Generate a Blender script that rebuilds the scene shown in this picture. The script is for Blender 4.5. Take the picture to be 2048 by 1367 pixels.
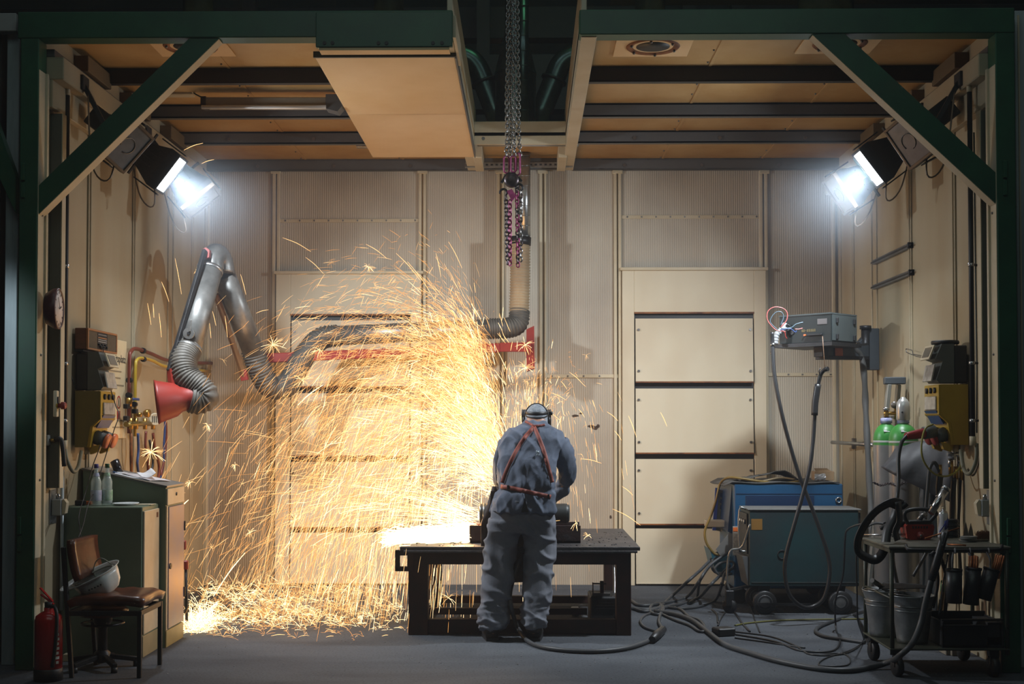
import bpy, math, random
from mathutils import Vector as V, Matrix, Euler, noise
R = math.radians
random.seed(7)
SC = bpy.context.scene
for _o in list(bpy.data.objects):
    bpy.data.objects.remove(_o)

# ------------------------------------------------------------------ camera
W, H, F = 2048, 1367, 2600.0          # frame and focal length in pixels
EYE = V((0, 0, 1.55))
YAW, PITCH = R(0.8), R(1.5)
SX = (1024 + F * math.tan(YAW) - 1055) / W
SY = (850 - 683.5 - F * math.tan(PITCH)) / W
cam = bpy.data.cameras.new('camera')
cam.sensor_width = 36
cam.lens = F / W * 36
cam.shift_x, cam.shift_y = SX, SY
cam.clip_end = 100
camo = bpy.data.objects.new('camera', cam)
SC.collection.objects.link(camo)
camo.location = EYE
camo.rotation_euler = (R(90) + PITCH, 0, YAW)
SC.camera = camo
_CM = Euler((R(90) + PITCH, 0, YAW)).to_matrix()

def ray(px, py):
    return _CM @ V(((px - 1024 + SX * W) / F, (683.5 - py + SY * W) / F, -1))

def P(px, py, y):                       # the world point behind a picture point at depth y
    d = ray(px, py)
    return EYE + d * (y / d.y)

def PX(px, py, x):                      # ... on the plane X = x
    d = ray(px, py)
    return EYE + d * (x / d.x)

def PZ(px, py, z=0.0):                  # ... on the plane Z = z
    d = ray(px, py)
    return EYE + d * ((z - EYE.z) / d.z)

# ------------------------------------------------------------------ world, exposure
SC.view_settings.view_transform = 'Standard'
SC.view_settings.look = 'None'
SC.view_settings.exposure = 0.0
SC.view_settings.gamma = 1
SC.view_settings.use_curve_mapping = False
SC.cycles.sample_clamp_indirect = 2.0
SC.cycles.sample_clamp_direct = 0
SC.cycles.max_bounces = 6
SC.cycles.volume_bounces = 0
SC.cycles.use_denoising = True
wd = bpy.data.worlds.new('world')
SC.world = wd
wd.use_nodes = True
wt = wd.node_tree
wt.nodes['Background'].inputs[0].default_value = (0.35, 0.5, 0.6, 1)
wt.nodes['Background'].inputs[1].default_value = 0.006
HAZE = 0.006
if HAZE:
    vs = wt.nodes.new('ShaderNodeVolumeScatter')
    vs.inputs['Color'].default_value = (0.85, 0.9, 1, 1)
    vs.inputs['Density'].default_value = HAZE
    vs.inputs['Anisotropy'].default_value = 0.25
    wt.links.new(vs.outputs[0], wt.nodes['World Output'].inputs['Volume'])

# ------------------------------------------------------------------ lights
def light(name, kind, loc, power, color, size=0.5, aim=None, spot=None, blend=0.5, size_y=None):
    l = bpy.data.lights.new(name, kind)
    l.energy = power
    l.color = color
    if kind == 'AREA':
        l.shape = 'RECTANGLE'
        l.size = size
        l.size_y = size_y or size
    else:
        l.shadow_soft_size = size
    if kind == 'SPOT':
        l.spot_size = R(spot)
        l.spot_blend = blend
    o = bpy.data.objects.new(name, l)
    SC.collection.objects.link(o)
    o.location = loc
    if aim is not None:
        o.rotation_euler = (V(aim) - V(loc)).to_track_quat('-Z', 'Y').to_euler()
    return o

WARM = (1.0, 0.44, 0.11)
# hall lamps high in front of the open booth
light('hall_light_overhead', 'AREA', (0, 6.9, 9.0), 45, (0.80, 0.9, 1.0), 9, (0, 8.0, 0), size_y=1.0)
light('hall_light_far', 'AREA', (0.0, 2.5, 6.5), 42, (0.80, 1.0, 0.95), 6, (0, 9, 1.0), size_y=2.5)
light('hall_light_green', 'AREA', (.6, 11.2, 8.2), 8, (0.35, 1.0, 0.55), 1.2, (0, 12.4, 4.5))
light('outer_strip_fill', 'SPOT', (-4.3, 4.0, 3.4), 260, (0.75, 0.9, 1.0), .1, (-3.50, 8.4, 2.0), 15, .8)  # added narrow spot, brightens only the pale outer strip left of the post
# the light given off by the cut and by the plume of sparks above the bench and on the floor
light('arc_light', 'POINT', (-0.52, 10.05, 0.84), 60, (1.0, 0.60, 0.27), 0.07)
light('spark_plume_light', 'POINT', (-0.85, 10.7, 1.5), 26, WARM, 0.35)
light('spark_fall_light', 'POINT', (-1.8, 11.0, 1.0), 18, WARM, 0.4)
light('spark_floor_light', 'POINT', (-2.0, 11.0, 0.25), 13, WARM, 0.15)

# ------------------------------------------------------------------ materials
MATS = {}
def mat(name, col, rough=0.6, metal=0.0, var=0.12, scale=3.0, col2=None, bump=0.0, bscale=40.0, stretch=(1, 1, 1), spec=0.5, seed=0.0, patch=0.5):
    """Principled surface whose colour wanders between col and col2 along noise."""
    if name in MATS:
        return MATS[name]
    m = bpy.data.materials.new(name)
    m.use_nodes = True
    nt = m.node_tree
    N, L = nt.nodes, nt.links
    b = N['Principled BSDF']
    b.inputs['Roughness'].default_value = rough
    b.inputs['Metallic'].default_value = metal
    b.inputs['Specular IOR Level'].default_value = spec
    c1 = tuple(col) + (1,)
    c2 = tuple(col2) + (1,) if col2 else tuple(max(0, c * (1 - var * 2)) for c in col) + (1,)
    tc = N.new('ShaderNodeTexCoord')
    mp = N.new('ShaderNodeMapping')
    mp.inputs['Scale'].default_value = stretch
    mp.inputs['Location'].default_value = (seed, seed * 1.7, seed * 0.6)
    L.new(tc.outputs['Object'], mp.inputs['Vector'])
    if var or col2:
        nz = N.new('ShaderNodeTexNoise')
        nz.inputs['Scale'].default_value = scale
        nz.inputs['Detail'].default_value = 5
        nz.inputs['Roughness'].default_value = 0.6
        L.new(mp.outputs[0], nz.inputs['Vector'])
        rp = N.new('ShaderNodeValToRGB')
        rp.color_ramp.elements[0].position = max(0, patch - 0.17)
        rp.color_ramp.elements[1].position = min(1, patch + 0.17)
        rp.color_ramp.elements[0].color = c1
        rp.color_ramp.elements[1].color = c2
        L.new(nz.outputs['Fac'], rp.inputs['Fac'])
        L.new(rp.outputs['Color'], b.inputs['Base Color'])
    else:
        b.inputs['Base Color'].default_value = c1
    if bump:
        n2 = N.new('ShaderNodeTexNoise')
        n2.inputs['Scale'].default_value = bscale
        n2.inputs['Detail'].default_value = 3
        L.new(mp.outputs[0], n2.inputs['Vector'])
        bp = N.new('ShaderNodeBump')
        bp.inputs['Strength'].default_value = bump
        bp.inputs['Distance'].default_value = 0.01
        L.new(n2.outputs['Fac'], bp.inputs['Height'])
        L.new(bp.outputs[0], b.inputs['Normal'])
    MATS[name] = m
    return m

def glow(name, col, strength, sample='NONE'):
    if name in MATS:
        return MATS[name]
    m = bpy.data.materials.new(name)
    m.use_nodes = True
    nt = m.node_tree
    nt.nodes.remove(nt.nodes['Principled BSDF'])
    e = nt.nodes.new('ShaderNodeEmission')
    e.inputs[0].default_value = tuple(col) + (1,)
    e.inputs[1].default_value = strength
    nt.links.new(e.outputs[0], nt.nodes['Material Output'].inputs[0])
    m.cycles.emission_sampling = sample
    MATS[name] = m
    return m

def glass(name, col=(1, 1, 1), rough=0.03):
    if name in MATS:
        return MATS[name]
    m = bpy.data.materials.new(name)
    m.use_nodes = True
    b = m.node_tree.nodes['Principled BSDF']
    b.inputs['Base Color'].default_value = tuple(col) + (1,)
    b.inputs['Transmission Weight'].default_value = 1
    b.inputs['Roughness'].default_value = rough
    b.inputs['IOR'].default_value = 1.3
    MATS[name] = m
    return m

def panel_mat(name, col, col2, smoke, ribs=True, rustz=None):
    """Sheet metal wall: fine vertical perforation ribs, sooty and rusty smears that stay on the sheet."""
    if name in MATS:
        return MATS[name]
    m = bpy.data.materials.new(name)
    m.use_nodes = True
    nt = m.node_tree
    N, L = nt.nodes, nt.links
    b = N['Principled BSDF']
    b.inputs['Roughness'].default_value = 0.62
    tc = N.new('ShaderNodeTexCoord')
    mp = N.new('ShaderNodeMapping')
    mp.inputs['Scale'].default_value = (1.6, 1.6, 0.28)
    L.new(tc.outputs['Object'], mp.inputs['Vector'])
    n1 = N.new('ShaderNodeTexNoise'); n1.inputs['Scale'].default_value = 1.3; n1.inputs['Detail'].default_value = 4
    L.new(mp.outputs[0], n1.inputs['Vector'])
    r1 = N.new('ShaderNodeValToRGB')
    r1.color_ramp.elements[0].position = 0.35; r1.color_ramp.elements[1].position = 0.68
    r1.color_ramp.elements[0].color = tuple(col) + (1,); r1.color_ramp.elements[1].color = tuple(col2) + (1,)
    L.new(n1.outputs['Fac'], r1.inputs['Fac'])
    n2 = N.new('ShaderNodeTexNoise'); n2.inputs['Scale'].default_value = 0.9; n2.inputs['Detail'].default_value = 3
    L.new(tc.outputs['Object'], n2.inputs['Vector'])
    r2 = N.new('ShaderNodeValToRGB')
    r2.color_ramp.elements[0].position = 0.48; r2.color_ramp.elements[1].position = 0.75
    r2.color_ramp.elements[0].color = (0, 0, 0, 1); r2.color_ramp.elements[1].color = (0.75, 0.75, 0.75, 1)
    L.new(n2.outputs['Fac'], r2.inputs['Fac'])
    mx = N.new('ShaderNodeMix'); mx.data_type = 'RGBA'
    L.new(r2.outputs['Color'], mx.inputs['Factor'])
    L.new(r1.outputs['Color'], mx.inputs['A'])
    mx.inputs['B'].default_value = tuple(smoke) + (1,)
    out = mx.outputs['Result']
    if ribs:
        wv = N.new('ShaderNodeTexWave'); wv.bands_direction = 'X'; wv.inputs['Scale'].default_value = 14.7
        wv.inputs['Distortion'].default_value = 0.0
        L.new(tc.outputs['Object'], wv.inputs['Vector'])
        m2 = N.new('ShaderNodeMix'); m2.data_type = 'RGBA'; m2.blend_type = 'MULTIPLY'
        rr = N.new('ShaderNodeValToRGB')
        rr.color_ramp.elements[0].position = 0.05; rr.color_ramp.elements[1].position = 0.4
        rr.color_ramp.elements[0].color = (0.80, 0.78, 0.74, 1); rr.color_ramp.elements[1].color = (1, 1, 1, 1)
        L.new(wv.outputs['Fac'], rr.inputs['Fac'])
        m2.inputs['Factor'].default_value = 1
        L.new(out, m2.inputs['A']); L.new(rr.outputs['Color'], m2.inputs['B'])
        out = m2.outputs['Result']
        bp = N.new('ShaderNodeBump'); bp.inputs['Strength'].default_value = 0.5; bp.inputs['Distance'].default_value = 0.004
        L.new(wv.outputs['Fac'], bp.inputs['Height']); L.new(bp.outputs[0], b.inputs['Normal'])
    L.new(out, b.inputs['Base Color'])
    MATS[name] = m
    return m

# ------------------------------------------------------------------ mesh building
ORG = {}
def frame_of(d):
    d = V(d).normalized()
    a = V((0, 0, 1)) if abs(d.z) < 0.9 else V((1, 0, 0))
    x = d.cross(a).normalized()
    return x, x.cross(d).normalized(), d

def spline(pts, n=6):
    pts = [V(p) for p in pts]
    if len(pts) < 3:
        return pts
    q = [pts[0] * 2 - pts[1]] + pts + [pts[-1] * 2 - pts[-2]]
    out = []
    for i in range(1, len(q) - 2):
        a, b, c, d = q[i - 1:i + 3]
        for k in range(n):
            t = k / n
            out.append(0.5 * ((2 * b) + (c - a) * t + (2 * a - 5 * b + 4 * c - d) * t * t + (3 * b - a - 3 * c + d) * t ** 3))
    out.append(pts[-1])
    return out

class MB:
    def __init__(s):
        s.v, s.f, s.m, s.s, s.mats = [], [], [], [], []
        s.cur = 0
    def use(s, m):
        if m not in s.mats:
            s.mats.append(m)
        s.cur = s.mats.index(m)
        return s
    def add(s, vs, fs, smooth=False):
        n = len(s.v)
        s.v += [V(v) for v in vs]
        for f in fs:
            s.f.append([n + i for i in f]); s.m.append(s.cur); s.s.append(smooth)
        return s
    def box(s, a, b, bev=0.0, M=None, smooth=False):
        c = [(a[i] + b[i]) / 2 for i in range(3)]
        h = [abs(b[i] - a[i]) / 2 for i in range(3)]
        return s.obox(c, h, None, bev, M)
    def obox(s, c, h, rot=None, bev=0.0, M=None):
        """box: centre c, half sizes h, rotation matrix rot, chamfer bev"""
        rot = rot or Matrix.Identity(3)
        c = V(c)
        bev = min(bev, min(h) * 0.8)
        sg = [(x, y, z) for x in (-1, 1) for y in (-1, 1) for z in (-1, 1)]
        def fin(v):
            v = c + rot @ V(v)
            return M @ v if M else v
        if bev <= 0:
            vs = [fin((x * h[0], y * h[1], z * h[2])) for x, y, z in sg]
            return s.add(vs, [(0, 1, 3, 2), (4, 6, 7, 5), (0, 4, 5, 1), (2, 3, 7, 6), (0, 2, 6, 4), (1, 5, 7, 3)])
        vs, ix = [], {}
        for g in sg:
            for a in range(3):
                p = [g[k] * (h[k] if k == a else h[k] - bev) for k in range(3)]
                ix[g, a] = len(vs); vs.append(fin(p))
        fs = []
        for a in range(3):
            o = [k for k in range(3) if k != a]
            for q in (-1, 1):
                r = []
                for u, w in ((-1, -1), (1, -1), (1, 1), (-1, 1)):
                    g = [0, 0, 0]; g[a] = q; g[o[0]] = u; g[o[1]] = w
                    r.append(ix[tuple(g), a])
                fs.append(r)
            for u in (-1, 1):
                for w in (-1, 1):
                    g1 = [0, 0, 0]; g1[o[0]] = u; g1[o[1]] = w
                    g2 = list(g1); g1[a] = -1; g2[a] = 1
                    g1, g2 = tuple(g1), tuple(g2)
                    fs.append([ix[g1, o[0]], ix[g2, o[0]], ix[g2, o[1]], ix[g1, o[1]]])
        for g in sg:
            fs.append([ix[g, 0], ix[g, 1], ix[g, 2]])
        return s.add(vs, fs)
    def tube(s, pts, r, seg=8, cap=True, closed=False, flat=1.0, smooth=True):
        pts = [V(p) for p in pts]
        n = len(pts)
        rr = r if isinstance(r, (list, tuple)) else [r] * n
        x, y, d = frame_of(pts[1] - pts[0])
        vs, fs = [], []
        pd = d
        for i, p in enumerate(pts):
            if closed:
                t = pts[(i + 1) % n] - pts[i - 1]
            else:
                t = pts[min(i + 1, n - 1)] - pts[max(i - 1, 0)]
            if t.length < 1e-9:
                t = pd
            t.normalize()
            q = pd.rotation_difference(t)
            x = q @ x; y = q @ y; pd = t
            for k in range(seg):
                a = 2 * math.pi * k / seg
                vs.append(p + (x * math.cos(a) + y * math.sin(a) * flat) * rr[i])
        for i in range(n if closed else n - 1):
            j = (i + 1) % n
            for k in range(seg):
                l = (k + 1) % seg
                fs.append((i * seg + k, i * seg + l, j * seg + l, j * seg + k))
        s.add(vs, fs, smooth)
        if cap and not closed:
            b = len(s.v) - len(vs)
            for ring in (range(seg - 1, -1, -1), range((n - 1) * seg, n * seg)):
                s.f.append([b + i for i in ring]); s.m.append(s.cur); s.s.append(False)
        return s
    def cyl(s, a, b, r, r2=None, seg=16, cap=True, smooth=True):
        return s.tube([a, b], [r, r if r2 is None else r2], seg, cap, smooth=smooth)
    def lathe(s, prof, o, d=(0, 0, 1), seg=24, smooth=True, scale=(1, 1)):
        """prof: list of (radius, height along d)"""
        x, y, d = frame_of(d)
        o = V(o)
        vs, fs = [], []
        for r, h in prof:
            for k in range(seg):
                a = 2 * math.pi * k / seg
                vs.append(o + d * h + (x * math.cos(a) * scale[0] + y * math.sin(a) * scale[1]) * max(r, 1e-5))
        for i in range(len(prof) - 1):
            for k in range(seg):
                l = (k + 1) % seg
                fs.append((i * seg + k, i * seg + l, (i + 1) * seg + l, (i + 1) * seg + k))
        s.add(vs, fs, smooth)
        return s
    def prism(s, pts, vec, smooth=False):
        """closed outline (3D points) pushed along vec"""
        pts = [V(p) for p in pts]; vec = V(vec); n = len(pts)
        fs = [list(range(n - 1, -1, -1)), list(range(n, 2 * n))]
        fs += [[i, (i + 1) % n, n + (i + 1) % n, n + i] for i in range(n)]
        return s.add(pts + [p + vec for p in pts], fs, smooth)
    def bar(s, a, b, w, h, up=(0, 0, 1), bev=0.0):
        """rectangular bar from a to b, w across, h along up"""
        a, b = V(a), V(b)
        d = (b - a).normalized(); u = V(up)
        u = (u - d * u.dot(d)).normalized(); x = d.cross(u)
        rot = Matrix((d, x, u)).transposed()
        return s.obox((a + b) / 2, ((b - a).length / 2, w / 2, h / 2), rot, bev)
    def sheet(s, rows, th=0.0, smooth=True):
        """grid of points; th > 0 gives it thickness"""
        n, k = len(rows), len(rows[0])
        top = [V(p) for r in rows for p in r]
        fs = [(i * k + j, i * k + j + 1, (i + 1) * k + j + 1, (i + 1) * k + j) for i in range(n - 1) for j in range(k - 1)]
        if th:
            nm = []
            for i in range(n):
                for j in range(k):
                    u = V(rows[min(i + 1, n - 1)][j]) - V(rows[max(i - 1, 0)][j])
                    w = V(rows[i][min(j + 1, k - 1)]) - V(rows[i][max(j - 1, 0)])
                    c = u.cross(w)
                    nm.append(c.normalized() if c.length > 1e-12 else V((0, 0, 1)))
            m = n * k
            bot = [p - q * th for p, q in zip(top, nm)]
            fs2 = [tuple(m + i for i in reversed(f)) for f in fs]
            rim = [i for i in range(k)] + [i * k + k - 1 for i in range(1, n)] + [(n - 1) * k + j for j in range(k - 2, -1, -1)] + [i * k for i in range(n - 2, 0, -1)]
            fs3 = [(rim[i], m + rim[i], m + rim[(i + 1) % len(rim)], rim[(i + 1) % len(rim)]) for i in range(len(rim))]
            return s.add(top + bot, fs + fs2 + fs3, smooth)
        return s.add(top, fs, smooth)
    def ball(s, c, r, seg=12, rings=8, sc=(1, 1, 1)):
        c = V(c); vs, fs = [], []
        for i in range(rings + 1):
            t = math.pi * i / rings
            for k in range(seg):
                a = 2 * math.pi * k / seg
                vs.append(c + V((math.sin(t) * math.cos(a) * sc[0], math.sin(t) * math.sin(a) * sc[1], math.cos(t) * sc[2])) * r)
        for i in range(rings):
            for k in range(seg):
                l = (k + 1) % seg
                fs.append((i * seg + k, (i + 1) * seg + k, (i + 1) * seg + l, i * seg + l))
        return s.add(vs, fs, True)
    def build(s, name, m=None, parent=None, org=None, weld=False, fix=True):
        me = bpy.data.meshes.new(name)
        if parent is not None:
            o0 = ORG[parent.name]
        elif org is not None:
            o0 = V(org)
        else:
            xs = [v.x for v in s.v]; ys = [v.y for v in s.v]; zs = [v.z for v in s.v]
            o0 = V(((min(xs) + max(xs)) / 2, (min(ys) + max(ys)) / 2, min(zs)))
        me.from_pydata([v - o0 for v in s.v], [], s.f)
        if m is not None:
            me.materials.append(m)
            if s.mats:
                raise ValueError('two ways of giving materials: ' + name)
        else:
            for q in s.mats:
                me.materials.append(q)
        me.polygons.foreach_set('material_index', s.m if s.mats else [0] * len(s.f))
        me.polygons.foreach_set('use_smooth', s.s)
        if fix or weld:
            import bmesh
            bm = bmesh.new(); bm.from_mesh(me)
            if weld:
                bmesh.ops.remove_doubles(bm, verts=bm.verts, dist=1e-4)
            bmesh.ops.recalc_face_normals(bm, faces=bm.faces)
            bm.to_mesh(me); bm.free()
        me.update()
        ob = bpy.data.objects.new(name, me)
        SC.collection.objects.link(ob)
        if parent is not None:
            ob.parent = parent
        else:
            ob.location = o0
        ORG[ob.name] = o0
        return ob

def tag(o, label=None, cat=None, group=None, kind=None):
    if label: o['label'] = label
    if cat: o['category'] = cat
    if group: o['group'] = group
    if kind: o['kind'] = kind
    return o

def thing(name, loc, label, cat, group=None, kind=None):
    o = bpy.data.objects.new(name, None)
    o.empty_display_size = 0.05
    SC.collection.objects.link(o)
    o.location = loc
    ORG[o.name] = V(loc)
    return tag(o, label, cat, group, kind)

def struct(o):
    o['kind'] = 'structure'
    return o

def kids(o):
    return [c for c in SC.collection.objects if c.parent == o]

def copy_tree(o, loc=None, rotz=None, label=None, group=None, parent=None):
    c = o.copy(); SC.collection.objects.link(c)
    if loc is not None: c.location = loc
    if rotz is not None: c.rotation_euler[2] = rotz
    if label: c['label'] = label
    if group: c['group'] = group
    if parent: c.parent = parent
    for k in kids(o):
        copy_tree(k, parent=c)
    return c

def nrm(v):
    return V(v).normalized()
def rotz(a):
    return Matrix.Rotation(R(a), 3, 'Z')
def rot(ax, a):
    return Matrix.Rotation(R(a), 3, ax)
def arc(c, u, w, r, a0, a1, n=10, r2=None):
    c, u, w = V(c), V(u), V(w)
    return [c + u * r * math.cos(R(a0 + (a1 - a0) * i / n)) + w * (r2 or r) * math.sin(R(a0 + (a1 - a0) * i / n)) for i in range(n + 1)]

TEXTC = {}
def text(s, size, m, origin, xdir, ydir, parent=None, name='lettering', bold=0.0, depth=0.0008, width=None):
    """raised lettering as a mesh: origin = left end of the base line"""
    cu = bpy.data.curves.new('t', 'FONT')
    cu.body = s; cu.size = size; cu.offset = bold; cu.extrude = depth
    cu.resolution_u = 2
    ob = bpy.data.objects.new('t', cu)
    SC.collection.objects.link(ob)
    bpy.context.view_layer.update()
    me = bpy.data.meshes.new_from_object(ob.evaluated_get(bpy.context.evaluated_depsgraph_get()))
    bpy.data.objects.remove(ob)
    x, y = nrm(xdir), nrm(ydir)
    z = x.cross(y)
    w = max(v.co.x for v in me.vertices) if me.vertices else 1
    k = (width / w) if width else 1
    mb = MB()
    mb.add([V(origin) + x * v.co.x * k + y * v.co.y + z * (v.co.z + depth) for v in me.vertices], [list(p.vertices) for p in me.polygons])
    return mb.build(name, m, parent, fix=False)
# ================================================================== the booth
XL, XR, YB, YF = -3.14, 3.03, 12.70, 8.36
ZC, ZB = 4.15, 4.04                       # ceiling sheets, underside of their beams
BEIGE, BEIGE2, RUST = (0.52, 0.43, 0.31), (0.42, 0.33, 0.22), (0.30, 0.17, 0.07)
m_wall = panel_mat('perforated_beige_sheet', (0.48, 0.44, 0.36), (0.41, 0.35, 0.27), (0.27, 0.225, 0.18))
m_wallp = panel_mat('plain_beige_sheet', (0.62, 0.56, 0.42), (0.55, 0.47, 0.33), (0.46, 0.36, 0.24), ribs=False)
m_side = panel_mat('side_wall_sheet', (0.38, 0.335, 0.235), (0.33, 0.26, 0.155), (0.28, 0.19, 0.085), ribs=False)
m_ceil = mat('ceiling_sheet', (0.50, 0.34, 0.15), 0.5, var=0.1, scale=1.5, col2=(0.38, 0.21, 0.06))
m_hatch = mat('hatch_sheet', (0.78, 0.58, 0.34), 0.5, scale=1.0, col2=(0.68, 0.46, 0.21))
m_cream = mat('cream_paint', (0.55, 0.49, 0.36), 0.5, scale=2, col2=(0.46, 0.38, 0.24))
m_beam = mat('grey_channel', (0.12, 0.125, 0.13), 0.45, 0.3, scale=2, col2=(0.11, 0.11, 0.11))
m_green = mat('dark_green_paint', (0.014, 0.095, 0.042), 0.42, var=0.2, scale=3, col2=(0.009, 0.060, 0.030))
m_black = mat('black_paint', (0.012, 0.012, 0.013), 0.5, var=0.1)
m_dark = mat('dark_steel', (0.035, 0.035, 0.037), 0.45, 0.6, var=0.3, bump=0.2)
m_galv = mat('galvanised_steel', (0.45, 0.46, 0.46), 0.32, 0.9, scale=12, col2=(0.30, 0.31, 0.31))
m_steel = mat('bright_steel', (0.55, 0.55, 0.55), 0.25, 0.95, scale=20, col2=(0.4, 0.4, 0.4))
m_bolt = mat('bolt_steel', (0.22, 0.21, 0.2), 0.35, 0.8, var=0.1)
m_grey = mat('grey_paint', (0.30, 0.31, 0.30), 0.5, var=0.08)
m_lgrey = mat('pale_grey_metal', (0.55, 0.62, 0.64), 0.4, 0.3, scale=2, col2=(0.27, 0.32, 0.33), stretch=(3, 3, .4))
m_rust = mat('rusty_ring', (0.32, 0.12, 0.03), 0.7, 0.2, scale=9, col2=(0.10, 0.03, 0.01))

# floor: grey worn concrete
def floor_mat():
    m = bpy.data.materials.new('grey_concrete'); m.use_nodes = True
    N, L = m.node_tree.nodes, m.node_tree.links
    b = N['Principled BSDF']; b.inputs['Roughness'].default_value = 0.85; b.inputs['Specular IOR Level'].default_value = 0.15
    tc = N.new('ShaderNodeTexCoord')
    n1 = N.new('ShaderNodeTexNoise'); n1.inputs['Scale'].default_value = 1.1; n1.inputs['Detail'].default_value = 7
    n1.inputs['Distortion'].default_value = 0.6
    n2 = N.new('ShaderNodeTexNoise'); n2.inputs['Scale'].default_value = 60; n2.inputs['Detail'].default_value = 4
    mp = N.new('ShaderNodeMapping'); mp.inputs['Scale'].default_value = (0.6, 1.6, 1)
    L.new(tc.outputs['Object'], mp.inputs[0]); L.new(mp.outputs[0], n1.inputs['Vector']); L.new(tc.outputs['Object'], n2.inputs['Vector'])
    r = N.new('ShaderNodeValToRGB')
    r.color_ramp.elements[0].position = .33; r.color_ramp.elements[1].position = .7
    r.color_ramp.elements[0].color = (.054, .060, .070, 1); r.color_ramp.elements[1].color = (.100, .108, .120, 1)
    L.new(n1.outputs['Fac'], r.inputs[0])
    r2 = N.new('ShaderNodeValToRGB')
    r2.color_ramp.elements[0].position = .30; r2.color_ramp.elements[1].position = .5
    r2.color_ramp.elements[0].color = (.55, .55, .55, 1); r2.color_ramp.elements[1].color = (1, 1, 1, 1)
    L.new(n2.outputs['Fac'], r2.inputs[0])
    x = N.new('ShaderNodeMix'); x.data_type = 'RGBA'; x.blend_type = 'MULTIPLY'; x.inputs['Factor'].default_value = 1
    L.new(r.outputs[0], x.inputs['A']); L.new(r2.outputs[0], x.inputs['B']); L.new(x.outputs['Result'], b.inputs['Base Color'])
    bp = N.new('ShaderNodeBump'); bp.inputs['Strength'].default_value = .25; bp.inputs['Distance'].default_value = .005
    L.new(n2.outputs['Fac'], bp.inputs['Height']); L.new(bp.outputs[0], b.inputs['Normal'])
    return m
struct(MB().box((-9, 2, -0.1), (9, 20, 0)).build('floor', floor_mat()))

# ---- back wall: perforated sheet panels, plain recessed units with flaps
def bw(px, py, y=YB):
    p = P(px, py, y); return p.x, p.z
b = MB()
b.use(m_wall).box((XL - .1, YB, 0), (XR + .1, YB + .1, ZC + .05))
struct(b.build('wall_back'))
tr = MB().use(m_cream)
def vstrip(b, px, w, pt=342, pb=1166, d=.03, y=YB):
    x = bw(px, 800)[0]; zt = bw(px, pt)[1]; zb = max(0, bw(px, pb)[1])
    b.box((x - w / 2, y - d, zb), (x + w / 2, y, zt), .004)
for px, w in ((547, .032), (556, .03), (840, .028), (849, .028), (997, .03), (1006, .02), (1082, .03), (1091, .02), (1231, .03), (1240, .03), (1523, .03), (1533, .03), (414, .035), (1668, .03)):
    vstrip(tr, px, w)
for px in (552, 845, 1001, 1086, 1235, 1528):                 # flared heads of the strips
    x, z = bw(px, 345)
    tr.box((x - .05, YB - .035, z - .015), (x + .05, YB, z + .02), .005)
for x0, x1, py in ((558, 838, 441), (1243, 1522, 435), (1092, 1238, 752), (1536, 1668, 749)):
    z = bw(800, py)[1]
    tr.box((bw(x0, 700)[0], YB - .012, z - .018), (bw(x1, 700)[0], YB, z + .018), .003)
tr.use(m_bolt)
for x0, x1, py in ((558, 838, 441), (1243, 1522, 435), (1092, 1238, 752), (1536, 1668, 749)):
    z = bw(800, py)[1]
    for i in range(10 if x1 - x0 > 200 else 5):
        x = bw(x0 + 12 + (x1 - x0 - 20) * i / (9 if x1 - x0 > 200 else 4), 700)[0]
        tr.cyl((x, YB - .012, z), (x, YB - .018, z), .009, seg=8)
struct(tr.build('trim_1'))

# plain frames and tilted flaps of the two air intake units
def intake(x0, x1, xf0, xf1, pt, slots, label):
    t = thing('air_intake_unit', (bw((x0 + x1) / 2, 800)[0], YB - .03, 0), label, 'wall unit')
    D = .06
    a, c = bw(x0, 800)[0], bw(x1, 800)[0]
    f0, f1 = bw(xf0, 800)[0], bw(xf1, 800)[0]
    zt = bw(800, pt)[1]
    fr = MB().use(m_wallp)
    fr.box((a, YB - D, 0), (f0, YB - .002, zt), .004)
    fr.box((f1, YB - D, 0), (c, YB - .002, zt), .004)
    z1 = bw(800, slots[0][0])[1]
    fr.box((f0, YB - D, z1), (f1, YB - .002, zt), .004)
    fr.use(m_rust)
    fr.box((f0, YB - D - .003, z1 - .012), (f1, YB - D + .02, z1 + .004))
    fr.use(m_cream)
    fr.box((a - .02, YB - D - .025, zt - .01), (c + .02, YB - .002, zt + .02), .004)
    fr.build('frame', None, t)
    MB().box((f0, YB - .012, .06), (f1, YB - .002, z1)).build('duct_opening', m_black, t)
    for i, (pt0, pb0) in enumerate(slots):
        za = bw(800, pb0)[1]
        zb = bw(800, slots[i + 1][0])[1] if i + 1 < len(slots) else .012
        fl = MB().use(m_wallp)
        g = .012
        # flap leans out at its foot, folded lip along its head
        y0, y1 = YB - D + .012, YB - D - .02
        fl.prism([(f0 + g, y0, za), (f0 + g, y0 + .03, za), (f0 + g, y1 + .03, zb + .02), (f0 + g, y1, zb + .02)], (f1 - f0 - 2 * g, 0, 0))
        fl.use(m_rust if i + 1 < len(slots) else m_wallp)
        fl.box((f0 + g, y1 - .004, zb + .006), (f1 - g, y1 + .034, zb + .02), .002)
        fo = fl.build('flap', None, t)
        for sx in (f0 + .04, f1 - .04):
            for zz in ((za - .11, zb + .12) if i + 1 < len(slots) else ()):
                yy = y0 + (y1 - y0) * (za - zz) / (za - zb)
                MB().cyl((sx, yy - .014, zz), (sx, yy - .002, zz), .013, seg=6).build('bolt', m_bolt, fo)
    return t
intake(1244, 1531, 1268, 1507, 541, ((626, 638), (767, 777), (908, 917), (1049, 1055)), 'beige air intake unit with four flaps on the back wall, right of the worker')
intake(553, 843, 582, 822, 547, ((629, 641), (776, 786), (914, 923), (1056, 1064)), 'beige air intake unit with four flaps on the back wall, behind the shower of sparks')

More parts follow.
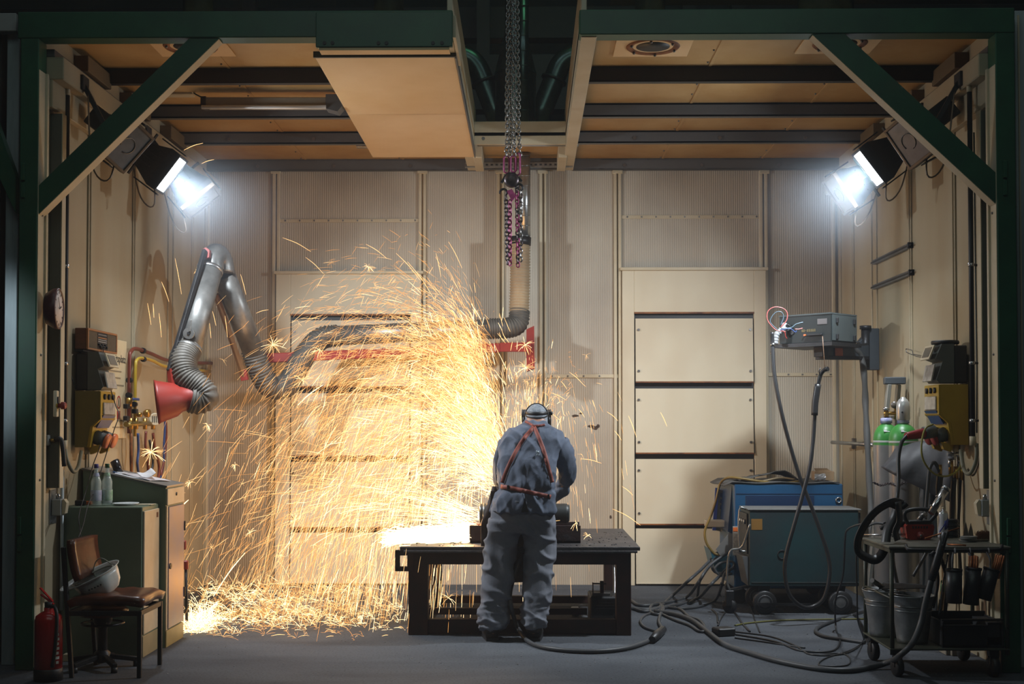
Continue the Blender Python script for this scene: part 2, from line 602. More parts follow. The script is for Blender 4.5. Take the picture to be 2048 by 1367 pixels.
# soot marks on the wall
sm = MB()
for cx, cy, w, hh in ((1150, 831, 9, 3), (1162, 826, 5, 2), (1182, 852, 7, 3), (1190, 855, 8, 4), (1196, 851, 4, 4), (1221, 1033, 3, 5)):
    x, z = bw(cx, cy)
    n = 12
    sm.prism([(x + math.cos(i * 2 * math.pi / n) * w / 205 * random.uniform(.6, 1.1), YB - .0015, z + math.sin(i * 2 * math.pi / n) * hh / 205 * random.uniform(.6, 1.2)) for i in range(n)], (0, .0015, 0))
tag(sm.build('burn_mark', mat('soot', (.06, .035, .02), .9)), 'small dark burn marks on the perforated back wall right of the worker', 'stain')

# ---- side walls
for side, x, sgn in (('left', XL, -1), ('right', XR, 1)):
    b = MB().use(m_side)
    b.box((x, YF + .015, 0), (x + sgn * .1, YB + .1, ZC + .05))
    struct(b.build('wall_' + side))
    t = MB().use(m_side)
    for y in (9.19, 10.24, 11.26, 11.42, 12.05, 12.55):
        for d in ((0, .05) if y in (9.19, 10.24, 12.05) else (0,)):
            t.box((x, y + d, 0), (x - sgn * .014, y + d + .02, 3.85), .003)
    t.box((x, YF + .01, 3.80), (x - sgn * .12, YB, 3.95), .006)      # box rail under the ceiling
    t.use(m_beam).box((x, YF + .01, 3.95), (x - sgn * .06, YB, 4.00), .004)
    t.use(m_side).box((x, YF + .01, 3.62), (x - sgn * .05, YF + 1.1, 3.80), .004)
    t.use(mat('brown_recess', (.13, .085, .035), .7))
    for y0 in (8.9, 9.9, 11.0):
        t.box((x, y0, 4.0), (x - sgn * .10, y0 + .5, 4.11), .004)
    struct(t.build('trim_2' if sgn < 0 else 'trim_3'))

# ---- ceiling: sheets between transverse channels, open slot in the middle
OL, OR = -0.48, 0.345
for nm, x0, x1 in (('ceiling_left', XL, OL), ('ceiling_right', OR, XR)):
    b = MB().use(m_ceil)
    b.box((x0, YF - .1, ZC), (x1, YB, ZC + .05))
    for xs in ([x0 + (x1 - x0) * .36, x0 + (x1 - x0) * .72]):
        b.box((xs, YF, ZC - .006), (xs + .02, YB, ZC), .001)
    b.use(m_bolt)
    for xs in ([x0 + (x1 - x0) * .36, x0 + (x1 - x0) * .72]):
        for i in range(14):
            b.ball((xs - .02, YF + .3 + i * .3, ZC - .004), .008, 6, 4)
    b.use(m_cream)
    xi, q = (x1, -1) if nm.endswith('left') else (x0, 1)
    b.box((xi, YF - .1, ZB), (xi + q * .035, YB - .7, ZC + .32), .004)      # upstand along the slot
    b.box((xi, YF - .1, ZB - .01), (xi + q * .10, YB - .1, ZB + .012), .004)
    struct(b.build(nm))
n = 0
for nm, x0, x1 in (('l', XL, OL), ('r', OR + .1, XR)):
    for y in (9.37, 10.44, 11.42, 12.62):
        n += 1
        b = MB().use(m_beam if y > 9.5 else m_black)
        x1b = x1
        b.box((x0, y, ZB), (x1b, y + .012, ZC - .002)); b.box((x0, y, ZB), (x1b, y + .07, ZB + .012)); b.box((x0, y, ZC - .016), (x1b, y + .07, ZC - .004))
        b.use(m_bolt)
        if y > 11:
            for i in range(4):
                b.cyl((x0 + .5 + i * .75, y, ZB + .04), (x0 + .5 + i * .75, y - .012, ZB + .04), .016, seg=8)
        struct(b.build('trim_%d' % (n + 3)))
# rear closure of the slot
b = MB().use(m_cream)
b.box((OL, 11.62, ZB + .03), (OR, 11.64, ZC + .13), .003)
b.use(m_ceil).box((OL, 11.62, ZC), (OR, YB, ZC + .03))
b.use(m_cream).box((OL - .02, 11.9, ZB - .03), (OL + .06, 12.55, ZB + .1), .004).box((OR - .06, 11.9, ZB - .03), (OR + .02, 12.55, ZB + .1), .004)
b.use(m_beam).box((OL, 12.6, ZB), (OR + .1, 12.64, ZC))
struct(b.build('trim_13'))
b = MB().use(m_galv)
z = P(1000, 330, 12.4).z
x0, x1 = P(930, 330, 12.4).x, P(1145, 330, 12.4).x
b.box((x0, 12.38, z - .02), (x1, 12.385, z + .02)); b.box((x0, 12.38, z + .018), (x1, 12.42, z + .022)); b.box((x0, 12.38, z - .022), (x1, 12.42, z - .018))
b.use(m_black)
k = 22
for i in range(k):
    x = x0 + (x1 - x0) * (i + .5) / k
    b.box((x - .011, 12.378, z - .008), (x + .011, 12.381, z + .008))
tag(b.build('slotted_rail'), 'thin galvanised slotted rail across the rear end of the ceiling slot', 'rail')
a, c = P(712, 291, 11.7), P(1158, 287, 11.7)
tag(MB().cyl(P(955, 288, 11.72), P(1157, 288, 11.72), .022).build('conduit_pipe', m_grey), 'grey round conduit across the ceiling slot behind the chains', 'pipe')

# ceiling hatch: the big sheet pushed under the left ceiling
h = thing('sliding_roof_panel', (-.95, 10.2, ZB), 'large tan sliding roof panel left of the hanging chains', 'roof panel')
b = MB().use(m_hatch)
b.box((-1.42, 8.62, ZB - .035), (-.485, 11.85, ZB - .012), .004)
b.box((-1.42, 10.2, ZB - .037), (-.485, 10.21, ZB - .034))
b.build('panel', None, h)
b = MB().use(m_beam)
b.box((-.485, 8.62, ZB - .04), (-.475, 11.85, ZB + .02)).box((-1.43, 8.60, ZB - .036), (-.475, 8.62, ZB + .005))
b.build('edge_strip', None, h)

# round air vents in the ceiling with the ducts rising above them
def vent(px, py, label, above=True, ang=8):
    d = ray(px, py); p = EYE + d * ((ZC - EYE.z) / d.z)
    t = thing('ceiling_vent', (p.x, p.y, ZC - .02), label, 'vent')
    MB().box((p.x - .26, p.y - .24, ZC - .012), (p.x + .26, p.y + .24, ZC - .002), .002).build('mounting_plate', m_hatch, t)
    MB().lathe([(.10, .02), (.13, -.01), (.175, -.022), (.185, -.012), (.185, -.002), (.17, -.002)], (p.x, p.y, ZC), seg=32).build('collar', m_rust, t)
    MB().lathe([(0, -.014), (.115, -.014), (.115, -.010), (0, -.01)], (p.x, p.y, ZC), seg=24).build('opening', m_black, t)
    for a in range(6):
        an = R(a * 60 + 20)
        MB().ball((p.x + .16 * math.cos(an), p.y + .16 * math.sin(an), ZC - .026), .011, 6, 4).build('rivet', m_bolt, t)
    return p
v1 = vent(1306, 90, 'round rusty air vent in the right ceiling, nearest the chains')
v2 = vent(1680, 84, 'round rusty air vent half hidden by the right green brace')
v3 = vent(381, 90, 'round rusty air vent in the left ceiling behind the green brace')

# ---- green portal frame at the front of the booth
def gbox(name, x0, x1, z0, z1, y0, y1, label, bolts=()):
    b = MB().use(m_green).box((x0, y0, z0), (x1, y1, z1), .006)
    b.use(m_black)
    for bx, bz in bolts:
        b.cyl((bx, y0, bz), (bx, y0 - .006, bz), .012, seg=8)
    return b
zt_l, zb_l = P(400, 22, 8.22).z, P(400, 75, 8.22).z
b = gbox('', P(35, 50, 8.22).x, P(905, 50, 8.22).x, zb_l, zt_l, 8.22, 8.36, '')
b.use(m_green).box((P(632, 50, 8.2).x, 8.19, P(400, 96, 8.2).z), (P(905, 50, 8.2).x, 8.225, zt_l - .02), .004)
b.use(m_black)
for bx in (649, 665, 757, 773, 866, 884):
    p = P(bx, 86, 8.19); b.cyl(p, p - V((0, .006, 0)), .012, seg=8)
b.use(m_cream).box((P(905, 50, 8.22).x + .001, 8.24, zb_l), (P(905, 50, 8.22).x + .02, 8.9, zt_l - .03))
b.use(m_hatch).box((P(632, 50, 8.2).x + .02, 8.20, P(400, 98, 8.2).z - .012), (P(905, 50, 8.2).x - .02, 8.3, P(400, 96, 8.2).z - .001))
tag(b.build('portal_beam'), 'dark green steel beam over the left half of the booth front', 'beam')
zt_r, zb_r = P(1600, 17, 8.22).z, P(1600, 67, 8.22).z
b = gbox('', P(1159, 50, 8.22).x, P(2030, 50, 8.22).x, zb_r, zt_r, 8.22, 8.36, '')
tag(b.build('portal_beam'), 'dark green steel beam over the right half of the booth front', 'beam')
xl0, xl1 = P(35, 700, 8.22).x, P(72, 700, 8.22).x
xr0, xr1 = P(1997, 700, 8.22).x, P(2036, 700, 8.22).x
def post(x0, x1, inner, zt, label):
    b = MB().use(m_green).box((x0, 8.22, 0), (x1, 8.36, zt), .006)
    b.use(m_cream)
    s = 1 if inner == x1 else -1
    b.box((inner, 8.225, .02), (inner + s * .004, 8.355, zt - .2))
    b.box((inner, 8.33, .0), (inner + s * .018, 8.36, zt - .2))
    b.use(m_green)
    ox = x0 + .05 if s > 0 else x1 - .05
    for z0 in (.75, 3.0):                       # hinges on the outer face
        b.box((ox - .035, 8.205, z0), (ox - .01, 8.222, z0 + .1), .003).box((ox - .035, 8.2, z0 + .11), (ox - .01, 8.222, z0 + .22), .003)
    b.use(m_bolt)
    for z0 in (1.2, 2.0, 2.9):
        b.ball((inner + s * .006, 8.29, z0), .009, 6, 4)
    return tag(b.build('portal_post'), label, 'post')
post(xl0, xl1, xl1, zb_l, 'dark green steel post at the left side of the booth front')
post(xr0, xr1, xr0, zb_r, 'dark green steel post at the right side of the booth front')
def brace(pts, label):
    q = [P(x, y, 8.23) for x, y in pts]
    b = MB().use(m_green).prism(q, (0, .11, 0))
    lo0, lo1 = q[0], q[1]                       # underside, cream
    b.use(m_cream)
    n = (lo1 - lo0).cross(V((0, 1, 0))).normalized() * .004
    if n.z > 0: n = -n
    e = V((0, .004, 0))
    b.prism([lo0 + e, lo1 + e, lo1 + e + n, lo0 + e + n], (0, .1, 0))
    return tag(b.build('portal_brace'), label, 'brace')
brace([(72, 432), (437, 77), (378, 77), (72, 376)], 'dark green diagonal brace in the upper left corner of the booth front')
brace([(1999, 413), (1626, 69), (1688, 66), (1999, 352)], 'dark green diagonal brace in the upper right corner of the booth front')

# neighbouring booth: pale wall strip with its own brace, at both picture edges
b = MB().use(m_lgrey).box((P(8, 700, 8.4).x, 8.4, 0), (P(33, 700, 8.4).x, 8.46, P(10, 62, 8.4).z), .004)
b.use(m_black).box((P(-60, 700, 8.5).x, 8.42, 0), (P(8, 700, 8.5).x, 8.52, 4.2))
struct(b.build('wall_outer_left'))
b = MB().use(m_green).prism([P(-40, 150, 8.3), P(-40, 270, 8.3), P(31, 425, 8.3), P(31, 352, 8.3)], (0, .07, 0))
b.use(m_grey).box((P(-40, 25, 8.3).x, 8.3, P(0, 62, 8.3).z), (P(32, 25, 8.3).x, 8.38, P(0, 26, 8.3).z), .004)
tag(b.build('portal_brace'), 'dark brace of the neighbouring booth at the left picture edge', 'brace')
b = MB().use(m_lgrey).box((P(2036, 700, 8.4).x, 8.4, 0), (P(2120, 700, 8.4).x, 8.46, P(10, 30, 8.4).z), .004)
b.use(m_cream).box((P(2042, 700, 8.39).x, 8.385, .2), (P(2045, 700, 8.39).x, 8.40, 4.2))
struct(b.build('wall_outer_right'))

# ---- dark hall behind and above the booth
m_hall = mat('dark_hall_wall', (.05, .07, .065), .8, col2=(.03, .045, .04), scale=1.5)
struct(MB().box((-9, 19, 0), (9, 19.1, 9)).build('wall_hall', m_hall))
b = MB().use(m_black)
for z0, z1, y in ((5.62, 6.0, 15.5), (5.02, 5.3, 14.2), (6.5, 6.9, 16.5)):
    b.box((-7, y, z0), (7, y + .25, z1))
for x in (-.62, 2.5, -3.5, 1.9):
    b.box((x, 15.8, 4.4), (x + .16, 15.95, 7.5))
struct(b.build('trim_20'))
b = MB().use(m_dark)
b.box((-5, YF - .06, ZC + .30), (OL - .1, YF + .1, ZC + .42)).box((OR + .3, YF + 1.6, ZC + .7), (5, YF + 1.8, ZC + .82))
struct(b.build('trim_21'))
# ================================================================== floodlights
m_lampblack = mat('lamp_housing_black', (.015, .015, .017), .55, bump=.2)
m_frame = mat('lamp_frame_bronze', (.20, .15, .11), .4, .5, var=.15)
m_lampglass = mat('dull_lamp_glass', (.36, .34, .33), .12, .35, var=.15, scale=8)
m_lit = glow('lit_lamp_glass', (.88, .94, 1.0), 30)
def flood(px, py, y, n, u, lit, label, sz=(.30, .22), dp=.24, power=0, color=(.84, .92, 1.0)):
    n, u = nrm(n), V(u)
    u = (u - n * u.dot(n)).normalized(); w = n.cross(u)
    c = P(px, py, y)
    M = Matrix((u, w, n)).transposed()
    t = thing('floodlight', c - V((0, 0, .2)), label, 'lamp', None)
    a, b2 = sz[0] / 2, sz[1] / 2
    h = MB()
    ring = lambda k, z: [c + M @ V((x * a * k, y_ * b2 * k, z)) for x, y_ in ((-1, -1), (1, -1), (1, 1), (-1, 1))]
    rs = [ring(1.08, -.01), ring(1.08, -.06), ring(.9, -.13), ring(.62, -dp), ring(.55, -dp - .02)]
    vs = [p for r_ in rs for p in r_]
    fs = [(i * 4 + k, i * 4 + (k + 1) % 4, i * 4 + 4 + (k + 1) % 4, i * 4 + 4 + k) for i in range(len(rs) - 1) for k in range(4)] + [(0, 1, 2, 3), (16, 17, 18, 19)]
    h.add(vs, fs)
    for i in range(5):                               # cooling ribs
        h.obox(c + M @ V((-a * .6 + i * a * .3, 0, -dp * .72)), (.004, b2 * .95, .05), M)
    hs = h.build('housing', m_lampblack, t)
    g = MB()
    for sx in (-1, 1):
        g.obox(c + M @ V((sx * a, 0, .0)), (.010, b2 + .010, .018), M, .003)
        g.obox(c + M @ V((0, sx * b2, .0)), (a, .010, .018), M, .003)
    g.build('bezel', m_frame if not lit else m_lampblack, t)
    MB().obox(c + M @ V((0, 0, .006)), (a - .008, b2 - .008, .003), M).build('glass', m_lit if lit else m_lampglass, t)
    if not lit:
        MB().tube(arc(c + M @ V((0, 0, .011)), u, w, .055, 0, 300, 14), .004, 5).build('reflector_ring', m_bolt, t)
    k = MB()                                          # yoke and arm to the wall rail
    for sx in (-1, 1):
        k.obox(c + M @ V((sx * (a + .028), 0, -.09)), (.005, .02, .11), M, .002)
    k.obox(c + M @ V((0, 0, -.205 - dp * .2)), (a + .033, .02, .005), M, .002)
    e = c + M @ V((0, 0, -.21 - dp * .2))
    side = -1 if c.x < 0 else 1
    wallp = V((XL + .12 if side < 0 else XR - .12, e.y, 3.87))
    k.bar(e, wallp, .03, .03)
    k.obox(wallp, (.02, .06, .05), None, .004)
    k.build('bracket', m_lampblack, t)
    MB().tube(spline([c + M @ V((-a * .4, b2 * .4, -dp)), c + V((side * .12, .02, -.22)), c + V((side * .25, .05, -.12)), wallp - V((side * .03, 0, .02))], 6), .006, 6).build('cable', m_frame, t)
    if lit:
        light('floodlight_beam', 'SPOT', c + n * .05, power, color, .08, V((-side * 1.1, 12.0, -1.1)), 136, 1.0)
        l = light('floodlight_spill', 'AREA', c + n * .035, power * .05, color, sz[0] * .9, c + n, size_y=sz[1] * .9)
    return t
flood(340, 348, 9.6, (.80, .02, -.60), (-.53, 0, -.85), True, 'lit floodlight glaring white, middle of three on the left wall', power=500)
flood(254, 290, 8.6, (.66, -.55, -.46), (-.62, -.1, -.75), False, 'unlit floodlight on the left wall, nearest, behind the green brace')
flood(402, 402, 10.2, (.62, -.12, -.72), (.75, .1, .6), False, 'unlit floodlight in the haze past the glaring lamp on the left wall', dp=.3)
def haze_mat():
    m = bpy.data.materials.new('glow_smoke'); m.use_nodes = True
    N, L = m.node_tree.nodes, m.node_tree.links
    N.remove(N['Principled BSDF'])
    tc = N.new('ShaderNodeTexCoord'); gr = N.new('ShaderNodeTexGradient'); gr.gradient_type = 'SPHERICAL'
    mp = N.new('ShaderNodeMapping'); L.new(tc.outputs['Object'], mp.inputs[0]); L.new(mp.outputs[0], gr.inputs[0])
    pw = N.new('ShaderNodeMath'); pw.operation = 'POWER'; pw.inputs[1].default_value = 1.6
    ml = N.new('ShaderNodeMath'); ml.operation = 'MULTIPLY'; ml.inputs[1].default_value = .075
    L.new(gr.outputs['Fac'], pw.inputs[0]); L.new(pw.outputs[0], ml.inputs[0])
    vs = N.new('ShaderNodeVolumeScatter'); vs.inputs['Color'].default_value = (.72, .86, 1, 1)
    L.new(ml.outputs[0], vs.inputs['Density']); L.new(vs.outputs[0], N['Material Output'].inputs['Volume'])
    return m
m_haze = haze_mat()
def haze(c, label):  # denser ball of smoke added at a lit lamp to carry its bloom
    o = tag(MB().ball((0, 0, 0), 1, 20, 12).build('lamp_glow_haze', m_haze, org=(0, 0, 0)), label, 'smoke', kind='stuff')
    o.location = c; o.scale = (.9, .7, .75)
haze(P(375, 385, 9.75), 'bluish smoke haze added for the glow around the lit floodlight on the left wall')
haze(P(1703, 372, 9.75), 'bluish smoke haze added for the glow around the lit floodlight on the right wall')
flood(1740, 335, 9.6, (-.80, .02, -.60), (.53, 0, -.85), True, 'lit floodlight glaring white, middle of three on the right wall', power=500)
flood(1819, 282, 8.6, (-.72, -.50, -.40), (.50, -.1, -.85), False, 'unlit floodlight with a round reflector on the right wall, nearest')
flood(1680, 388, 10.2, (-.80, -.15, -.52), (.55, 0, -.8), False, 'unlit floodlight in the haze past the glaring lamp on the right wall', dp=.3)
# black ballast boxes behind the braces
for px, py, label in ((208, 247, 'black ballast box high on the left wall behind the green brace'), (1880, 230, 'black ballast box high on the right wall behind the green brace')):
    c = P(px, py, 8.95)
    tag(MB().obox(c, (.10, .07, .075), rot('Y', 38 if px < 1000 else -38), .008).build('ballast_box', m_black), label, 'electrical box')

# ================================================================== ducts in the roof slot
m_duct = mat('dark_galvanised_duct', (.10, .15, .135), .28, .85, scale=6, col2=(.05, .09, .08))
def rings_tube(b, pts, r, every, rr, n=1):
    b.tube(pts, r, 20)
t = thing('exhaust_duct', P(1031, 247, 12.35), 'wide dark metal exhaust duct with a conical top in the roof slot', 'duct')
c0 = P(1031, 250, 12.35); c0.z = ZC + .04
top = P(1031, 150, 12.35).z
b = MB().lathe([(.195, 0), (.195, top - c0.z)], c0, seg=32)
b.build('body', m_duct, t)
MB().lathe([(.20, 0), (.20, .02), (.195, .03), (.10, P(1031, 60, 12.35).z - top), (.10, 1.4)], V((c0.x, c0.y, top)), seg=32).build('cone', m_duct, t)
for q, label in (([(925, 112), (950, 128), (968, 165), (1000, 250)], 'dark metal elbow duct left of the hanging chains in the roof slot'),
                 ([(1146, 112), (1122, 128), (1108, 160), (1072, 250)], 'dark metal elbow duct right of the hanging chains in the roof slot')):
    pts = [P(x, y, 12.5) for x, y in q]
    pts = [pts[0] + V((-.35 if q[0][0] < 1000 else .35, 0, .12))] + pts
    t = thing('elbow_duct', pts[-1] - V((0, 0, .1)), label, 'duct')
    sp = spline(pts, 3)
    MB().tube(sp, .105, 20).build('tube', m_duct, t)
    k = len(sp) - 4
    d = (sp[k + 1] - sp[k]).normalized()
    MB().cyl(sp[k] - d * .012, sp[k] + d * .012, .128, seg=24).build('flange', m_black, t)
# ducts that rise from the ceiling vents, seen above the green beam
for i, (v, dx, label) in enumerate(((v1, 0, 'round metal duct above the right green beam, nearest the chains'), (v2, -.05, 'wide round metal duct above the right green beam, farther right'), (v3, 0, 'round metal duct above the left green beam, near the left end'),
                     (V((-.98, 8.9, ZC)), 0, 'round metal duct above the left green beam, near the chains'))):
    r = .105 if i != 1 else .19
    tt = MB().tube([V((v.x + dx, v.y + .2, ZC + .055)), V((v.x + dx, v.y + .2, ZC + .8)), V((v.x + dx, v.y + .3, ZC + 1.2))], r, 24)
    tt.tube(arc(V((v.x + dx, v.y + .2, ZC + .44)), (1, 0, 0), (0, 1, .15), r + .003, 0, 360, 24)[:-1], .005, 5, closed=True)
    tag(tt.build('vent_duct', m_duct), label, 'duct')

# ================================================================== hoist chains
def link_pts(c, d, side, ln, w, n=10):
    d, side = nrm(d), nrm(side)
    out = []
    h = (ln - w) / 2
    for i in range(n):
        a = math.pi * i / (n - 1)
        out.append(c + side * math.cos(a) * w / 2 + d * (h + math.sin(a) * w / 2))
    for i in range(n):
        a = math.pi * i / (n - 1)
        out.append(c - side * math.cos(a) * w / 2 - d * (h + math.sin(a) * w / 2))
    return out
def chain(name, a, b_, m, parent, pitch=.031, wire=.0054, w=.025, sway=0, phase=0, m2=None):
    a, b_ = V(a), V(b_)
    n = max(2, round((b_ - a).length / pitch))
    d = (b_ - a).normalized()
    mb = MB()
    x, y, _ = frame_of(d)
    for i in range(n):
        c = a.lerp(b_, (i + .5) / n) + V((math.sin(i * .35 + phase) * sway, 0, 0))
        an = R(20 + 90 * (i % 2) + phase * 20)
        mb.use(m2 if (m2 and (i // 2) % 3 == 1) else m)
        mb.tube(link_pts(c, d, x * math.cos(an) + y * math.sin(an), (b_ - a).length / n + 2.3 * wire, w, 5), wire, 5, closed=True)
    return mb.build(name, None, parent)
m_chain = mat('chain_steel', (.55, .55, .54), .25, .95, var=.3, scale=30)
m_chaind = mat('dark_chain', (.10, .08, .085), .35, .8, var=.3, scale=30)
m_pink = mat('magenta_paint', (.42, .06, .20), .4, .25, col2=(.22, .03, .10), scale=30)
YH = 10.05
t = thing('chain_hoist', P(1025, 350, YH), 'bundle of bright steel hoist chains hanging through the roof slot', 'hoist')
for i, (xt, xb) in enumerate(((1017, 1013), (1022, 1021), (1028, 1029), (1033, 1039))):
    chain('chain', P(xt, -60, YH + .03 * (i % 2)), P(xb, 312, YH + .03 * (i % 2)), m_chain, t, phase=i * 1.3, sway=.003)
for x, y0, y1 in ((1013, 312, 346), (1027, 312, 344), (1035, 306, 350)):
    a, b_ = P(x, y0, YH), P(x, y1, YH)
    MB().tube(link_pts((a + b_) / 2, b_ - a, (1, .3 * (x % 3 - 1), 0), (b_ - a).length, .042, 8), .0065, 8, closed=True).build('magenta_ring', m_pink, t)
t = thing('chain_sling', P(1027, 530, YH), 'magenta and dark sling chains with hooks hanging below the hoist rings', 'chain')
c = P(1023, 360, YH)
MB().lathe([(0, -.03), (.03, -.03), (.055, -.022), (.058, -.015), (.04, 0), (.058, .015), (.055, .022), (.03, .03), (0, .03)], c, (0, 1, 0), 20).build('pulley', m_chaind, t)
h = MB().prism([c + V(p) for p in ((-.085, -.02, -.02), (-.055, -.02, .035), (-.02, -.02, .06), (.03, -.02, .05), (.085, -.02, -.005), (.075, -.02, -.02), (.03, -.02, .025), (-.02, -.02, .035), (-.045, -.02, .015), (-.07, -.02, -.025))], (0, .04, 0))
h.build('block_cover', m_black, t)
c2 = P(1024, 390, YH)
MB().prism([c2 + V(p) for p in ((-.04, -.02, .03), (0, -.02, .045), (.03, -.02, -.01), (0, -.02, -.05))], (0, .03, 0)).build('clutch', m_pink, t)
for a, lab in (((1008, 388), 0), ((1037, 378), 1)):
    q = P(a[0], a[1], YH)
    MB().tube(arc(q + V((.005 if lab else -.005, -.005, .01)), (1, 0, 0), (0, 0, 1), .028, -60, 200, 12), [.006 + .004 * math.sin(math.pi * i / 12) for i in range(13)], 8).build('hook', m_dark, t)
for x0, y0, x1, y1, m, ph in ((1012, 392, 1015, 528, m_chaind, 0), (1020, 400, 1020, 530, m_pink, 1), (1033, 352, 1036, 533, m_pink, 2), (1041, 372, 1041, 522, m_chain, 3)):
    chain('chain', P(x0, y0, YH + .01 * ph), P(x1, y1, YH + .01 * ph), m, t, phase=ph, m2=m_chaind if ph in (2, 3) else None, pitch=.031, wire=.0054, w=.026)

# ================================================================== tube light under the left ceiling
t = thing('tube_light', P(540, 222, 10.0), 'long tube light fixture in a grey guard under the left ceiling', 'lamp')
a, b_ = P(408, 207, 10.02), P(655, 207, 10.02)
MB().bar(a, b_, .13, .07, bev=.006).build('housing', mat('yellowed_guard', (.30, .27, .21), .3, .2), t)
MB().cyl(a + V((0, -.07, -.045)), b_ + V((0, -.07, -.045)), .016).build('tube', mat('tube_glass', (.75, .73, .70), .2, .1, var=.03), t)
e = P(672, 208, 10.02)
MB().prism([e + V(p) for p in ((-.07, -.07, .06), (.03, -.07, .06), (.075, -.07, -.01), (.02, -.07, -.075), (-.07, -.07, -.05))], (0, .14, 0)).build('end_bracket', m_beam, t)
MB().bar(a + V((-.01, 0, 0)), a + V((.03, 0, 0)), .14, .08).build('end_cap', m_dark, t)
MB().tube(spline([a + V((.02, 0, .03)), a + V((-.06, 0, .07)), P(388, 186, 10.1)], 6), .006, 6).build('cable', m_black, t)
tag(MB().box(P(245, 189, 10.05), P(384, 174, 10.05) + V((0, .1, 0)), .004).build('cable_trunking', m_cream), 'short cream cable trunking left of the tube light under the ceiling', 'trunking')
tag(MB().box(P(712, 294, 11.9), P(736, 286, 11.9) + V((0, .06, 0)), .003).build('clamp', m_galv), 'small bright clamp beside the rear corner of the sliding roof panel', 'clamp')

# ================================================================== fume extraction arm
m_tube = mat('arm_duct_steel', (.21, .21, .20), .40, .6, scale=9, col2=(.12, .12, .115))
m_hose = mat('flexible_hose', (.10, .09, .075), .6, .1, var=.2, scale=14)
m_hose2 = mat('tan_flexible_hose', (.36, .27, .16), .6, .05, col2=(.24, .17, .10))
m_red = mat('red_paint', (.28, .022, .012), .45, .0, col2=(.19, .014, .010))
def flex(b, pts, r, pitch=.022, amp=.007):
    sp = spline(pts, 20)
    # even spacing
    L = [0]
    for i in range(1, len(sp)):
        L.append(L[-1] + (sp[i] - sp[i - 1]).length)
    n = int(L[-1] / pitch * 4)
    out, j = [], 0
    rr = []
    for i in range(n + 1):
        d = L[-1] * i / n
        while j < len(L) - 2 and L[j + 1] < d:
            j += 1
        out.append(sp[j].lerp(sp[j + 1], (d - L[j]) / max(1e-6, L[j + 1] - L[j])))
        rr.append(r + (amp, 0, -amp, 0)[i % 4])
    return b.tube(out, rr, 22)
t = thing('extraction_arm', P(1050, 690, 12.35), 'jointed fume extraction arm with steel ducts and red beam reaching left', 'extractor')
pa, pb = P(1049, 300, 12.35), P(1049, 480, 12.35)
b = MB().cyl(V((pa.x, pa.y, ZC - .01)), pb, .055, seg=20)
for i in range(9):
    z = pb.z + (pa.z - pb.z) * (i + .5) / 9
    b.tube(arc(V((pa.x, pa.y, z)), (1, 0, 0), (0, 1, .25), .056, 0, 360, 20)[:-1], .003, 4, closed=True)
b.build('supply_pipe', m_galv, t)
b = MB().cyl(V((P(1046, -30, 12.0).x, 12.05, ZC + .04)), V((P(1046, -30, 12.0).x, 12.05, 5.75)), .052, seg=20)
for i in range(11):
    b.tube(arc(V((P(1046, -30, 12.0).x, 12.05, ZC + .2 + i * .14)), (1, 0, 0), (0, 1, .3), .053, 0, 360, 20)[:-1], .004, 4, closed=True)
b.use(m_duct)
b.mats = [m_duct]
tag(b.build('spiral_duct'), 'slim dark spiral duct rising behind the hoist chains', 'duct')
flex(MB(), [P(1040, 484, 12.33), P(1040, 560, 12.33), P(1038, 625, 12.33)], .093, .027, .006).build('hanging_hose', m_hose2, t)
MB().cyl(P(1042, 474, 12.33), P(1041, 490, 12.33), .098, seg=24).build('hose_clamp', m_dark, t)
flex(MB(), [P(1039, 622, 12.33), P(1036, 645, 12.3), P(1018, 655, 12.25), P(975, 657, 12.2)], .095, .024, .006).build('elbow_hose', m_hose, t)
MB().tube([P(980, 657, 12.2), P(672, 671, 12.05)], .092, 28).build('horizontal_duct', m_tube, t)
flex(MB(), [P(675, 671, 12.05), P(640, 678, 11.98), P(604, 718, 11.85), P(575, 768, 11.7), P(540, 772, 11.6), P(518, 735, 11.5), P(506, 700, 11.45)], .10, .026, .007).build('middle_hose', m_hose, t)
b = MB()
b.bar(P(1062, 694, 12.1), P(1000, 694, 12.1), .05, .085, bev=.004)
b.bar(P(1000, 695, 12.1), P(532, 716, 11.8), .05, .085, bev=.006)
b.build('red_beam', m_red, t)
MB().prism([P(x, y, 12.4) for x, y in ((1053, 662), (1068, 655), (1069, 738), (1053, 744))], (0, -.25, 0)).build('red_bracket', m_red, t)
MB().tube([P(508, 704, 11.45), P(447, 548, 11.0)], .098, 28).build('rear_duct', m_tube, t)
MB().tube(arc((P(418, 530, 10.75) + P(452, 540, 11.0)) / 2, (P(452, 540, 11.0) - P(418, 530, 10.75)) / 2 / ((P(452, 540, 11.0) - P(418, 530, 10.75)).length / 2), nrm((-.08, 0, 1)), .085, -20, 200, 16, .11), .095, 28).build('top_elbow', m_tube, t)
fa, fb = P(419, 541, 10.72), P(376, 698, 10.35)
b = MB().tube([fa, fb], .105, 32)
b.build('front_duct', m_tube, t)
for k in (0.0, 1.0):
    c = fa.lerp(fb, k); d = (fb - fa).normalized()
    MB().cyl(c - d * .015, c + d * .015, .112, seg=30).build('collar', m_galv, t)
d = (fb - fa).normalized(); q = P(380, 667, 10.30)
hp = MB().cyl(q + V((0, -.035, 0)), q + V((0, -.02, 0)), .05, seg=24)
hp.use(m_black).mats
hp = MB().use(m_galv).cyl(q + V((0, -.045, 0)), q + V((0, -.02, 0)), .045, seg=24)
hp.use(m_dark).cyl(q + V((0, -.052, 0)), q + V((0, -.044, 0)), .012, seg=12)
hp.use(m_galv).obox(q + V((.015, -.055, .06)), (.008, .005, .045), rot('Y', 6), .002)
hp.build('damper_handle', None, t)
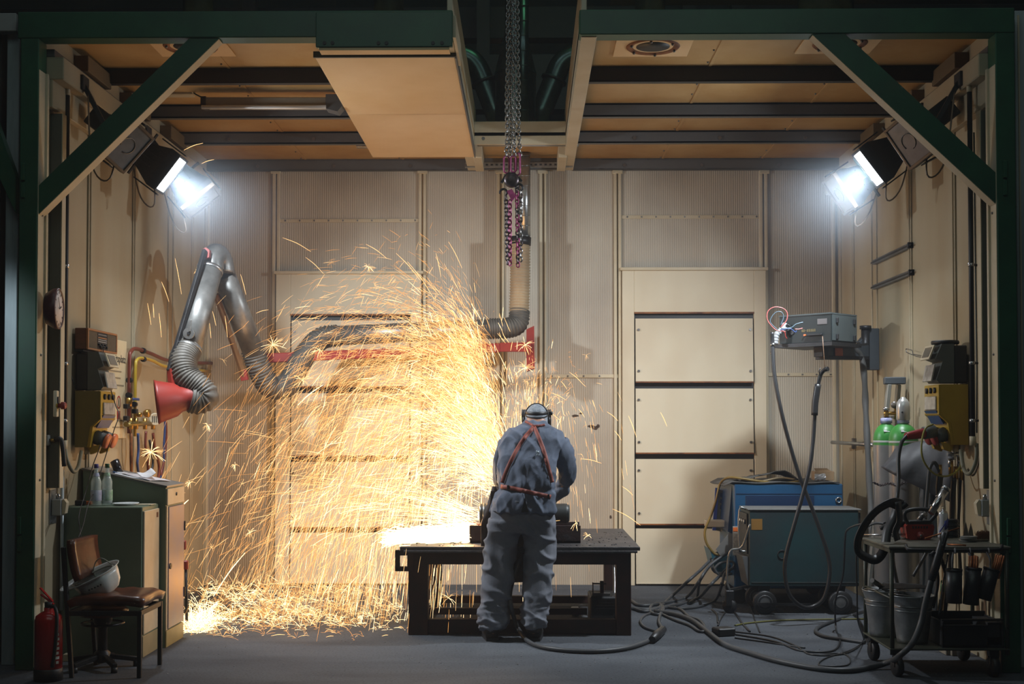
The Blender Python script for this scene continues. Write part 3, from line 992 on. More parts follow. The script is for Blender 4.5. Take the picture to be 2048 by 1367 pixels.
flex(MB(), [fb, P(366, 722, 10.25), P(372, 752, 10.2), P(398, 776, 10.2), P(410, 792, 10.2), P(398, 800, 10.18), P(380, 797, 10.15)], [.108][0], .022, .006).build('front_hose', m_hose, t)
hc = P(378, 796, 10.15)
ax = nrm((-.93, -.30, -.12))
MB().lathe([(.085, -.03), (.09, .0), (.10, .06), (.13, .10), (.165, .23), (.175, .25), (.165, .25), (.09, .09), (.07, .0)], hc, ax, 32).build('hood', m_red, t)
b = MB().bar(P(410, 500, 10.6), P(338, 742, 10.15), .03, .045, bev=.004)
b.build('support_rod', m_dark, t)
MB().bar(P(340, 738, 10.15), P(346, 790, 10.12), .03, .05).build('hood_link', m_red, t)
MB().bar(P(432, 588, 11.05), P(488, 752, 11.4), .03, .05, bev=.003).build('support_rod', mat('brown_rod', (.20, .11, .04), .5), t)
MB().prism([P(x, y, 10.62) for x, y in ((404, 498), (412, 494), (419, 500), (418, 514), (406, 518))], (0, .06, 0)).build('red_cap', m_red, t)
MB().bar(P(486, 740, 11.4), P(490, 760, 11.4), .05, .06).build('red_joint', m_red, t)
# pivot column of the arm stays on the wall
# ================================================================== left side of the booth
XW = XL + .015
m_rail = mat('olive_grey_rail', (.12, .125, .10), .5, .2, scale=2)
def wall_rail(x, sg, label):
    # vertical rail on the side wall with a small switch under its foot
    b = MB().use(m_rail).box((x, 8.46, 1.14), (x + sg * .075, 8.53, 3.60), .004)
    b.use(m_cream).box((x + sg * .0755, 8.462, 1.14), (x + sg * .082, 8.53, 3.60))
    tag(b.build('wall_rail'), label, 'rail')
wall_rail(XL + .002, 1, 'tall grey and cream vertical rail on the left wall behind the clock')
wall_rail(XR - .002, -1, 'tall grey and cream vertical rail on the right wall beside the black pipe')
for x, sg, label in ((XL, 1, 'small grey limit switch under the foot of the rail on the left wall'), (XR, -1, 'small grey limit switch under the foot of the rail on the right wall')):
    t = thing('limit_switch', (x + sg * .05, 8.55, .93), label, 'switch')
    MB().box((x + sg * .002, 8.5, .90), (x + sg * .008, 8.62, 1.125), .002).build('back_plate', m_galv, t)
    MB().box((x + sg * .009, 8.52, .955), (x + sg * .075, 8.6, 1.065), .006).build('body', m_grey, t)
    MB().cyl((x + sg * .04, 8.56, 1.066), (x + sg * .04, 8.56, 1.10), .014, seg=12).build('plunger', m_steel, t)
    MB().prism([(x + sg * (.076 + a), 8.53, 1.01 + b2) for a, b2 in ((0, -.045), (.02, -.04), (.03, .03), (.012, .055), (0, .045))], (0, .05, 0)).build('cover', m_cream, t)

def wall_pipe(x, px, sg, zt, zb, label):
    t = thing('cable_pipe', (x, 8.62, zb), label, 'pipe')
    MB().cyl((x, 8.62, zb), (x, 8.62, zt), .0165, seg=14).build('pipe', m_black, t)
    MB().cyl((x, 8.62, zt), (x, 8.62, zt + .07), .019, seg=14).cyl((x, 8.62, zb - .06), (x, 8.62, zb), .021, seg=14).build('end_sleeve', m_cream, t) if False else None
    MB().cyl((x, 8.62, zt), (x, 8.62, zt + .07), .019, seg=14).build('end_sleeve', m_cream, t)
    MB().cyl((x, 8.62, zb - .06), (x, 8.62, zb), .021, seg=14).build('end_sleeve', m_cream, t)
    for z in (3.26, 2.60, 1.95, 1.57):
        MB().cyl((x, 8.62, z), (x, 8.62, z + .022), .0215, seg=14).build('clamp', m_steel, t)
        MB().cyl((x, 8.62, z + .011), (x + sg * .09, 8.66, z + .011), .008, seg=8).build('clamp_stud', m_black, t)
    return t
xlp = P(132, 500, 8.62).x
xrp = P(1942, 500, 8.62).x
wall_pipe(xlp, 132, -1, 3.76, P(132, 880, 8.62).z, 'black vertical cable pipe on the left wall beside the clock')
wall_pipe(xrp, 1942, 1, 3.76, P(1948, 872, 8.62).z, 'black vertical cable pipe on the right wall beside the yellow box')
tag(MB().tube([V((xlp - .035, 8.66, 3.5)), V((xlp - .035, 8.66, 1.9)), V((xlp - .03, 8.66, 1.2)), V((xlp - .03, 8.66, .35))], .006, 6).build('wall_cable', m_cream), 'thin cream cable running down the left wall beside the black pipe', 'cable')
tag(MB().tube([V((xrp + .04, 8.66, 3.5)), V((xrp + .045, 8.66, 1.9)), V((xrp + .04, 8.66, 1.5))], .006, 6).build('wall_cable', m_rail), 'thin grey cable running down the right wall beside the black pipe', 'cable')
for dx, lab in ((.0, 'rust-brown slim pipe low on the left wall beside the limit switch'), (.05, 'pale slim pipe low on the left wall beside the limit switch')):
    a = P(104 + dx * 300, 1000, 8.6)
    tag(MB().cyl((a.x, 8.6 + dx, .32), (a.x, 8.6 + dx, 1.3 - dx), .012, seg=10).build('wall_pipe', mat('brown_pipe', (.13, .09, .05), .5) if dx == 0 else m_lgrey), lab, 'pipe')
# sagging pale hose loop under the left box
def hoseloop(pts, r, m, label, nm='hose', cat='hose', n=8):
    return tag(MB().tube(spline(pts, n), r, 10).build(nm, m), label, cat)
m_olive = mat('olive_hose', (.20, .19, .13), .45)
hoseloop([P(130, 892, 8.62), P(134, 918, 8.62), P(146, 942, 8.66), P(156, 934, 8.75), P(163, 902, 8.85)], .0135, m_olive, 'olive hose looping under the yellow box on the left wall')
hoseloop([P(1953, 886, 8.62), P(1952, 920, 8.62), P(1940, 946, 8.66), P(1928, 938, 8.75), P(1921, 900, 8.85)], .0135, m_olive, 'olive hose looping under the yellow box on the right wall')
hoseloop([P(1962, 700, 8.64), P(1962, 880, 8.64), P(1957, 925, 8.66), P(1946, 950, 8.7), P(1936, 938, 8.75)], .007, mat('brown_cable', (.14, .10, .06), .5), 'thin brown cable looping behind the olive hose on the right wall', 'cable', 'cable')

# clock
cn = nrm((math.cos(R(7)), math.sin(R(7)), 0))
cc = PX(118, 617, -2.995)
t = thing('wall_clock', cc - V((0, 0, .13)), 'round white wall clock on the rail at the left wall', 'clock')
MB().lathe([(0, -.075), (.10, -.075), (.128, -.03), (.132, .0), (.125, .006), (.12, .0)], cc, cn, 36).build('case', mat('maroon_clock_rim', (.10, .03, .03), .4), t)
fc = MB().use(mat('clock_face_white', (.62, .55, .52), .5, var=.03)).lathe([(0, -.002), (.121, -.002), (.121, -.006), (0, -.006)], cc, cn, 32)
fo = fc.build('dial', None, t)
cs = nrm(cn.cross(V((0, 0, 1)))); up = V((0, 0, 1))
b = MB().use(m_black)
for i in range(12):
    a = R(30 * i)
    dd = up * math.cos(a) + cs * math.sin(a)
    b.bar(cc + dd * .095 + cn * .001, cc + dd * .112 + cn * .001, .006, .002, cn)
b.build('hour_marks', None, t)
MB().bar(cc + cn * .004, cc + cn * .004 + (up * .3 - cs * .95).normalized() * .055, .008, .002, cn).build('hour_hand', m_black, t)
MB().bar(cc + cn * .007, cc + cn * .007 + (up * .8 + cs * .6).normalized() * .085, .005, .002, cn).build('minute_hand', m_black, t)

# radio on a shelf
m_wood = mat('dark_wood', (.13, .035, .012), .35, col2=(.08, .02, .008), scale=5, stretch=(1, 1, 8))
m_woodl = mat('radio_front_wood', (.34, .14, .045), .35, scale=5, stretch=(1, 1, 8))
ya = 8.92
a0, a1 = P(137, 655, ya), P(176, 698, ya)
yb_ = 9.56
t = thing('radio', ((a0.x + a1.x) / 2, (ya + yb_) / 2, a1.z), 'old wooden radio with dial on the left wall above the grey socket box', 'radio')
b = MB().use(m_wood).box((XW, ya, a1.z), (a1.x - .012, yb_, a0.z), .004)
b.use(m_woodl)
x1 = a1.x
b.box((x1 - .012, ya, a0.z - .014), (x1, yb_, a0.z), .002).box((x1 - .012, ya, a1.z), (x1, yb_, a1.z + .014), .002)
b.box((x1 - .012, ya, a1.z + .014), (x1, ya + .018, a0.z - .014)).box((x1 - .012, yb_ - .018, a1.z + .014), (x1, yb_, a0.z - .014))
b.build('cabinet', None, t)
z0, z1 = a1.z + .015, a0.z - .015
gr = mat('brown_grille', (.085, .06, .03), .8, var=.2, scale=60)
MB().box((x1 - .010, ya + .02, z0), (x1 - .003, ya + .20, z1)).build('speaker_grille', gr, t)
MB().box((x1 - .010, ya + .42, z0), (x1 - .003, yb_ - .02, z1)).build('speaker_grille', gr, t)
MB().box((x1 - .010, ya + .205, z0), (x1 - .004, ya + .415, z1)).build('fascia', m_dark, t)
for i, (dz, m) in enumerate(((.012, m_steel), (.034, m_woodl), (.048, m_steel), (.062, m_steel))):
    MB().box((x1 - .005, ya + .215, z1 - dz - .007), (x1 - .001, ya + .405, z1 - dz)).build('dial_scale', m, t)
for i in range(6):
    yy = ya + .225 + i * .033
    MB().cyl((x1 - .004, yy, z0 + .032 - (i % 2) * .014), (x1 + .012, yy, z0 + .032 - (i % 2) * .014), .008, seg=10).build('knob', m_black, t)
tag(MB().box((XW, ya - .01, a1.z - .014), (x1 - .03, yb_ + .02, a1.z - .002)).box((XW, ya + .1, a1.z - .06), (XW + .012, yb_ - .08, a1.z - .014)).build('wall_shelf', m_dark), 'narrow dark wall shelf carrying the old radio', 'shelf')

# distribution boxes: the yellow one below, the grey rubber one above; mirrored on both walls
m_yel = mat('yellow_plastic', (.42, .27, .015), .45, scale=3, col2=(.34, .20, .012))
m_yelo = mat('olive_yellow_plastic', (.17, .125, .02), .5, scale=3)
m_gbox = mat('grey_socket_box', (.10, .11, .10), .5, scale=4)
m_win = mat('clear_lid', (.50, .46, .40), .2, var=.2, scale=20)
m_org = mat('orange_lid', (.62, .14, .03), .4)
m_blue = mat('blue_plastic', (.02, .05, .17), .4)
def yellow_box(xw, sg, px_in, px_out, pt, pb, pxf, mend, label):
    y0 = 8.92
    pi, po = P(px_in, pt, y0), P(px_out, pb, y0)
    xi, z1, z0 = pi.x, pi.z, po.z                       # xi: face towards the room
    xo = xw + sg * .02
    y1 = 9.24
    hh = z1 - z0
    t = thing('distribution_box', ((xi + xo) / 2, (y0 + y1) / 2, z0), label, 'electrical box')
    dx = xi - xo
    prof = [(xo, z0), (xo, z1), (xi, z1), (xi, z0 + hh * .50), (xo + dx * .62, z0 + hh * .36), (xo + dx * .5, z0)]
    MB().prism([(x, y0, z) for x, z in prof], (0, y1 - y0, 0)).build('housing', mend, t)
    f = sg
    b = MB().use(m_yel)
    b.box((xi, y0 + .002, z0 + hh * .5), (xi + f * .01, y1 - .002, z1 - .002), .003)
    b.prism([(x, y0 + .002, z) for x, z in ((xi + f * .01, z0 + hh * .5), (xi, z0 + hh * .5), (xo + dx * .62, z0 + hh * .36), (xo + dx * .5, z0), (xo + dx * .5 + f * .02, z0), (xo + dx * .62 + f * .02, z0 + hh * .36))], (0, y1 - y0 - .004, 0))
    b.build('yellow_front', None, t)
    b = MB().box((xi + f * .010, y0 + .04, z0 + hh * .58), (xi + f * .022, y1 - .04, z1 - .08), .004)
    b.build('breaker_window', m_win, t)
    for k in range(3):
        MB().lathe([(0, 0), (.02, 0), (.02, .012), (.012, .014), (0, .014)], (xi + f * .01, y0 + .07 + k * .09, z1 - .04), (f, 0, 0), 14).build('round_cap', m_dark, t)
    MB().prism([(x, y0 + .03, z) for x, z in ((xi + f * .022, z0 + hh * .57), (xi, z0 + hh * .57), (xo + dx * .8, z0 + hh * .36), (xo + dx * .84, z0 + hh * .34))], (0, y1 - y0 - .06, 0)).build('blue_cover', m_blue, t)
    nd = nrm((f * .94, 0, -.34 + .0))
    for k in range(2):
        c = V((xo + dx * .56 + f * .02, y0 + .09 + k * .14, z0 + hh * .18))
        s_ = MB().lathe([(.0, 0), (.05, 0), (.048, .075), (0, .075)], c, nd, 18)
        so = s_.build('socket', m_gbox, t)
        MB().lathe([(0, .076), (.053, .076), (.053, .092), (.046, .10), (0, .10)], c, nd, 18).build('socket_lid', m_org if sg > 0 else m_red, t)
    for k in range(2):
        MB().prism([(xo + dx * .45 + f * q[0], y0 + .04 + k * .2, z0 + q[1]) for q in ((0, 0), (.09, .02), (.07, -.03), (.02, -.05))], (0, .05, 0)).build('yellow_foot', m_yel, t)
    MB().cyl((xo + dx * .35, y0 + .08, z0 - .05), (xo + dx * .35, y0 + .08, z0), .02, seg=12).build('cable_gland', m_cream, t)
    MB().cyl((xo + dx * .35, y0 + .2, z0 - .04), (xo + dx * .35, y0 + .2, z0), .016, seg=12).build('cable_gland', m_dark, t)
    return t, xi, z0, z1
yellow_box(XL, 1, 199, 139, 781, 894, 228, m_yelo, 'olive-yellow distribution box with orange socket lids on the left wall')
yellow_box(XR, -1, 1880, 1943, 768, 889, 1855, m_yel, 'yellow distribution box with a red plug on the right wall')
def grey_box(xw, sg, pin, pout, pt, pb, label, strap):
    y0, y1 = 8.93, 9.16
    a, c = P(pin, pt, y0), P(pout, pb, y0)
    xo = xw + sg * .02; xi = a.x; z1, z0 = a.z, c.z
    h = z1 - z0; dx = xi - xo
    t = thing('socket_box', ((xi + xo) / 2, (y0 + y1) / 2, z0), label, 'electrical box')
    MB().prism([(x, y0, z) for x, z in ((xo + dx * .42, z0), (xo + dx * .42, z1), (xo + dx * .80, z1), (xi, z0 + h * .62), (xo + dx * .78, z0 + h * .55), (xo + dx * .98, z0 + h * .08), (xo + dx * .9, z0))], (0, y1 - y0, 0)).build('housing', m_gbox, t)
    MB().box((xo, y0 + .005, z0), (xo + dx * .42, y1, z1 - .01), .006).build('rubber_back', m_black, t)
    f = sg
    # two hinged lids standing open
    for zt, zb, k in ((z1 - .01, z0 + h * .60, 0), (z0 + h * .46, z0 + h * .04, 1)):
        p0 = V((xo + dx * .98, 0, zt)); p1 = V((xo + dx * (1.16 if k == 0 else 1.0), 0, zb))
        if k: p0, p1 = V((xo + dx * .98, 0, zt)), V((xo + dx * 1.22 * .9, 0, zb))
        fr = MB()
        w = V((0, y1 - y0 - .03, 0)); o = V((0, y0 + .015, 0))
        th = V((f * .008, 0, .004))
        lid = MB().prism([p0 + o, p0 + o + w, p1 + o + w, p1 + o], th).build('lid', m_win if k else m_cream, t)
        if not k:
            d = (p1 - p0)
            MB().prism([p0 + d * .15 + o + w * .12 + th, p0 + d * .15 + o + w * .88 + th, p0 + d * .85 + o + w * .88 + th, p0 + d * .85 + o + w * .12 + th], th * .3).build('lid_window', mat('smoked_window', (.16, .13, .09), .15, var=.1), lid)
    if strap:
        MB().lathe([(0, 0), (.10, 0), (.105, .012), (.10, .024), (0, .024)], (xo + dx * .55, y0 + .1, z1 + .002), (0, 0, 1), 24, scale=(1.0, .9)).build('rubber_cap', m_black, t)
    return t
grey_box(XL, 1, 208, 139, 703, 779, 'grey wall socket box with open lids under the radio', False)
grey_box(XR, -1, 1871, 1940, 687, 765, 'grey wall socket box with open lids above the yellow box on the right wall', True)
# wires of radio and boxes
for pts, label in (([P(203, 690, 9.2), P(203, 720, 9.2), P(214, 760, 9.15), P(198, 780, 9.1)], 'thin black cable hanging from the radio front to the yellow box'),
                   ([P(206, 692, 9.2), P(208, 730, 9.2), P(222, 780, 9.15), P(232, 812, 9.15), P(238, 830, 9.1), P(228, 860, 9.05), P(207, 925, 9.0), P(192, 975, 8.85), P(176, 1010, 8.6), P(166, 1050, 8.45), P(152, 1085, 8.35)], 'thin black cable looping from the yellow box down to the bottles'),
                   ([P(136, 702, 8.9), P(138, 735, 8.9), P(152, 780, 8.92)], 'thin black cable beside the black pipe under the radio')):
    hoseloop(pts, .0035, m_black, label, 'cable', 'cable')
hoseloop([P(205, 862, 9.0), P(199, 895, 8.95), P(186, 930, 8.9), P(171, 985, 8.8), P(158, 1030, 8.5), P(160, 1060, 8.45), P(164, 1090, 8.4)], .0035, m_black, 'thin black cable hanging from the orange socket lid to behind the cabinet', 'cable', 'cable')

# emergency stop
c = PX(112, 807, -3.045)
t = thing('emergency_stop', c - V((0, 0, .06)), 'red emergency stop button on the left wall rail', 'button')
MB().obox(c, (.012, .02, .085), None, .004).build('plate', m_cream, t)
MB().obox(c + V((.014, 0, .02)), (.006, .015, .025), None, .003).build('key_switch', m_black, t)
MB().lathe([(0, 0), (.016, 0), (.014, .02), (.024, .024), (.024, .045), (.018, .052), (0, .052)], c + V((.012, 0, -.012)), (1, 0, 0), 20).build('push_button', m_red, t)
MB().lathe([(0, 0), (.022, 0), (.022, .010), (0, .01)], c + V((.006, 0, -.012)), (1, 0, 0), 20).build('yellow_collar', m_yel, t)
# grey fitting with a black lever low on the left
c = P(88, 880, 8.45)
t = thing('air_valve', c - V((0, 0, .06)), 'grey air fitting with a black lever on the left green post', 'valve')
MB().obox(c, (.04, .03, .035), None, .006).build('body', m_grey, t)
MB().cyl(c + V((.04, 0, 0)), c + V((.07, 0, 0)), .012, seg=12).build('brass_nipple', mat('brass', (.50, .30, .07), .3, .9, scale=20), t)
MB().tube(spline([c + V((.07, 0, .008)), c + V((.11, 0, .005)), c + V((.125, 0, -.06)), c + V((.135, 0, -.17))], 5), [.016] * 16, 8).build('lever', m_black, t)
MB().tube(spline([c + V((0, 0, .03)), c + V((.005, 0, .07)), c + V((-.01, 0, .13)), c + V((-.03, 0, .2))], 5), .006, 6).build('blue_hose', m_blue, t)
for k, (dx, dz) in enumerate(((-.02, -.05), (-.02, .05))):
    MB().cyl(c + V((dx, 0, dz * .7)), c + V((dx, 0, dz * 1.3)), .013, seg=10).build('fitting', m_bolt, t)
m_brass = MATS['brass']

# warning sign
S0, S1, SZ0, SZ1 = 9.33, 10.06, 1.45, 2.2
t = thing('warning_sign', (XL + .02, (S0 + S1) / 2, SZ0), 'cream safety sign headed Arbeitsplatz with pictograms on the left wall', 'sign')
MB().box((XL + .015, S0, SZ0), (XL + .022, S1, SZ1), .002).build('board', mat('sign_cream', (.62, .50, .30), .5, scale=2), t)
sx = XL + .0225
m_ink = mat('dark_ink', (.03, .025, .02), .6, var=.05)
text('Arbeitsplatz', .085, m_ink, (sx, S0 + .28, SZ1 - .17), (0, 1, 0), (0, 0, 1), t, width=.42)
for z, w0, w1 in ((1.955, .30, .60), (1.905, .26, .58), (1.85, .26, .66), (1.81, .26, .38), (1.58, .5, .68), (1.53, .4, .68)):
    MB().box((sx - .0005, S0 + w0, z), (sx + .001, S0 + w1, z + .010)).build('text_line', mat('faded_ink', (.22, .17, .10), .6), t)
def disc(y, z, r, m, nm, seg=24, off=0.0, r0=0):
    if r0:
        q = MB().lathe([(r0, 0), (r, 0), (r, .001), (r0, .001)], (sx + off, y, z), (1, 0, 0), seg)
    else:
        q = MB().lathe([(0, 0), (r, 0), (r, .001), (0, .001)], (sx + off, y, z), (1, 0, 0), seg)
    return q.build(nm, m, t)
MB().prism([(sx, S0 + .24, 1.68), (sx, S0 + .34, 1.68), (sx, S0 + .29, 1.77)], (.001, 0, 0)).build('warning_triangle', m_yel, t)
disc(S0 + .41, 1.725, .047, mat('sign_blue', (.04, .12, .35), .5), 'mandatory_disc')
MB().prism([(sx + .0012, S0 + .385 + a, 1.725 + b) for a, b in ((0, -.02), (.05, -.02), (.05, 0), (.035, .02), (.015, .02), (0, 0))], (.001, 0, 0)).build('helmet_pictogram', m_cream, t)
disc(S0 + .54, 1.725, .05, m_red, 'prohibition_ring', 28, .0003, .038)
MB().prism([(sx + .0008, S0 + .54 + a, 1.725 + b) for a, b in ((-.006, -.03), (.008, -.03), (.012, .01), (0, .034), (-.012, .01))], (.001, 0, 0)).build('flame_pictogram', m_ink, t)
MB().box((sx, S0 + .5, 1.595), (sx + .001, S0 + .58, 1.66)).build('fire_pictogram', m_red, t)

# gas pipes with valves and gauges
m_redp = mat('red_brown_pipe', (.17, .035, .02), .4, .2)
m_yelp = mat('yellow_pipe', (.50, .33, .03), .4)
def wp(px, py, x=XL + .05):
    return PX(px, py, x)
t = thing('gas_pipe', wp(258, 860), 'red-brown gas pipe bending along the left wall to the extraction arm', 'pipe')
MB().tube(spline([wp(258, 866), wp(258, 800), wp(259, 720), wp(262, 703), wp(272, 697), wp(300, 706), wp(345, 722), wp(425, 726, XL + .04)], 6), .015, 12).build('pipe', m_redp, t)
for px, py in ((286, 701), (258, 790), (259, 760)):
    q = wp(px, py)
    MB().cyl(q - V((0, .02, .0)), q + V((0, .02, 0)), .024, seg=10).build('clamp', m_dark, t)
MB().cyl(wp(258, 812), wp(258, 795), .024, seg=8).build('brass_nut', m_brass, t)
t = thing('gas_pipe', wp(271, 880), 'yellow gas pipe bending along the left wall to the extraction arm', 'pipe')
MB().tube(spline([wp(270, 872), wp(270, 800), wp(271, 735), wp(274, 720), wp(284, 716), wp(305, 721), wp(338, 734), wp(420, 742, XL + .04)], 6), .013, 12).build('pipe', m_yelp, t)
for px, py in ((287, 718), (269, 808)):
    q = wp(px, py)
    MB().cyl(q - V((0, .02, .0)), q + V((0, .02, 0)), .022, seg=10).build('clamp', m_dark, t)
t = thing('gas_manifold', wp(285, 930), 'brass gas outlet valves and gauges with hoses on the left wall', 'valve')
x0 = XL + .07
MB().cyl(wp(252, 848, x0), wp(312, 846, x0), .02, seg=12).build('manifold_pipe', mat('olive_brass', (.25, .19, .06), .35, .7), t)
for px in (262, 272, 290, 306):
    MB().cyl(wp(px, 858, x0), wp(px, 836, x0), .018, seg=8).build('brass_nut', m_brass, t)
for px, py in ((253, 812), (253, 836), (270, 822)):
    q = wp(px, py, x0)
    MB().obox(q, (.018, .03, .018), None, .004).build('valve_body', m_dark, t)
MB().obox(wp(272, 798, x0 + .02), (.008, .07, .010), None, .003).build('blue_lever', mat('valve_blue', (.05, .10, .30), .4), t)
for px, py, r in ((292, 826, .032), (276, 829, .018)):
    q = wp(px, py, x0)
    MB().lathe([(0, -.02), (r * .6, -.02), (r, .0), (r, .03), (0, .03)], q, (1, -.2, 0), 16).build('regulator', m_brass, t)
g = wp(309, 838, x0 + .03)
MB().lathe([(0, 0), (.048, 0), (.052, .012), (.048, .022), (.04, .018), (0, .018)], g, nrm((.6, -.8, 0)), 24).build('gauge', m_cream, t)
for k in range(4):
    d = nrm((.6, -.8, 0)); s_ = d.cross(V((0, 0, 1)))
    MB().bar(g + d * .021 + s_ * (-.024 + k * .016) - V((0, 0, .026)), g + d * .021 + s_ * (-.024 + k * .016) + V((0, 0, .026)), .006, .003, d).build('gauge_slot', m_ink, t)
MB().tube(spline([wp(262, 866, x0), wp(262, 910, x0), wp(263, 960, x0 - .02)], 5), .012, 8).build('down_pipe', m_rust, t)
for pts, m, r in (([(276, 866), (277, 900), (275, 930), (282, 970)], m_blue, .011), ([(292, 862), (291, 895), (296, 930), (294, 975)], m_redp, .011), ([(306, 866), (310, 900), (318, 930), (316, 962)], m_redp, .012), ([(323, 815), (330, 840), (328, 890), (327, 930), (318, 965)], m_blue, .010), ([(329, 815), (333, 860), (330, 910), (322, 950), (326, 970)], m_redp, .010), ([(299, 880), (306, 920), (303, 950), (310, 975)], m_black, .010)):
    MB().tube(spline([wp(x, y, x0 + .03) for x, y in pts], 6), r, 8).build('gas_hose', m, t)

# ---- cabinets
m_cab = mat('grey_green_cabinet', (.13, .18, .125), .5, .0, scale=2.5, col2=(.10, .135, .09), bump=.05)
m_cabf = mat('cream_cabinet_front', (.50, .42, .30), .5, scale=4, col2=(.40, .31, .20))
m_blued = mat('dull_blue_door', (.16, .14, .20), .4, .2, scale=6, col2=(.22, .15, .12))
XC = -2.53
t = thing('desk_cabinet', ((XL + XC) / 2, 9.28, 0), 'grey-green cabinet with a sloping desk top and a dull blue door', 'cabinet')
A0, A1 = 9.07, 9.52
zs0, zs1 = 1.24, 1.115
b = MB().prism([(XL + .03, A0, .0), (XC, A0, .0), (XC, A0, zs1), (XL + .03, A0, zs0)], (0, A1 - A0, 0))
b.build('body', m_cab, t)
MB().prism([(XL + .02, A0 - .01, zs0), (XC + .012, A0 - .01, zs1), (XC + .012, A0 - .01, zs1 + .012), (XL + .02, A0 - .01, zs0 + .012)], (0, A1 - A0 + .02, 0)).build('desk_top', mat('desk_top_grey', (.13, .13, .125), .35), t)
dz = .99
dr = MB().box((XC + .001, A0 + .006, dz), (XC + .014, A1 - .006, zs1 - .01), .003).build('drawer', m_cabf, t)
MB().lathe([(0, 0), (.012, 0), (.012, .006), (0, .006)], (XC + .014, (A0 + A1) / 2, 1.06), (1, 0, 0), 14).build('lock', m_dark, dr)
MB().box((XC + .001, A0 + .002, .0), (XC + .012, A1 - .002, .115), .003).build('plinth', mat('ochre_plinth', (.32, .23, .08), .5), t)
MB().box((XC + .001, A0, .12), (XC + .010, A0 + .03, dz - .006)).build('door_frame', m_cabf, t)
do = MB().box((XC + .003, A0 + .035, .125), (XC + .016, A1 - .012, dz - .012), .004).build('door', m_blued, t)
MB().lathe([(0, 0), (.03, 0), (.03, .004), (.02, .006), (0, .002)], (XC + .016, A0 + .075, .56), (1, 0, 0), 18, scale=(1, .7)).build('recessed_handle', m_black, do)
for z in (.78, .3):
    MB().box((XC + .008, A1 - .012, z), (XC + .024, A1 + .004, z + .07), .002).build('hinge', m_black, do)
MB().box((XL + .1, A0 - .002, .95), (XL + .13, A0 + .01, zs0)).build('edge_tube', m_black, t)
B0, B1 = 8.68, 9.06
zB = P(280, 1013, 8.68).z
XB = P(284, 1100, 8.68).x
t = thing('low_cabinet', ((XL + XB) / 2, 8.87, 0), 'low grey-green steel cabinet with a cream door behind the chair', 'cabinet')
MB().box((XL + .02, B0, 0), (XB, B1, zB), .006).build('body', m_cab, t)
MB().box((XB + .001, B0 + .004, .0), (XB + .01, B1 - .002, .14), .003).build('plinth', mat('ochre_plinth2', (.30, .24, .13), .5), t)
do = MB().box((XB + .001, B0 + .012, .15), (XB + .013, B1 - .02, zB - .03), .004).build('door', m_cabf, t)
MB().box((XB + .014, B0 + .05, .42), (XB + .02, B0 + .065, .45), .002).build('key', m_bolt, do)
MB().box((XB + .0135, B1 - .09, zB - .09), (XB + .0145, B1 - .05, zB - .055)).build('sticker', m_rust, do)
# things on the cabinets
def bottle(px, py, y, capm, labm, glm, label):
    c = P(px, py, y); c.z = zB
    t = thing('glass_bottle', c, label, 'bottle')
    MB().lathe([(0, .002), (.034, .002), (.036, .01), (.036, .09), (.034, .13), (.036, .15), (.034, .165), (.022, .20), (.014, .23), (.013, .262), (.011, .262), (.012, .23), (.02, .20), (.031, .165), (.031, .03), (0, .012)], c, seg=24).build('glass', glm, t)
    MB().lathe([(.0, .255), (.0155, .255), (.0155, .280), (.013, .283), (0, .283)], c, seg=18).build('cap', capm, t)
    MB().lathe([(.0365, .035), (.0370, .036), (.0370, .105), (.0365, .106)], c, seg=24).build('label', labm, t)
    MB().lathe([(.0235, .1995), (.017, .222), (.0165, .222), (.023, .1995)], c, seg=18).build('neck_label', labm, t)
    MB().lathe([(0, .013), (.0305, .014), (.0305, .05 if px < 200 else .10), (0, .05 if px < 200 else .10)], c, seg=20).build('water', gm, t)
gm = mat('bottle_glass', (.75, .85, .82), .06, var=0)
gm.node_tree.nodes['Principled BSDF'].inputs['Alpha'].default_value = .28
bottle(192, 1009, 8.80, mat('cap_blue', (.05, .04, .22), .4), mat('label_blue_white', (.42, .45, .55), .6, scale=14, col2=(.06, .07, .30), patch=.6), gm, 'clear bottle with a blue cap on the low cabinet')
bottle(214, 1008, 8.86, mat('cap_green', (.01, .09, .03), .4), mat('label_green_white', (.42, .50, .42), .6, scale=14, col2=(.02, .22, .05), patch=.55), gm, 'clear bottle with a green cap on the low cabinet')
t = MB().lathe([(0, 0), (.085, 0), (.11, .014), (.105, .014), (.083, .005), (0, .005)], (P(248, 1011, 8.84).x, 8.88, zB + .001), seg=24, scale=(1, .8))
tag(t.build('plate', mat('white_plastic', (.62, .64, .64), .4, var=.03)), 'flat white plate on the low cabinet beside the bottles', 'plate')
tag(MB().box((P(288, 1005, 8.9).x - .05, 8.86, zB + .001), (P(288, 1005, 8.9).x + .06, 8.98, zB + .004)).build('paper_note', m_cream), 'small paper note at the front edge of the low cabinet', 'paper')
tag(MB().obox((P(161, 1006, 8.8).x, 8.8, zB + .02), (.032, .025, .018), None, .005).build('adapter_plug', m_black), 'small black plug adapter on the low cabinet left of the bottles', 'plug')
tag(MB().obox((P(172, 1003, 8.9).x, 8.92, zB + .013), (.035, .02, .012), None, .004).build('orange_box', m_org), 'small orange box behind the black plug adapter', 'box')
def slope_z(x):
    return zs0 + .012 + (zs1 - zs0) * (x - XL - .02) / (XC + .012 - XL - .02)
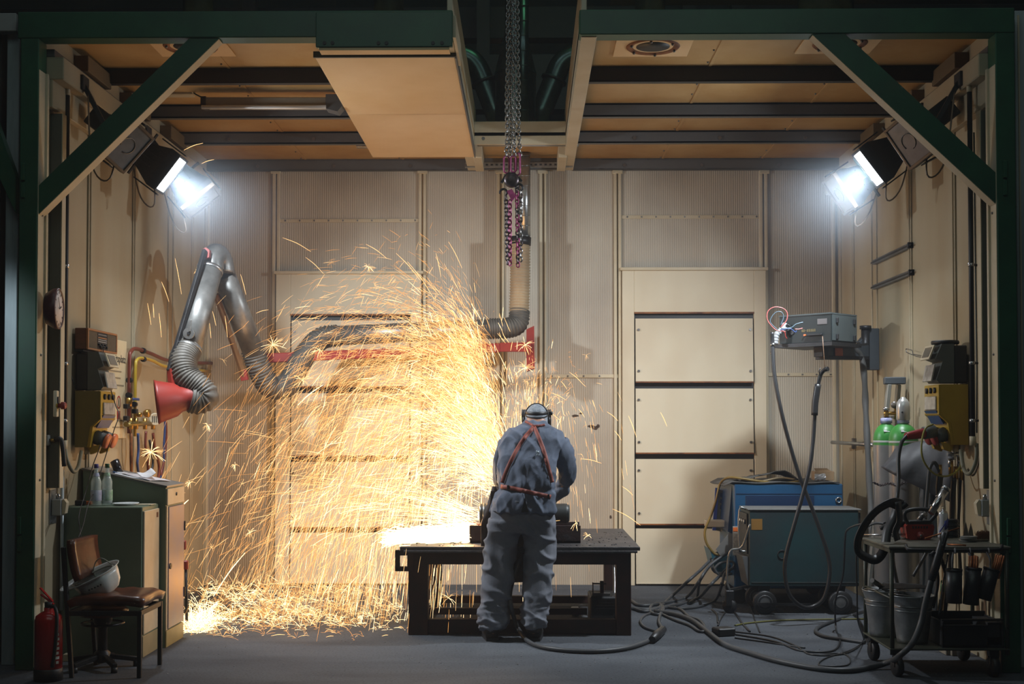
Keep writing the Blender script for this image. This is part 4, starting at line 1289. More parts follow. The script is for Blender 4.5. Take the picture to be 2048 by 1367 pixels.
def paper(x0, x1, y0, y1, label, curl=0, off=.001, m=None, ang=0):
    rows = []
    for i in range(9):
        r_ = []
        for j in range(7):
            x = x0 + (x1 - x0) * i / 8; y = y0 + (y1 - y0) * j / 6
            xr = (x0 + x1) / 2 + (x - (x0 + x1) / 2) * math.cos(ang) - (y - (y0 + y1) / 2) * math.sin(ang)
            yr = (y0 + y1) / 2 + (x - (x0 + x1) / 2) * math.sin(ang) + (y - (y0 + y1) / 2) * math.cos(ang)
            r_.append((xr, yr, slope_z(xr) + off + curl * (i / 8) ** 3 + .002 * math.sin(i * 1.3 + j)))
        rows.append(r_)
    return tag(MB().sheet(rows, .0012).build('paper_sheet', m or mat('white_paper', (.66, .66, .68), .6, var=.05)), label, 'paper')
paper(-2.93, -2.68, 9.12, 9.38, 'white paper sheet lying flat on the sloping desk top, nearest the bottles', 0, .003, None, .2)
paper(-2.86, -2.62, 9.16, 9.44, 'printed paper sheet overlapping on the middle of the sloping desk top', 0, .008, mat('printed_paper', (.55, .53, .54), .6, scale=18, col2=(.40, .36, .38)), -.3)
paper(-2.80, -2.70, 9.2, 9.5, 'curled white paper rolled up at the back of the sloping desk top', .05, .012, None, .4)
q = P(246, 934, 9.4)
tag(MB().cyl(P(240, 952, 9.35) + V((0, 0, .01)), P(229, 921, 9.35), .030, .033, 22).cyl(P(229, 921, 9.35), P(228.5, 920, 9.35), .027, seg=20).build('dark_tube', mat('dark_mug', (.03, .03, .035), .2, .5)), 'dark shiny tube leaning on the sloping desk top', 'tube')
tag(MB().cyl(P(226, 943, 9.2), P(246, 950, 9.2), .006, seg=8).build('pen', mat('pen_blue', (.02, .12, .35), .3)), 'blue pen lying across the papers on the sloping desk', 'pen')

# chair
m_leather = mat('worn_brown_vinyl', (.13, .034, .013), .30, scale=5, col2=(.045, .015, .009), bump=.12, bscale=18)
ch = thing('chair', (-2.6, 8.2, 0), 'brown vinyl chair with black square frame in front of the low cabinet', 'chair')
cx0, cx1, cy0, cy1 = -2.86, -2.37, 7.98, 8.45
rows = []
for i in range(13):
    rows.append([(cx0 + .05 + (cx1 - cx0 - .05) * i / 12, cy0 + (cy1 - cy0) * j / 10, .458 - .012 * (abs(j - 5) / 5) ** 4 - .02 * (max(0, abs(i - 6) - 3) / 3) ** 2 + .004 * math.sin(i * 1.7 + j)) for j in range(11)])
MB().sheet([list(reversed(r_)) for r_ in rows], -.05 if False else .05).build('seat', m_leather, ch)
rows = []
for i in range(9):
    z = .585 + .255 * i / 8
    rows.append([(-2.80 - .05 * (i / 8) - .018 * math.sin(math.pi * j / 8) + .012 * abs(2 * i / 8 - 1) ** 3, cy0 + .01 + (cy1 - cy0 - .02) * j / 8, z) for j in range(9)])
MB().sheet(rows, .045).build('backrest', m_leather, ch)
for y in (cy0 + .012, cy1 - .012):
    MB().bar((cx1 - .014, y, 0), (cx1 - .014, y, .41), .026, .026, (1, 0, 0), .003).build('leg', m_black, ch)
    MB().bar((-2.80, y, .0), (-2.86, y, .80), .026, .026, (1, 0, 0), .003).build('leg', m_black, ch)
    MB().bar((-2.83, y, .395), (cx1, y, .395), .022, .03, bev=.003).build('seat_rail', m_black, ch)
for x in (-2.83, cx1 - .014):
    MB().bar((x, cy0, .395), (x, cy1, .395), .022, .03, bev=.003).build('seat_rail', m_black, ch)
# hard hat lying upside down on the seat
m_hat = mat('white_hard_hat', (.60, .62, .60), .3, var=.04)
hc = P(211, 1185, 8.2); hc.z = .466
t = thing('hard_hat', hc, 'white hard hat lying upside down on the chair seat', 'helmet')
tl = rot('Y', -24) @ rot('X', 14)
def hatp(r, a, h, oval=1.12):
    r *= 1.16; h *= 1.2
    return hc + V((0, 0, .014)) + tl @ V((math.cos(a) * r * oval, math.sin(a) * r, h))
rows = []
for i, (r_, h) in enumerate(((.0, .0), (.04, .004), (.075, .022), (.098, .055), (.108, .095), (.112, .125))):
    rows.append([hatp(r_ + .004 * (i > 1) * math.cos(6 * a * math.pi / 15), a * math.pi / 15, h) for a in range(31)])
MB().sheet(rows, .003).build('shell', m_hat, t)
rows = []
for k, (r_, h) in enumerate(((.108, .120), (.125, .130), (.130, .134))):
    rows.append([hatp(r_ + (.045 * max(0, -math.cos(a * math.pi / 15 + 2.9 + math.pi)) ** 2 if k else 0), a * math.pi / 15, h) for a in range(31)])
MB().sheet(rows, .003).build('brim', m_hat, t)
MB().tube([hatp(.095, a * math.pi / 12, .12) + V((0, 0, 0)) for a in range(24)], .006, 6, closed=True).build('headband', mat('hat_band', (.35, .37, .32), .5), t)
for a in (0.3, 1.87, 3.44, 5.0):
    MB().tube(spline([hatp(.10, a, .115), hatp(.06, a, .06), hatp(.0, a, .045)], 5), .005, 5).build('strap', mat('hat_strap', (.25, .26, .2), .6), t)
MB().tube(spline([hatp(.10, .6, .12), hatp(.08, .9, .175), hatp(.09, 1.5, .165), hatp(.10, 1.9, .12)], 6), .004, 6).build('chin_strap', MATS['hat_strap'], t)
k0 = []
for i in range(5):
    a = -1.75 + i * .13
    k0.append(hatp(.1155, a, .10))
    d = (hatp(.13, a, .1) - hatp(.1, a, .1)).normalized()
    MB().obox(hatp(.1165, a, .085), (.005, .003, .004), None).build('mark', m_ink, t)
# swivel stool behind the chair
sc_ = P(205, 1338, 8.5)
sx0, sy0 = P(205, 1330, 8.62).x, 8.40
t = thing('swivel_stool', (-2.72, 8.35, 0), 'black swivel stool with star base tucked under the chair', 'stool')
o = V((-2.72, 8.32, 0))
MB().lathe([(0, .335), (.14, .335), (.16, .35), (.16, .372), (.14, .385), (0, .385)], o, seg=30).build('seat', m_leather, t)
MB().tube([o + V((math.cos(a) * .13, math.sin(a) * .13, .285)) for a in [i * math.pi / 12 for i in range(24)]], .008, 6, closed=True).build('height_ring', m_dark, t)
MB().lathe([(.026, .09), (.032, .1), (.03, .25), (.06, .30), (.06, .335)], o, seg=18).build('column', m_dark, t)
MB().lathe([(.05, .04), (.05, .10), (.026, .12)], o, seg=18).build('hub', m_dark, t)
for i in range(5):
    a = R(72 * i + 20)
    d = V((math.cos(a), math.sin(a), 0))
    l = MB().bar(o + d * .04 + V((0, 0, .075)), o + d * .22 + V((0, 0, .045)), .035, .03, bev=.004).build('leg', m_dark, t)
    MB().cyl(o + d * .21, o + d * .21 + V((0, 0, .035)), .02, seg=10).build('foot', m_black, l)
# extinguisher
m_ext = mat('extinguisher_red', (.40, .012, .010), .25, var=.08)
ex = P(97, 1300, 7.92); ex.z = 0
t = thing('fire_extinguisher', ex, 'red fire extinguisher standing on the floor at the left green post', 'fire extinguisher')
r_ = .082
MB().lathe([(0, .02), (r_, .02), (r_, .36), (r_ * .93, .39), (r_ * .6, .41), (.028, .42), (.028, .44), (0, .44)], ex, seg=30).build('cylinder', m_ext, t)
MB().lathe([(0, 0), (r_ + .004, 0), (r_ + .004, .07), (r_, .075), (0, .075)], ex, seg=30).build('base_ring', m_black, t)
MB().cyl(ex + V((0, 0, .44)), ex + V((0, 0, .475)), .025, seg=14).build('valve', m_dark, t)
MB().bar(ex + V((.03, 0, .46)), ex + V((-.05, 0, .52)), .022, .008, bev=.002).build('lever', m_ext, t)
MB().bar(ex + V((.025, 0, .475)), ex + V((-.055, 0, .56)), .022, .008, bev=.002).build('handle', m_ext, t)
MB().tube(spline([ex + V((.02, -.02, .45)), ex + V((.055, -.04, .44)), ex + V((.07, -.055, .36)), ex + V((.062, -.062, .2)), ex + V((.05, -.07, .09))], 6), .011, 8).build('hose', m_black, t)
for i in range(7):
    zz = .115 + i * .028
    a = R(-32)
    d = V((math.cos(a), math.sin(a), 0))
    MB().obox(ex + d * (r_ + .001) + V((0, 0, zz)), (.001, .009 + .004 * (i % 2), .008), rotz(-32)).build('label_mark', m_hat, t)
# small white block on the floor behind the chair legs
q = P(134, 1310, 8.55); 
tag(MB().box((q.x - .02, 8.53, 0), (q.x + .02, 8.58, .05), .004).build('white_cup', m_cream), 'small white cup on the floor behind the left chair leg', 'cup')
# red handled brooms behind the desk cabinet
for i, (px, yb2, lab) in enumerate(((363, 9.72, 'red topped tool handle leaning behind the desk cabinet, nearest'), (372, 9.80, 'dark striped tool handle leaning behind the desk cabinet, farthest'))):
    a = P(px, 1080 + i * 40, yb2); e = V((a.x + .01, yb2, .0))
    t = thing('broom_handle', e, lab, 'broom')
    MB().cyl(e, a - V((0, 0, .07)), .011, seg=10).build('shaft', m_dark if i else m_cream, t)
    MB().obox(a - V((0, 0, .035)), (.035 if not i else .018, .016, .035), None, .008).build('grip', m_red, t)
# ================================================================== right side of the booth
# two slotted rails on the wall
for pts, label in ((((1748, 524), (1822, 491)), 'upper of two short slotted steel rails on the right wall'), (((1748, 574), (1824, 545)), 'lower of two short slotted steel rails on the right wall')):
    a, c = PX(*pts[0], XR - .02), PX(*pts[1], XR - .02)
    a.z = c.z = (a.z + c.z) / 2
    b = MB().use(m_beam).box((XR - .035, a.y, a.z - .02), (XR - .002, c.y, a.z + .02), .003)
    b.use(m_dark).box((XR - .037, a.y + .05, a.z - .007), (XR - .034, c.y - .05, a.z + .007)).box((XR - .045, c.y - .0, a.z - .022), (XR - .002, c.y + .02, a.z + .024), .002)
    tag(b.build('slotted_rail'), label, 'rail')
# wire hook pair on the wall
q = [PX(x, y, XR - .06) for x, y in ((1873, 718), (1845, 711), (1826, 708), (1824, 700), (1812, 697), (1813, 704), (1832, 712), (1850, 716), (1874, 723))]
tag(MB().tube(q, .0035, 6).build('wire_hook', m_bolt), 'bent wire hook on the right wall beside the grey socket box', 'hook')
# horizontal round bar low on the wall
t = thing('wall_bar', P(1705, 887, 11.6), 'short round steel bar standing off the right wall behind the gas cylinders', 'bar')
MB().tube([P(1664, 884, 12.2), P(1700, 886, 11.8), P(1748, 889, 11.3)], .017, 12).build('bar', m_galv, t)
MB().cyl(P(1708, 876, 11.75), P(1708, 897, 11.75), .022, seg=12).build('clamp', m_bolt, t)

# ---- wire feeder on its swing arm
m_fb = mat('feeder_dark', (.010, .015, .015), .6, var=.2)
m_fg = mat('feeder_grey', (.045, .056, .056), .55, var=.1)
c0 = P(1661, 655, 10.5)
zt, zb = P(1661, 627, 10.5).z, P(1661, 682, 10.5).z
e1 = V((-.70, .70, 0)).normalized(); e2 = V((.70, .70, 0)).normalized()
L1, L2 = .485, .39
t = thing('wire_feeder', V((c0.x, c0.y + .3, zb)), 'dark wire feeder box with grey latched side on the swing arm', 'machine')
base = V((c0.x, c0.y, 0))
def fp(a, b_, z):
    return base + e1 * a + e2 * b_ + V((0, 0, z))
b = MB().prism([fp(0, 0, zb), fp(L1, 0, zb), fp(L1, L2, zb), fp(0, L2, zb)], (0, 0, zt - zb))
b.build('housing', m_fb, t)
MB().prism([fp(-.004, -.006, zt), fp(L1 + .006, -.006, zt), fp(L1 + .006, L2 + .006, zt), fp(-.004, L2 + .006, zt)], (0, 0, .012)).build('lid', m_fg, t)
dr = MB().prism([fp(-.002, .02, zb + .01), fp(-.012, .02, zb + .01), fp(-.012, L2 - .01, zb + .01), fp(-.002, L2 - .01, zb + .01)], (0, 0, zt - zb - .015)).build('side_door', m_fg, t)
for bb in (.07, L2 - .06):
    for z in (zb + .04, zt - .05):
        MB().obox(fp(-.02, bb, z), (.008, .014, .022), rotz(-45), .004).build('latch', m_black, dr)
n1 = -e2                                      # outward from the dark front
def fronttext(s, size, a, z, m, nm='lettering', w=None):
    return text(s, size, m, fp(a, 0, z) + n1 * .001, -e1, (0, 0, 1), t, nm, width=w)
MB().prism([fp(.03, -.002, zt - .08), fp(.12, -.002, zt - .08), fp(.12, -.004, zt - .08), fp(.03, -.004, zt - .08)], (0, 0, .045)).build('type_plate', mat('type_plate_grey', (.10, .09, .09), .4), t)
for i in range(8):
    a = .145 + i * .017
    MB().obox(fp(a, -.002, zt - .125), (.0055, .001, .011 if i != 5 else .003), rotz(-45)).build('gold_letter', mat('gold_ink', (.12, .09, .03), .5), t)
MB().obox(fp(.14, -.015, zb + .06), (.07, .012, .008), rotz(-45), .003).build('handle', m_black, t)
MB().cyl(fp(.235, -.02, zb + .06), fp(.235, 0, zb + .06), .008, seg=10).build('orange_button', m_org, t)
MB().cyl(fp(.36, -.012, zb + .09), fp(.36, 0, zb + .09), .02, seg=14).build('dial', m_dark, t)
MB().prism([fp(-.03, -.03, zb - .035), fp(L1 + .03, -.03, zb - .035), fp(L1 + .03, L2 + .03, zb - .035), fp(-.03, L2 + .03, zb - .035)], (0, 0, .03)).build('tray', m_dark, t)
# connector and wires at its left end
q = fp(L1 * .86, -.05, zt - .10)
flex(MB(), [q + V((.02, .03, .03)), q, q + V((-.055, -.01, -.05)), q + V((-.07, -.01, -.13))], .024, .024, .003).build('ribbed_sleeve', mat('sleeve_grey', (.30, .31, .32), .45), t)
MB().tube(spline([q + V((.01, 0, .01)), q + V((.04, -.01, .03)), q + V((.06, -.01, .0)), q + V((.03, -.01, -.02))], 6), .009, 6).build('cable_tie', m_dark, t)
for k, (pts, m, r) in enumerate((([(1561, 655), (1573, 640), (1574, 625), (1565, 616), (1548, 614), (1536, 622), (1534, 636), (1540, 648), (1553, 660), (1571, 663)], mat('pink_wire', (.40, .10, .09), .4), .0045),
                                 ([(1561, 650), (1567, 634), (1563, 624), (1552, 624), (1543, 634), (1541, 645), (1556, 660)], mat('blue_grey_wire', (.08, .12, .15), .4), .004),
                                 ([(1562, 657), (1582, 655), (1592, 648), (1606, 644)], MATS['blue_grey_wire'], .005),
                                 ([(1560, 660), (1580, 657), (1590, 664), (1593, 661)], m_blue, .005),
                                 ([(1590, 658), (1598, 658), (1605, 656)], MATS['pink_wire'], .005),
                                 ([(1562, 660), (1569, 664), (1571, 672), (1574, 677)], m_red, .004))):
    MB().tube(spline([P(x, y, 10.35 if k < 2 else 10.25) for x, y in pts], 6), r, 6).build('wire', m, t)
MB().tube([P(1645, 672, 10.3), P(1647, 700, 10.3), P(1650, 736, 10.25)], .003, 6).build('hanging_rod', mat('brown_rod2', (.16, .09, .05), .4), t)

t = thing('swing_arm', P(1740, 740, 11.2), 'dark steel swing arm and wall bracket carrying the wire feeder', 'bracket')
m_arm = mat('arm_blue_grey', (.055, .065, .075), .45, .3)
MB().bar(P(1642, 703, 10.8), P(1730, 703, 11.15), .09, .105, bev=.004).build('arm', m_arm, t)
MB().bar(P(1640, 715, 10.78), P(1730, 716, 11.12), .10, .03, bev=.003).build('lower_rail', m_dark, t)
MB().bar(P(1636, 701, 10.72), P(1648, 701, 10.76), .10, .10, bev=.003).build('end_cap', m_dark, t)
pa = P(1661, 702, 10.86); d = (P(1730, 703, 11.15) - P(1642, 703, 10.8)).normalized(); sd = nrm((d.y, -d.x, 0))
MB().bar(pa + sd * .046, pa + d * .10 + sd * .046, .004, .085).build('orange_label', mat('orange_label', (.40, .10, .035), .5, var=.15, scale=12), t)
MB().bar(P(1684, 692, 10.75) + V((0, 0, -.0)), P(1684, 692, 10.75) + V((.18, .12, .02)), .16, .02).build('tray_support', m_dark, t)
b = MB().box((XR - .16, 11.15, P(1740, 740, 11.2).z), (XR - .02, 11.22, P(1740, 657, 11.2).z), .004)
b.build('wall_plate', m_arm, t)
q0, q1 = P(1731, 658, 11.15), P(1731, 735, 11.15)
MB().cyl(q1, q0, .035, seg=16).build('pivot_pin', m_dark, t)
MB().cyl(q0, q0 + V((0, 0, .03)), .05, seg=16).build('pin_head', m_dark, t)
MB().bar(P(1718, 688, 11.15), P(1740, 664, 11.2), .05, .045, bev=.003).build('strut', m_arm, t)
MB().box((XR - .16, 11.12, q0.z - .02), (q0.x - .02, 11.18, q0.z), .003).box((XR - .16, 11.12, q1.z), (q0.x - .02, 11.18, q1.z + .02), .003).build('lug', m_dark, t)

m_cable = mat('black_rubber_cable', (.022, .022, .024), .42, var=.15)
m_gcable = mat('grey_rubber_cable', (.055, .058, .062), .5, var=.15)
tag(MB().tube(spline([P(1692, 682, 10.95), P(1702, 696, 11.0), P(1722, 712, 11.05), P(1729, 760, 11.0), P(1731, 810, 11.0), P(1734, 870, 10.8), P(1738, 950, 10.7), P(1742, 1020, 10.6), P(1744, 1085, 10.5), PZ(1755, 1215, .04)], 6), [.026 + .003 * math.sin(i * .9) for i in range(55)], 10).build('thick_hose', mat('dusty_black_hose', (.05, .05, .048), .7)), 'thick dusty black hose hanging from the swing arm to the floor', 'hose')
t = thing('hose_package', P(1600, 1212, 10.2), 'long black cable hanging in a crossed loop from the wire feeder', 'cable')
pts = [(1544, 664, 10.3), (1545, 690, 10.3), (1549, 750, 10.25), (1562, 820, 10.2), (1580, 890, 10.2), (1600, 955, 10.2), (1618, 1000, 10.2), (1640, 1060, 10.2), (1656, 1110, 10.2), (1659, 1150, 10.2), (1648, 1195, 10.2), (1626, 1212, 10.2), (1604, 1212, 10.15), (1580, 1190, 10.1), (1570, 1150, 10.1), (1572, 1110, 10.1), (1588, 1050, 10.08), (1605, 990, 10.08), (1620, 930, 10.08), (1627, 870, 10.1), (1630, 820, 10.1)]
MB().tube(spline([P(*p) for p in pts], 6), .0155, 10).build('cable', m_cable, t)
MB().tube(spline([P(1629, 830, 10.1), P(1631, 800, 10.1), P(1636, 768, 10.1)], 5), .026, 12).build('torch_grip', m_cable, t)
MB().tube(spline([P(1636, 770, 10.1), P(1641, 750, 10.1), P(1648, 740, 10.08), P(1656, 737, 10.05)], 5), [.015] * 12 + [.018] * 4, 10).build('torch_neck', m_dark, t)
MB().tube([P(1640, 752, 10.08), P(1638, 742, 10.05), P(1641, 735, 10.05)], .004, 6).build('trigger_wire', m_cable, t)
for y in (686, 703):
    MB().cyl(P(1545, y, 10.3), P(1545.5, y + 6, 10.3), .019, seg=14).build('band', m_steel, t)

# ---- blue welding machine (behind)
m_bl = mat('machine_blue', (.012, .075, .17), .35, .1, scale=3, col2=(.01, .055, .13))
m_bld = mat('machine_blue_dark', (.006, .025, .075), .4, .1)
m_mat = mat('grey_rubber_mat', (.065, .065, .062), .8, bump=.2)
bx0, bx1, by0, by1 = P(1468, 1000, 11.3).x, P(1686, 1000, 11.3).x, 11.3, 12.15
bz = P(1600, 967, 11.3).z
t = thing('welding_machine', ((bx0 + bx1) / 2, (by0 + by1) / 2, 0), 'large blue welding machine behind the teal cabinet', 'machine')
MB().box((bx0, by0, .14), (bx1, by1, bz), .01).build('body', m_bl, t)
MB().box((bx0 + .02, by0 - .004, bz - .09), (bx1 - .01, by0 + .01, bz - .083)).build('seam', m_bld, t)
MB().box((bx0 + .1, by0 - .008, bz - .24), (bx1 - .25, by0, bz - .1), .002).build('side_panel', m_bld, t)
MB().tube(arc((bx1 - .04, by0 - .01, bz - .14), (1, 0, 0), (0, 0, 1), .022, 0, 360, 14)[:-1], .006, 6, closed=True).build('lifting_eye', m_steel, t)
fr = MB().prism([(bx0 - .002, by0 + .1, bz - .02), (bx0 - .04, by0 + .1, bz - .42), (bx0 - .002, by0 + .1, bz - .44)], (0, .65, 0)).build('front_panel', m_bld, t)
cp = MB().prism([P(x, y, 11.9) for x, y in ((1438, 978), (1450, 982), (1449, 1040), (1443, 1063), (1431, 1060), (1434, 1000))], (0, .2, 0)).build('control_panel', mat('panel_cream', (.42, .38, .30), .4), t)
for i in range(3):
    MB().prism([P(x, y + i * 12, 11.89) for x, y in ((1441, 985), (1446, 986), (1445, 994), (1440, 993))], (0, .005, 0)).build('display', m_blue, cp)
MB().bar(P(1434, 975, 11.88), P(1428, 1060, 11.88), .03, .03, (0, 1, 0)).build('panel_edge', mat('panel_edge_blue', (.02, .04, .2), .4), t)
MB().obox(P(1431, 1046, 11.7), (.09, .08, .03), None, .006).build('front_shelf', mat('tray_tan', (.40, .34, .26), .5), t)
MB().box((P(1466, 1055, 11.28).x, 11.28, P(1466, 1110, 11.28).z), (P(1478, 1055, 11.28).x, 11.295, P(1466, 1052, 11.28).z)).build('orange_white_sticker', mat('sticker_white', (.42, .42, .40), .5, scale=50, col2=(.2, .2, .2)), t)
MB().box((P(1466, 1055, 11.28).x, 11.276, P(1466, 1062, 11.28).z), (P(1478, 1055, 11.28).x, 11.28, P(1466, 1054, 11.28).z)).build('orange_stripe', m_org, t)
b = MB().prism([P(x, y, 11.5) for x, y in ((1420, 1098), (1436, 1112), (1480, 1112), (1480, 1150), (1440, 1150), (1428, 1130))], (0, .4, 0))
b.build('lower_tray', mat('tray_teal', (.012, .09, .13), .4), t)
MB().prism([P(x, y, 11.4) for x, y in ((1432, 1098), (1460, 1062), (1468, 1072), (1466, 1092), (1452, 1112), (1440, 1110))], (0, .01, 0)).build('grey_flap', mat('grey_flap', (.13, .13, .125), .6), t)
for x, y in ((bx0 + .06, by0 + .1), (bx1 - .1, by0 + .12), (bx0 + .1, by1 - .12), (bx1 - .1, by1 - .12)):
    MB().cyl((x, y - .03, .07), (x, y + .03, .07), .07, seg=18).build('wheel', m_black, t)
# rubber mat and lid cover on top
rows = []
for i in range(15):
    x = bx0 - .09 + (bx1 - bx0 + .06) * i / 14
    rows.append([(x, by0 - .01 + (by1 - by0) * j / 8, bz + .014 + .006 * math.sin(i * 1.1 + j * .7) - (.03 if i == 0 else 0)) for j in range(9)])
tag(MB().sheet(rows, .008).build('rubber_mat', m_mat), 'grey rubber mat over the top of the blue welding machine', 'mat')
def tent(px0, px1, pxa, pya, y, m, label):
    a, c, ap = P(px0, 963, y), P(px1, 962, y), P(pxa, pya, y)
    zb_ = bz + .026
    rows = []
    for i in range(13):
        u = i / 12
        x = a.x + (c.x - a.x) * u
        ua = (ap.x - a.x) / (c.x - a.x)
        hh = (ap.z - zb_) * (u / ua if u < ua else (1 - u) / (1 - ua))
        rows.append([(x, y - .02 + .45 * j / 6, zb_ + max(0, hh) * (1 - .5 * j / 6) + .006 * math.sin(i * 2 + j)) for j in range(7)])
    return tag(MB().sheet(rows, .006).build('folded_cover', m), label, 'cover')
tent(1478, 1600, 1568, 938, 11.45, m_mat, 'folded grey cover tented on top of the blue welding machine')
t = thing('cardboard_box', P(1650, 968, 11.35), 'small open cardboard box with crumpled foil on the blue machine', 'box')
bq = P(1631, 966, 11.33)
cb = mat('cardboard', (.26, .17, .09), .8, var=.1)
b = MB().box((bq.x, 11.36, bz + .027), (bq.x + .17, 11.50, bz + .105), .003)
b.prism([(bq.x + .01, 11.36, bz + .1), (bq.x + .15, 11.36, bz + .1), (bq.x + .13, 11.47, bz + .125), (bq.x + .02, 11.47, bz + .125)], (0, 0, .004))
b.build('box', cb, t)
rows = []
random.seed(3)
for i in range(7):
    rows.append([(bq.x - .005 + .016 * i, 11.352 - .012 * math.sin(math.pi * j / 6) - random.uniform(0, .008), bz + .03 + .055 * j / 6 + random.uniform(-.004, .004)) for j in range(7)])
MB().sheet(rows, .002, False).build('crumpled_foil', mat('foil', (.45, .45, .46), .3, .6), t)

# ---- teal welding rectifier on wheels
m_teal = mat('worn_teal', (.006, .034, .038), .5, .0, scale=2.2, col2=(.014, .020, .023), bump=.06, bscale=25)
tx0, tx1 = P(1498, 1100, 10.72).x, P(1718, 1100, 10.72).x
ty0, ty1 = 10.72, 11.14
tz1, tz0 = P(1600, 1020, 10.72).z, P(1600, 1172, 10.72).z
t = thing('welding_rectifier', ((tx0 + tx1) / 2, (ty0 + ty1) / 2, 0), 'worn teal steel welding rectifier on wheels', 'machine')
MB().box((tx0, ty0, tz0), (tx1, ty1, tz1), .008).build('body', m_teal, t)
MB().box((tx0 - .012, ty0 - .01, tz1), (tx1 + .02, ty1, tz1 + .012), .004).build('top_plate', mat('dusty_grey_top', (.13, .13, .125), .7), t)
MB().box((tx0 + .02, ty0 - .006, tz0 + .03), (tx1, ty0 + .001, tz0 + .036)).build('bottom_seam', m_fg, t)
MB().box((tx0 + .02, ty0 - .002, tz1 - .16), (tx0 + .11, ty0, tz1 - .07)).build('ochre_plate', mat('ochre_plate', (.22, .11, .02), .5), t)
MB().tube(arc((tx0 + .27, ty0 - .004, tz1 - .36), (1, 0, 0), (0, 0, 1), .035, 0, 360, 16)[:-1], .004, 6, closed=True).build('round_mark', m_dark, t)
fp_ = MB().box((tx0 - .014, ty0 + .03, tz1 - .36), (tx0 - .002, ty1 - .03, tz1 - .03), .003).build('front_panel', m_dark, t)
for y in (.1, .2, .3):
    MB().cyl((tx0 - .03, ty0 + y, tz1 - .1), (tx0 - .014, ty0 + y, tz1 - .1), .02, seg=14).build('dial', m_steel, fp_)
MB().prism([(tx0 - .002, ty0 + .02, tz0), (tx0 - .05, ty0 + .02, tz1 - .38), (tx0 - .002, ty0 + .02, tz1 - .38)], (0, .36, 0)).build('lower_panel', m_beam, t)
g = [(tx0 - .02, ty0 + .02, tz1 - .34), (tx0 - .075, ty0 + .02, tz1 - .3), (tx0 - .075, ty0 + .02, tz1 + .0), (tx0 - .02, ty0 + .02, tz1 + .01)]
MB().tube(spline(g, 4), .007, 8).build('handle', m_galv, t)
MB().box((tx1, ty0 + .02, tz1 - .13), (tx1 + .02, ty0 + .2, tz1 - .02), .003).build('side_plate', m_dark, t)
for x in (tx0 + .13, tx1 - .15):
    for k, y in enumerate((ty0 + .02, ty1 - .02)):
        w = MB().lathe([(.02, -.02), (.085, -.022), (.097, -.014), (.097, .014), (.085, .022), (.02, .02)], (x, y, .098), (0, 1, 0), 28).build('wheel', m_cable, t)
        MB().lathe([(0, -.026), (.022, -.026), (.05, -.018), (.062, -.023), (.062, .023), (.022, .026), (0, .026)], (x, y, .098), (0, 1, 0), 20).build('hub', m_beam, w)
    MB().cyl((x, ty0, .098), (x, ty1, .098), .012, seg=10).build('axle', m_dark, t)
    MB().prism([(x - .05, ty0 + .04, tz0), (x + .05, ty0 + .04, tz0), (x + .02, ty0 + .04, .08), (x - .02, ty0 + .04, .08)], (0, .01, 0)).build('fork', m_dark, t)
cs_ = P(1459, 1195, 10.8)
l = MB().lathe([(0, -.02), (.055, -.02), (.06, -.01), (.06, .01), (.055, .02), (0, .02)], (cs_.x, 10.8, .062), (.5, 1, 0), 22).build('caster', m_black, t)
MB().box((cs_.x - .035, 10.77, .06), (cs_.x + .035, 10.83, .19), .006).build('caster_fork', m_dark, t)
MB().bar((cs_.x, 10.8, .19), (tx0 + .1, 10.82, tz0 + .01), .05, .02).build('caster_arm', m_dark, t)
MB().bar((tx0 + .05, ty0 - .02, .09), (tx0 + .5, ty0 - .02, .085), .02, .02).build('drawbar', m_dark, t)

# ---- ladder
m_alu = mat('dull_aluminium', (.36, .36, .33), .4, .6, var=.1)
t = thing('step_ladder', (2.72, 10.9, 0), 'aluminium step ladder leaning behind the gas cylinders', 'ladder')
ta, tb = P(1776, 767, 11.0), P(1796, 764, 11.25)
MB().obox((P(1789, 761, 10.36)), (.082, .05, .028), rotz(-8), .006).build('top_cap', mat('ladder_cap', (.06, .07, .08), .5), t)
fa, fb_ = P(1724, 1150, 10.9), P(1742, 1140, 11.3)
fa = PZ(1722, 1232, .0); fb_ = V((2.93, 11.1, 0))
ra = (P(1778, 768, 10.34), V((fa.x, fa.y - .15, .02)))
rb = (P(1797, 768, 10.42), V((2.93, 10.9, .02)))
MB().bar(ra[0], ra[1], .03, .06, (0, 1, 0), .003).build('rail', m_alu, t)
MB().bar(rb[0], rb[1], .03, .06, (0, 1, 0), .003).build('rail', m_alu, t)
for k in range(6):
    u = .14 + k * .15
    a = ra[0].lerp(ra[1], u); c = rb[0].lerp(rb[1], u)
    MB().bar(a, c, .08, .02, bev=.003).build('tread', m_alu, t)

